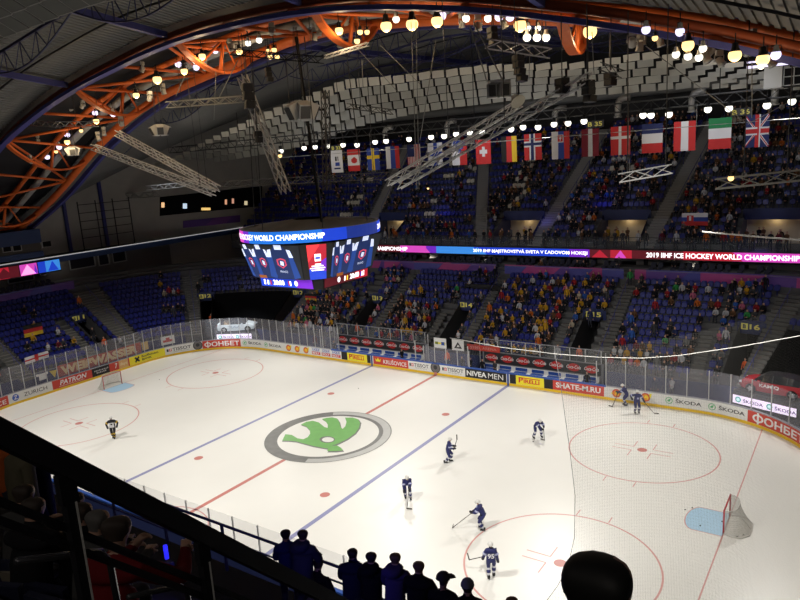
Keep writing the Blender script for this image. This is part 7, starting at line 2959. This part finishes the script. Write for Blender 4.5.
player(p, h, 'player in dark blue bent deep over a stick in front of the yellow board', FR, pelvis=(0, 0.15, 0.84), lean=0.85, head=(-0.1, 0.0), hands=((0.20, -0.50, 0.92), (0.22, -0.42, 0.62)), feet=((0.26, 0.0, 0), (-0.30, 0.06, 0)),
       stick=(loc2w(p, h, (0.2, -0.46, 1.02)), (14.02, 5.62, 0.05), (-0.6, 0.15, 0)), stick_label='upright stick of the deeply bent player before the yellow board')
h = (-0.95, -0.15)
p = (16.85, 14.15, 0)
player(p, h, 'player in dark blue gliding along the far boards by the orange emblem', FR, pelvis=(0, 0.12, 0.86), lean=0.5, head=(-0.2, 0.1), hands=((0.2, -0.52, 1.05), (-0.05, -0.5, 0.9)), feet=((0.10, 0.1, 0), (-0.1, -0.02, 0)),
       stick=(loc2w(p, h, (0.12, -0.45, 1.05)), (16.12, 13.45, 0.05), (-0.5, 0.1, 0)), stick_label='stick of the player gliding along the far boards')
h = (0.5, -0.87)
p = (18.02, 13.0, 0)
player(p, h, 'player in dark blue standing upright facing the camera near the far boards', FR, pelvis=(0, 0, 0.90), lean=0.12, hands=((0.5, -0.1, 0.85), (-0.40, -0.15, 1.15)), feet=((0.13, 0, 0), (-0.13, 0.02, 0)), elbow=(1, 0.3, -0.2),
       stick=(loc2w(p, h, (0.40, -0.1, 0.92)), (19.15, 13.35, 0.05), (0.5, 0.1, 0)), stick_label='stick held out to the right by the upright player near the far boards')

# ================================================================ near stand
NS, NZ0, NY0 = 0.93, 10.55, -27.4


def near_z(y):
    return NZ0 + NS * (NY0 - y)


mb = MB()
mb.quad((-45, -27.4, NZ0), (40, -27.4, NZ0), (40, -25.7, NZ0), (-45, -25.7, NZ0))
mb.quad((-45, -25.7, NZ0 - 1.6), (40, -25.7, NZ0 - 1.6), (40, -25.7, NZ0), (-45, -25.7, NZ0))
for k in range(16):
    y1 = NY0 - 0.85 * k
    z = near_z(y1 - 0.85)
    mb.quad((-45, y1 - 0.85, z), (40, y1 - 0.85, z), (40, y1, z), (-45, y1, z))
    mb.quad((-45, y1, z - 0.79), (40, y1, z - 0.79), (40, y1, z), (-45, y1, z))
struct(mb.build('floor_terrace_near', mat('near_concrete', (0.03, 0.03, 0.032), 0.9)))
mb = MB()
for k in range(9):
    y1 = -18.4 - 0.8 * k
    z = 1.2 + 0.46 * k
    mb.quad((-30, y1 - 0.8, z), (36, y1 - 0.8, z), (36, y1, z), (-30, y1, z))
    mb.quad((-30, y1, z - 0.46), (36, y1, z - 0.46), (36, y1, z), (-30, y1, z))
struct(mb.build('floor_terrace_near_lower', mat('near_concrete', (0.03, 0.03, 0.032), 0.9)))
mb = MB()
mb.box((3, -17.9, 0.7), (66, 0.12, 1.3))
struct(mb.build('wall_front_near', BLUE_W))
rows = MB()
for k in range(9):
    x = -28.0
    while x < 34:
        x += 0.52
        P = Vector((x, -18.4 - 0.8 * k - 0.45, 1.2 + 0.46 * k))
        px = pix(P)
        if px is None or not (-10 < px[0] < 520):
            continue
        b = len(rows.v)
        rows.v.extend([(-a + P.x, -c + P.y, d + P.z) for a, c, d in SV])
        rows.f.extend([[b + i for i in f] for f in SF])
        rows.m.extend([0] * len(SF))
        rows.sm.extend(SS)
o = rows.build('seating_rows', [SEAT])
tag(o, 'dark rows of seats in the near lower stand behind the railing', 'seats', None, 'stuff')
NORD = sorted([-9.2, -7.5, -6.8, -4.9, -4.0, -2.3, -1.2, 0.3, 1.4, 2.5, 3.6, 5.2, 6.1, 7.4, -11.3, -13.0, -14.5, 9.0])
i = 0
for x, k, c in ((-9.2, 1, 'white'), (-7.5, 2, 'black'), (-6.8, 1, 'grey'), (-4.9, 2, 'black'), (-4.0, 1, 'white'), (-2.3, 3, 'navy'), (-1.2, 1, 'black'), (0.3, 2, 'dark grey'), (1.4, 1, 'yellow'), (2.5, 2, 'black'), (3.6, 1, 'white'), (5.2, 3, 'navy'), (6.1, 1, 'yellow'), (7.4, 2, 'black'), (-11.3, 2, 'white'), (-13.0, 1, 'black'), (-14.5, 3, 'grey'), (9.0, 2, 'yellow')):
    i += 1
    o = link('person', person_mesh('sit', c, i % 2))
    o.location = (x, -18.4 - 0.8 * k - 0.4, 1.2 + 0.46 * k)
    o.rotation_euler = (0, 0, pi)
    tag(o, 'person in %s top in the near lower stand, row %s, %s from the left' % (c, ('one', 'two', 'three', 'four')[k], nth(NORD.index(x) + 1)), 'person', 'spectators in the near lower stand')

# parapet rail of the near upper stand
pr = thing('parapet_railing', 'dark railing the row of standing onlookers lean on', 'railing', (10, -25.85, NZ0))
m = MB()
m.tube([(-40, -25.85, NZ0 + 1.08), (40, -25.85, NZ0 + 1.08)], 0.03, 6)
m.build('top_rail', NAVY_STEEL, pr, True)
m = MB()
m.tube([(-40, -25.85, NZ0 + 0.75), (40, -25.85, NZ0 + 0.75)], 0.02, 5)
m.tube([(-40, -25.85, NZ0 + 0.42), (40, -25.85, NZ0 + 0.42)], 0.02, 5)
m.build('middle_rail', NAVY_STEEL, pr, True)
for i in range(41):
    m = MB()
    m.beam((-40 + 2 * i, -25.85, NZ0), (-40 + 2 * i, -25.85, NZ0 + 1.08), 0.05, 0.05)
    m.build('post', NAVY_STEEL, pr, True)

# row of onlookers
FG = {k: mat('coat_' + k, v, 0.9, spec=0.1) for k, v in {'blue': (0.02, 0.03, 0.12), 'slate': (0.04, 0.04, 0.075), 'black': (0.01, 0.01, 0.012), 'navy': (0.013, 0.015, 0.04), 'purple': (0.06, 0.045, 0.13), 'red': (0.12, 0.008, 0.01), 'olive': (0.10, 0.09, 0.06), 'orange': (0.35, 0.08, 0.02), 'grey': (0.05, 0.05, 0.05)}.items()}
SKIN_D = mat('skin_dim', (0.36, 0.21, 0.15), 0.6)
HAIR_G = mat('hair_grey', (0.09, 0.085, 0.08), 0.7)


def onlooker(u, v, y, coat, label, hair=HAIR, turn=0.0, lean=0.22, hy=0.0, bulk=1.12, cap=None, hood=False, hands=None):
    """standing at the parapet, back to the camera; u, v = head centre"""
    H = at_y(u, v, y)
    me = figure('body', [SKIN_D, hair, FG[coat], TROUSERS, SHOES], PT_, pelvis=(0, 0.1, 0.93), lean=lean, head=(-0.1, hy), hands=hands or ((0.12, -0.34, 1.06), (-0.12, -0.34, 1.06)), bulk=bulk, coat=0.03, sub=2, fingers=True, face=True, elbow=(0.7, 0.5, -0.8), feet=((0.13, 0.1, 0), (-0.13, 0.12, 0)))
    turn += 0.55
    hc = Vector(me['head_center'])
    R = Matrix.Rotation(pi + turn, 3, 'Z')
    off = R @ hc
    zf_ = H.z - off.z
    g = thing('person', label, 'person', (H.x - off.x, H.y - off.y, zf_), pi + turn)
    link('body', me, g)
    Rm = Matrix.Rotation(hy, 3, 'Z') @ Matrix.Rotation(lean - 0.1, 3, 'X')
    if cap:
        m = MB()
        V, F = [], []
        for i in range(6):
            th = i / 5 * radians(92)
            for k in range(16):
                a = 2 * pi * k / 16
                V.append(hc + Rm @ Vector((0.104 * sin(th) * cos(a), 0.118 * sin(th) * sin(a), 0.11 * cos(th) + 0.015)))
        for i in range(5):
            for k in range(16):
                k2 = (k + 1) % 16
                F.append((i * 16 + k, i * 16 + k2, (i + 1) * 16 + k2, (i + 1) * 16 + k))
        m.add(V, F, 0, True)
        if cap[1]:
            m.plate([hc + Rm @ Vector(q) for q in ((-0.08, -0.09, 0.02), (0.08, -0.09, 0.02), (0.06, -0.2, 0.0), (0, -0.215, 0.0), (-0.06, -0.2, 0.0))], (0, 0, 1), 0.012)
        m.build('cap', cap[0], g)
    if hood:
        ax = Matrix.Rotation(lean, 3, 'X')
        m = MB()
        c = Vector((0, 0.1, 0.93)) + ax @ Vector((0, 0.07, 0.53))
        m.lathe([(0.02, -0.10), (0.10, -0.09), (0.15, -0.03), (0.155, 0.03), (0.12, 0.07), (0.06, 0.06)], c, 14, axis=ax @ Vector((0, 0.25, 1)))
        m.build('hood', FG[coat], g)
    return g


YF = -26.5
onlooker(285.4, 533.5, YF, 'blue', 'person in blue jacket at the parapet, leftmost of the row of onlookers', turn=0.15)
onlooker(302.5, 534, YF - 0.25, 'slate', 'person in slate hooded jacket at the parapet, beside the blue jacket', hood=True, turn=-0.25, bulk=1.25)
onlooker(318, 563, YF - 0.1, 'black', 'person in black with long hair crouched lower beside the slate jacket', lean=0.55, turn=-0.2)
onlooker(352, 553, YF, 'navy', 'person in navy jacket looking right, third head in the onlooker row', turn=-0.1, hy=-0.5, bulk=1.2)
onlooker(371, 556.5, YF, 'black', 'person in black jacket between the navy jacket and the purple coat', turn=-0.2, hood=True, bulk=1.2)
onlooker(395, 557.5, YF, 'purple', 'short haired person in purple coat with dark hood at the parapet', hair=HAIR_B, hood=True, turn=-0.25, bulk=1.15)
onlooker(418.5, 566, YF, 'black', 'broad person in black jacket with brown hair, right of the purple coat', hair=HAIR_B, turn=-0.3, bulk=1.3)
onlooker(443, 579, YF, 'black', 'bearded person in black wearing a peaked cap turned to the right', turn=-0.3, hy=-0.7, cap=(mat('cap_dark', (0.03, 0.03, 0.03), 0.8), True))
onlooker(467.5, 586, YF, 'black', 'person in black wearing a grey knitted cap', turn=-0.1, cap=(mat('cap_grey', (0.16, 0.16, 0.19), 0.9), False))
onlooker(512, 602, YF, 'black', 'person in black whose head top just shows at the lower edge', hair=HAIR_B)
H = CAM + ray(596, 586) * 1.86
me = figure('body', [SKIN_D, mat('hair_black', (0.006, 0.006, 0.006), 0.6), FG['black'], TROUSERS, SHOES], PT_, lean=0.05, bulk=1.15, coat=0.02, sub=2, fingers=True, face=True, headr=1.08, head=(0.05, 0.0))
_hc = Vector(me['head_center'])
for q_ in me.vertices:
    if q_.co.z > _hc.z - 0.12:
        q_.co.z = _hc.z + (q_.co.z - _hc.z) * (1.3 if q_.co.z > _hc.z else 1.0)
off = Matrix.Rotation(pi, 3, 'Z') @ Vector(me['head_center'])
g = thing('person', 'large dark head of a person standing right in front of the camera', 'person', (H.x - off.x, H.y - off.y, H.z - off.z), pi)
link('body', me, g)
mb = MB()
mb.box((H.x - off.x, H.y - off.y, H.z - off.z - 0.2), (1.6, 0.8, 0.4))
struct(mb.build('floor_step_near', mat('near_concrete', (0.03, 0.03, 0.032), 0.9)))

# seated people left of the stair rail
def near_sitter(u, v, t, coat, label, hair=HAIR, lean=0.3, turn=0.0, hands=None, fingers=True, hy=0.0, floor_=True):
    H = CAM + ray(u, v) * t
    me = figure('body', [SKIN_D, hair, FG[coat], TROUSERS, SHOES], PT_, pelvis=(0, 0.06, 0.54), lean=lean, head=(-0.15, hy), hands=hands or ((0.10, -0.48, 0.75), (-0.10, -0.48, 0.75)), feet=((0.14, -0.42, 0), (-0.14, -0.42, 0)), bulk=1.15, coat=0.02, sub=2, fingers=fingers, face=True)
    turn += 0.7
    R = Matrix.Rotation(pi + turn, 3, 'Z')
    off = R @ Vector(me['head_center'])
    g = thing('person', label, 'person', tuple(H - off), pi + turn)
    link('body', me, g)
    c = H - off
    m = MB()
    m.box((0, 0.12, 0.36), (0.46, 0.42, 0.08))
    m.box((0, 0.36, 0.62), (0.46, 0.06, 0.5))
    m.box((0, 0.2, 0.0), (0.08, 0.1, 0.7))
    s_ = m.build('stadium_seat', DARKSEAT)
    s_.location = c
    s_.rotation_euler = (0, 0, pi + turn)
    tag(s_, 'dark seat under the %s of the seated people behind the rail' % {22: 'leftmost', 32: 'second', 73: 'third', 80: 'fourth', 96: 'fifth', 115: 'rightmost'}[int(u)], 'seat')
    return g


near_sitter(115.5, 527, 4.3, 'red', 'person in dark red jacket leaning on the rail at lower left', lean=0.42, turn=-0.2, hands=((0.1, -0.52, 0.86), (-0.28, -0.52, 0.84)), hy=0.1)
near_sitter(22.5, 492, 6.0, 'grey', 'person with short brown hair seated at far lower left behind the rail', turn=-0.3)
near_sitter(32, 506, 5.4, 'black', 'person with dark hair seated in front of the short brown haired one', turn=-0.3, hair=HAIR)
near_sitter(73, 499, 6.4, 'black', 'person with dark hair seated just right of the first railing post', turn=-0.4, hair=HAIR)
near_sitter(80, 511, 5.6, 'black', 'person in black seated left of the dark red jacket', turn=-0.4, hair=HAIR)
near_sitter(96, 519, 5.2, 'grey', 'grey haired person seated close beside the dark red jacket', turn=-0.5, hair=HAIR_G)
for u, v, t, c, lab in ((18, 440, 7.6, 'olive', 'person in olive jacket standing at the far left edge under the handrail'), (2, 432, 8.4, 'orange', 'person in orange at the very left edge under the handrail'), (34, 446, 8.0, 'navy', 'person in dark navy standing beside the olive jacket')):
    H = CAM + ray(u, v) * t
    me = figure('body', [SKIN_D, HAIR, FG[c], TROUSERS, SHOES], PT_, bulk=1.15, coat=0.02, sub=2, fingers=True, face=True, lean=0.1)
    R = Matrix.Rotation(pi, 3, 'Z')
    off = R @ Vector(me['head_center'])
    g = thing('person', lab, 'person', tuple(H - off), pi)
    link('body', me, g)

# ---------------------------------------------------------------- stair handrail in front of the camera
RAILM = mat('rail_black', (0.010, 0.010, 0.013), 0.45)
EDGE = mat('rail_highlight_paint', (0.6, 0.6, 0.58), 0.4)  # pale strips painted as light catching the bars and posts
RA = CAM + ray(0, 433) * 1.80
RB = CAM + ray(345, 606) * 3.6
RD = RB - RA
hr = thing('stair_handrail', 'thick black stair handrail running diagonally across the lower left corner', 'railing', tuple(RA + Vector((0, 0, -1.0))))
m = MB()
p0, p1 = RA - RD * 0.5, RA + RD * 1.6
m.beam(p0, p1, 0.06, 0.062)
m.build('top_bar', RAILM, hr, True)
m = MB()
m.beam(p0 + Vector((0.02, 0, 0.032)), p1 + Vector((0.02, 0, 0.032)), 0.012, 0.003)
m.build('bar_highlight', mat('bar_highlight_paint', (0.16, 0.16, 0.16), 0.4), hr, True)  # painted highlight line along the top bar
for dz, w_ in ((-0.215, 0.022), (-0.275, 0.022)):
    m = MB()
    m.beam(p0 + Vector((-0.02, 0, dz)), p1 + Vector((-0.02, 0, dz)), w_, w_)
    m.build('lower_bar', RAILM, hr, True)
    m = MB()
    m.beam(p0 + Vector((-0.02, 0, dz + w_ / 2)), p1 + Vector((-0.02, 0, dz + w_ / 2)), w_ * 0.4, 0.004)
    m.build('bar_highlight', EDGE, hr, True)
for s_ in (0.099, 0.408, 0.905, 1.35):
    q = RA + RD * s_
    m = MB()
    m.beam(q + Vector((0, 0, -0.03)), q + Vector((0, 0, -0.12)), 0.05, 0.03)
    m.beam(q + Vector((0, 0, -0.10)), q + Vector((0, 0, -1.15)), 0.032, 0.032)
    m.build('post', RAILM, hr, True)
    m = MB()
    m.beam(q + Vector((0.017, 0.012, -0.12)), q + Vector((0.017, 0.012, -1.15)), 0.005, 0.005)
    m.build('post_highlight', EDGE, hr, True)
# bent tube frames below the rail
for k, (u, v, t, lab) in enumerate(((86, 553, 2.4, 'left'), (172, 588, 3.2, 'right'))):
    q = CAM + ray(u, v) * t
    m = MB()
    dx = Vector((RD.x, RD.y, 0)).normalized()
    m.tube([q - dx * 0.25 + Vector((0, 0, 0.12)), q + Vector((0, 0, 0.0)), q + dx * 0.06 + Vector((0, 0, -0.03)), q + dx * 0.09 + Vector((0, 0, -0.09)), q + dx * 0.10 + Vector((0, 0, -0.6))], 0.013, 7)
    tag(m.build('bent_tube', mat('tube_dark', (0.10, 0.10, 0.11), 0.25, 0.7)), 'bent dark metal tube end below the handrail, %s of two' % lab, 'rail end')
# pale seats lower left
for i, (u, v, t, lab) in enumerate(((20, 574, 5.6, 'pale seat back at the lower left corner, right of two'), (-2, 566, 5.8, 'pale seat back at the lower left corner, left of two'))):
    q = CAM + ray(u, v) * t
    m = MB()
    n = 8
    A, B, A2, B2 = [], [], [], []
    for k in range(n + 1):
        x = -0.22 + 0.44 * k / n
        y = -0.06 * (1 - (x / 0.22) ** 2)
        zt = 0.06 - 0.05 * (abs(x) / 0.22) ** 4
        A.append(Vector((x, y, -0.38)))
        B.append(Vector((x, y - 0.03, zt)))
        A2.append(Vector((x, y + 0.04, -0.38)))
        B2.append(Vector((x, y + 0.01, zt)))
    m.strip(A, B, 0, True)
    m.strip(B2, A2, 0, True)
    m.strip(B, B2, 0, True)
    m.box((0, 0.2, -0.42), (0.42, 0.4, 0.06))
    m.box((0, 0.2, -0.62), (0.06, 0.06, 0.4))
    o = m.build('stadium_seat', mat('seat_pale', (0.16, 0.14, 0.11), 0.6))
    o.location = q
    o.rotation_euler = (0, 0, 0.35)
    tag(o, lab, 'seat')
# unseen fill lights added behind the camera to brighten the near stand
for x, y, z in ((24, -38, 21.5), (33, -39, 22.5)):
    point('near_stand_fill', (x, y, z), 190, (1, 0.9, 0.8), 0.4)
# blue effect lamps in the near stand
for u, v, t, w_ in ((308, 588, 9.6, 14), (165, 548, 9.0, 10), (215, 575, 9, 8)):
    q = CAM + ray(u, v) * t
    point('blue_effect_light', q, w_, (0.12, 0.10, 1.0), 0.1)
for i, (u, v, t) in enumerate(((310, 590, 10.4), (166, 552, 9.4))):
    q = CAM + ray(u, v) * t
    g = thing('effect_lamp', 'small glowing blue lamp in the near stand, %s of two' % ('right' if i == 0 else 'left'), 'lamp', q)
    m = MB()
    m.tube([(0, 0, -0.1), (0, 0, 0.1)], 0.03, 8)
    m.build('tube', mat('blue_glow', (0.03, 0.03, 0.9), 0.5, emit=0.8), g)
    m = MB()
    m.box((0, 0, -0.2), (0.12, 0.12, 0.08))
    m.build('holder', BLACK, g)
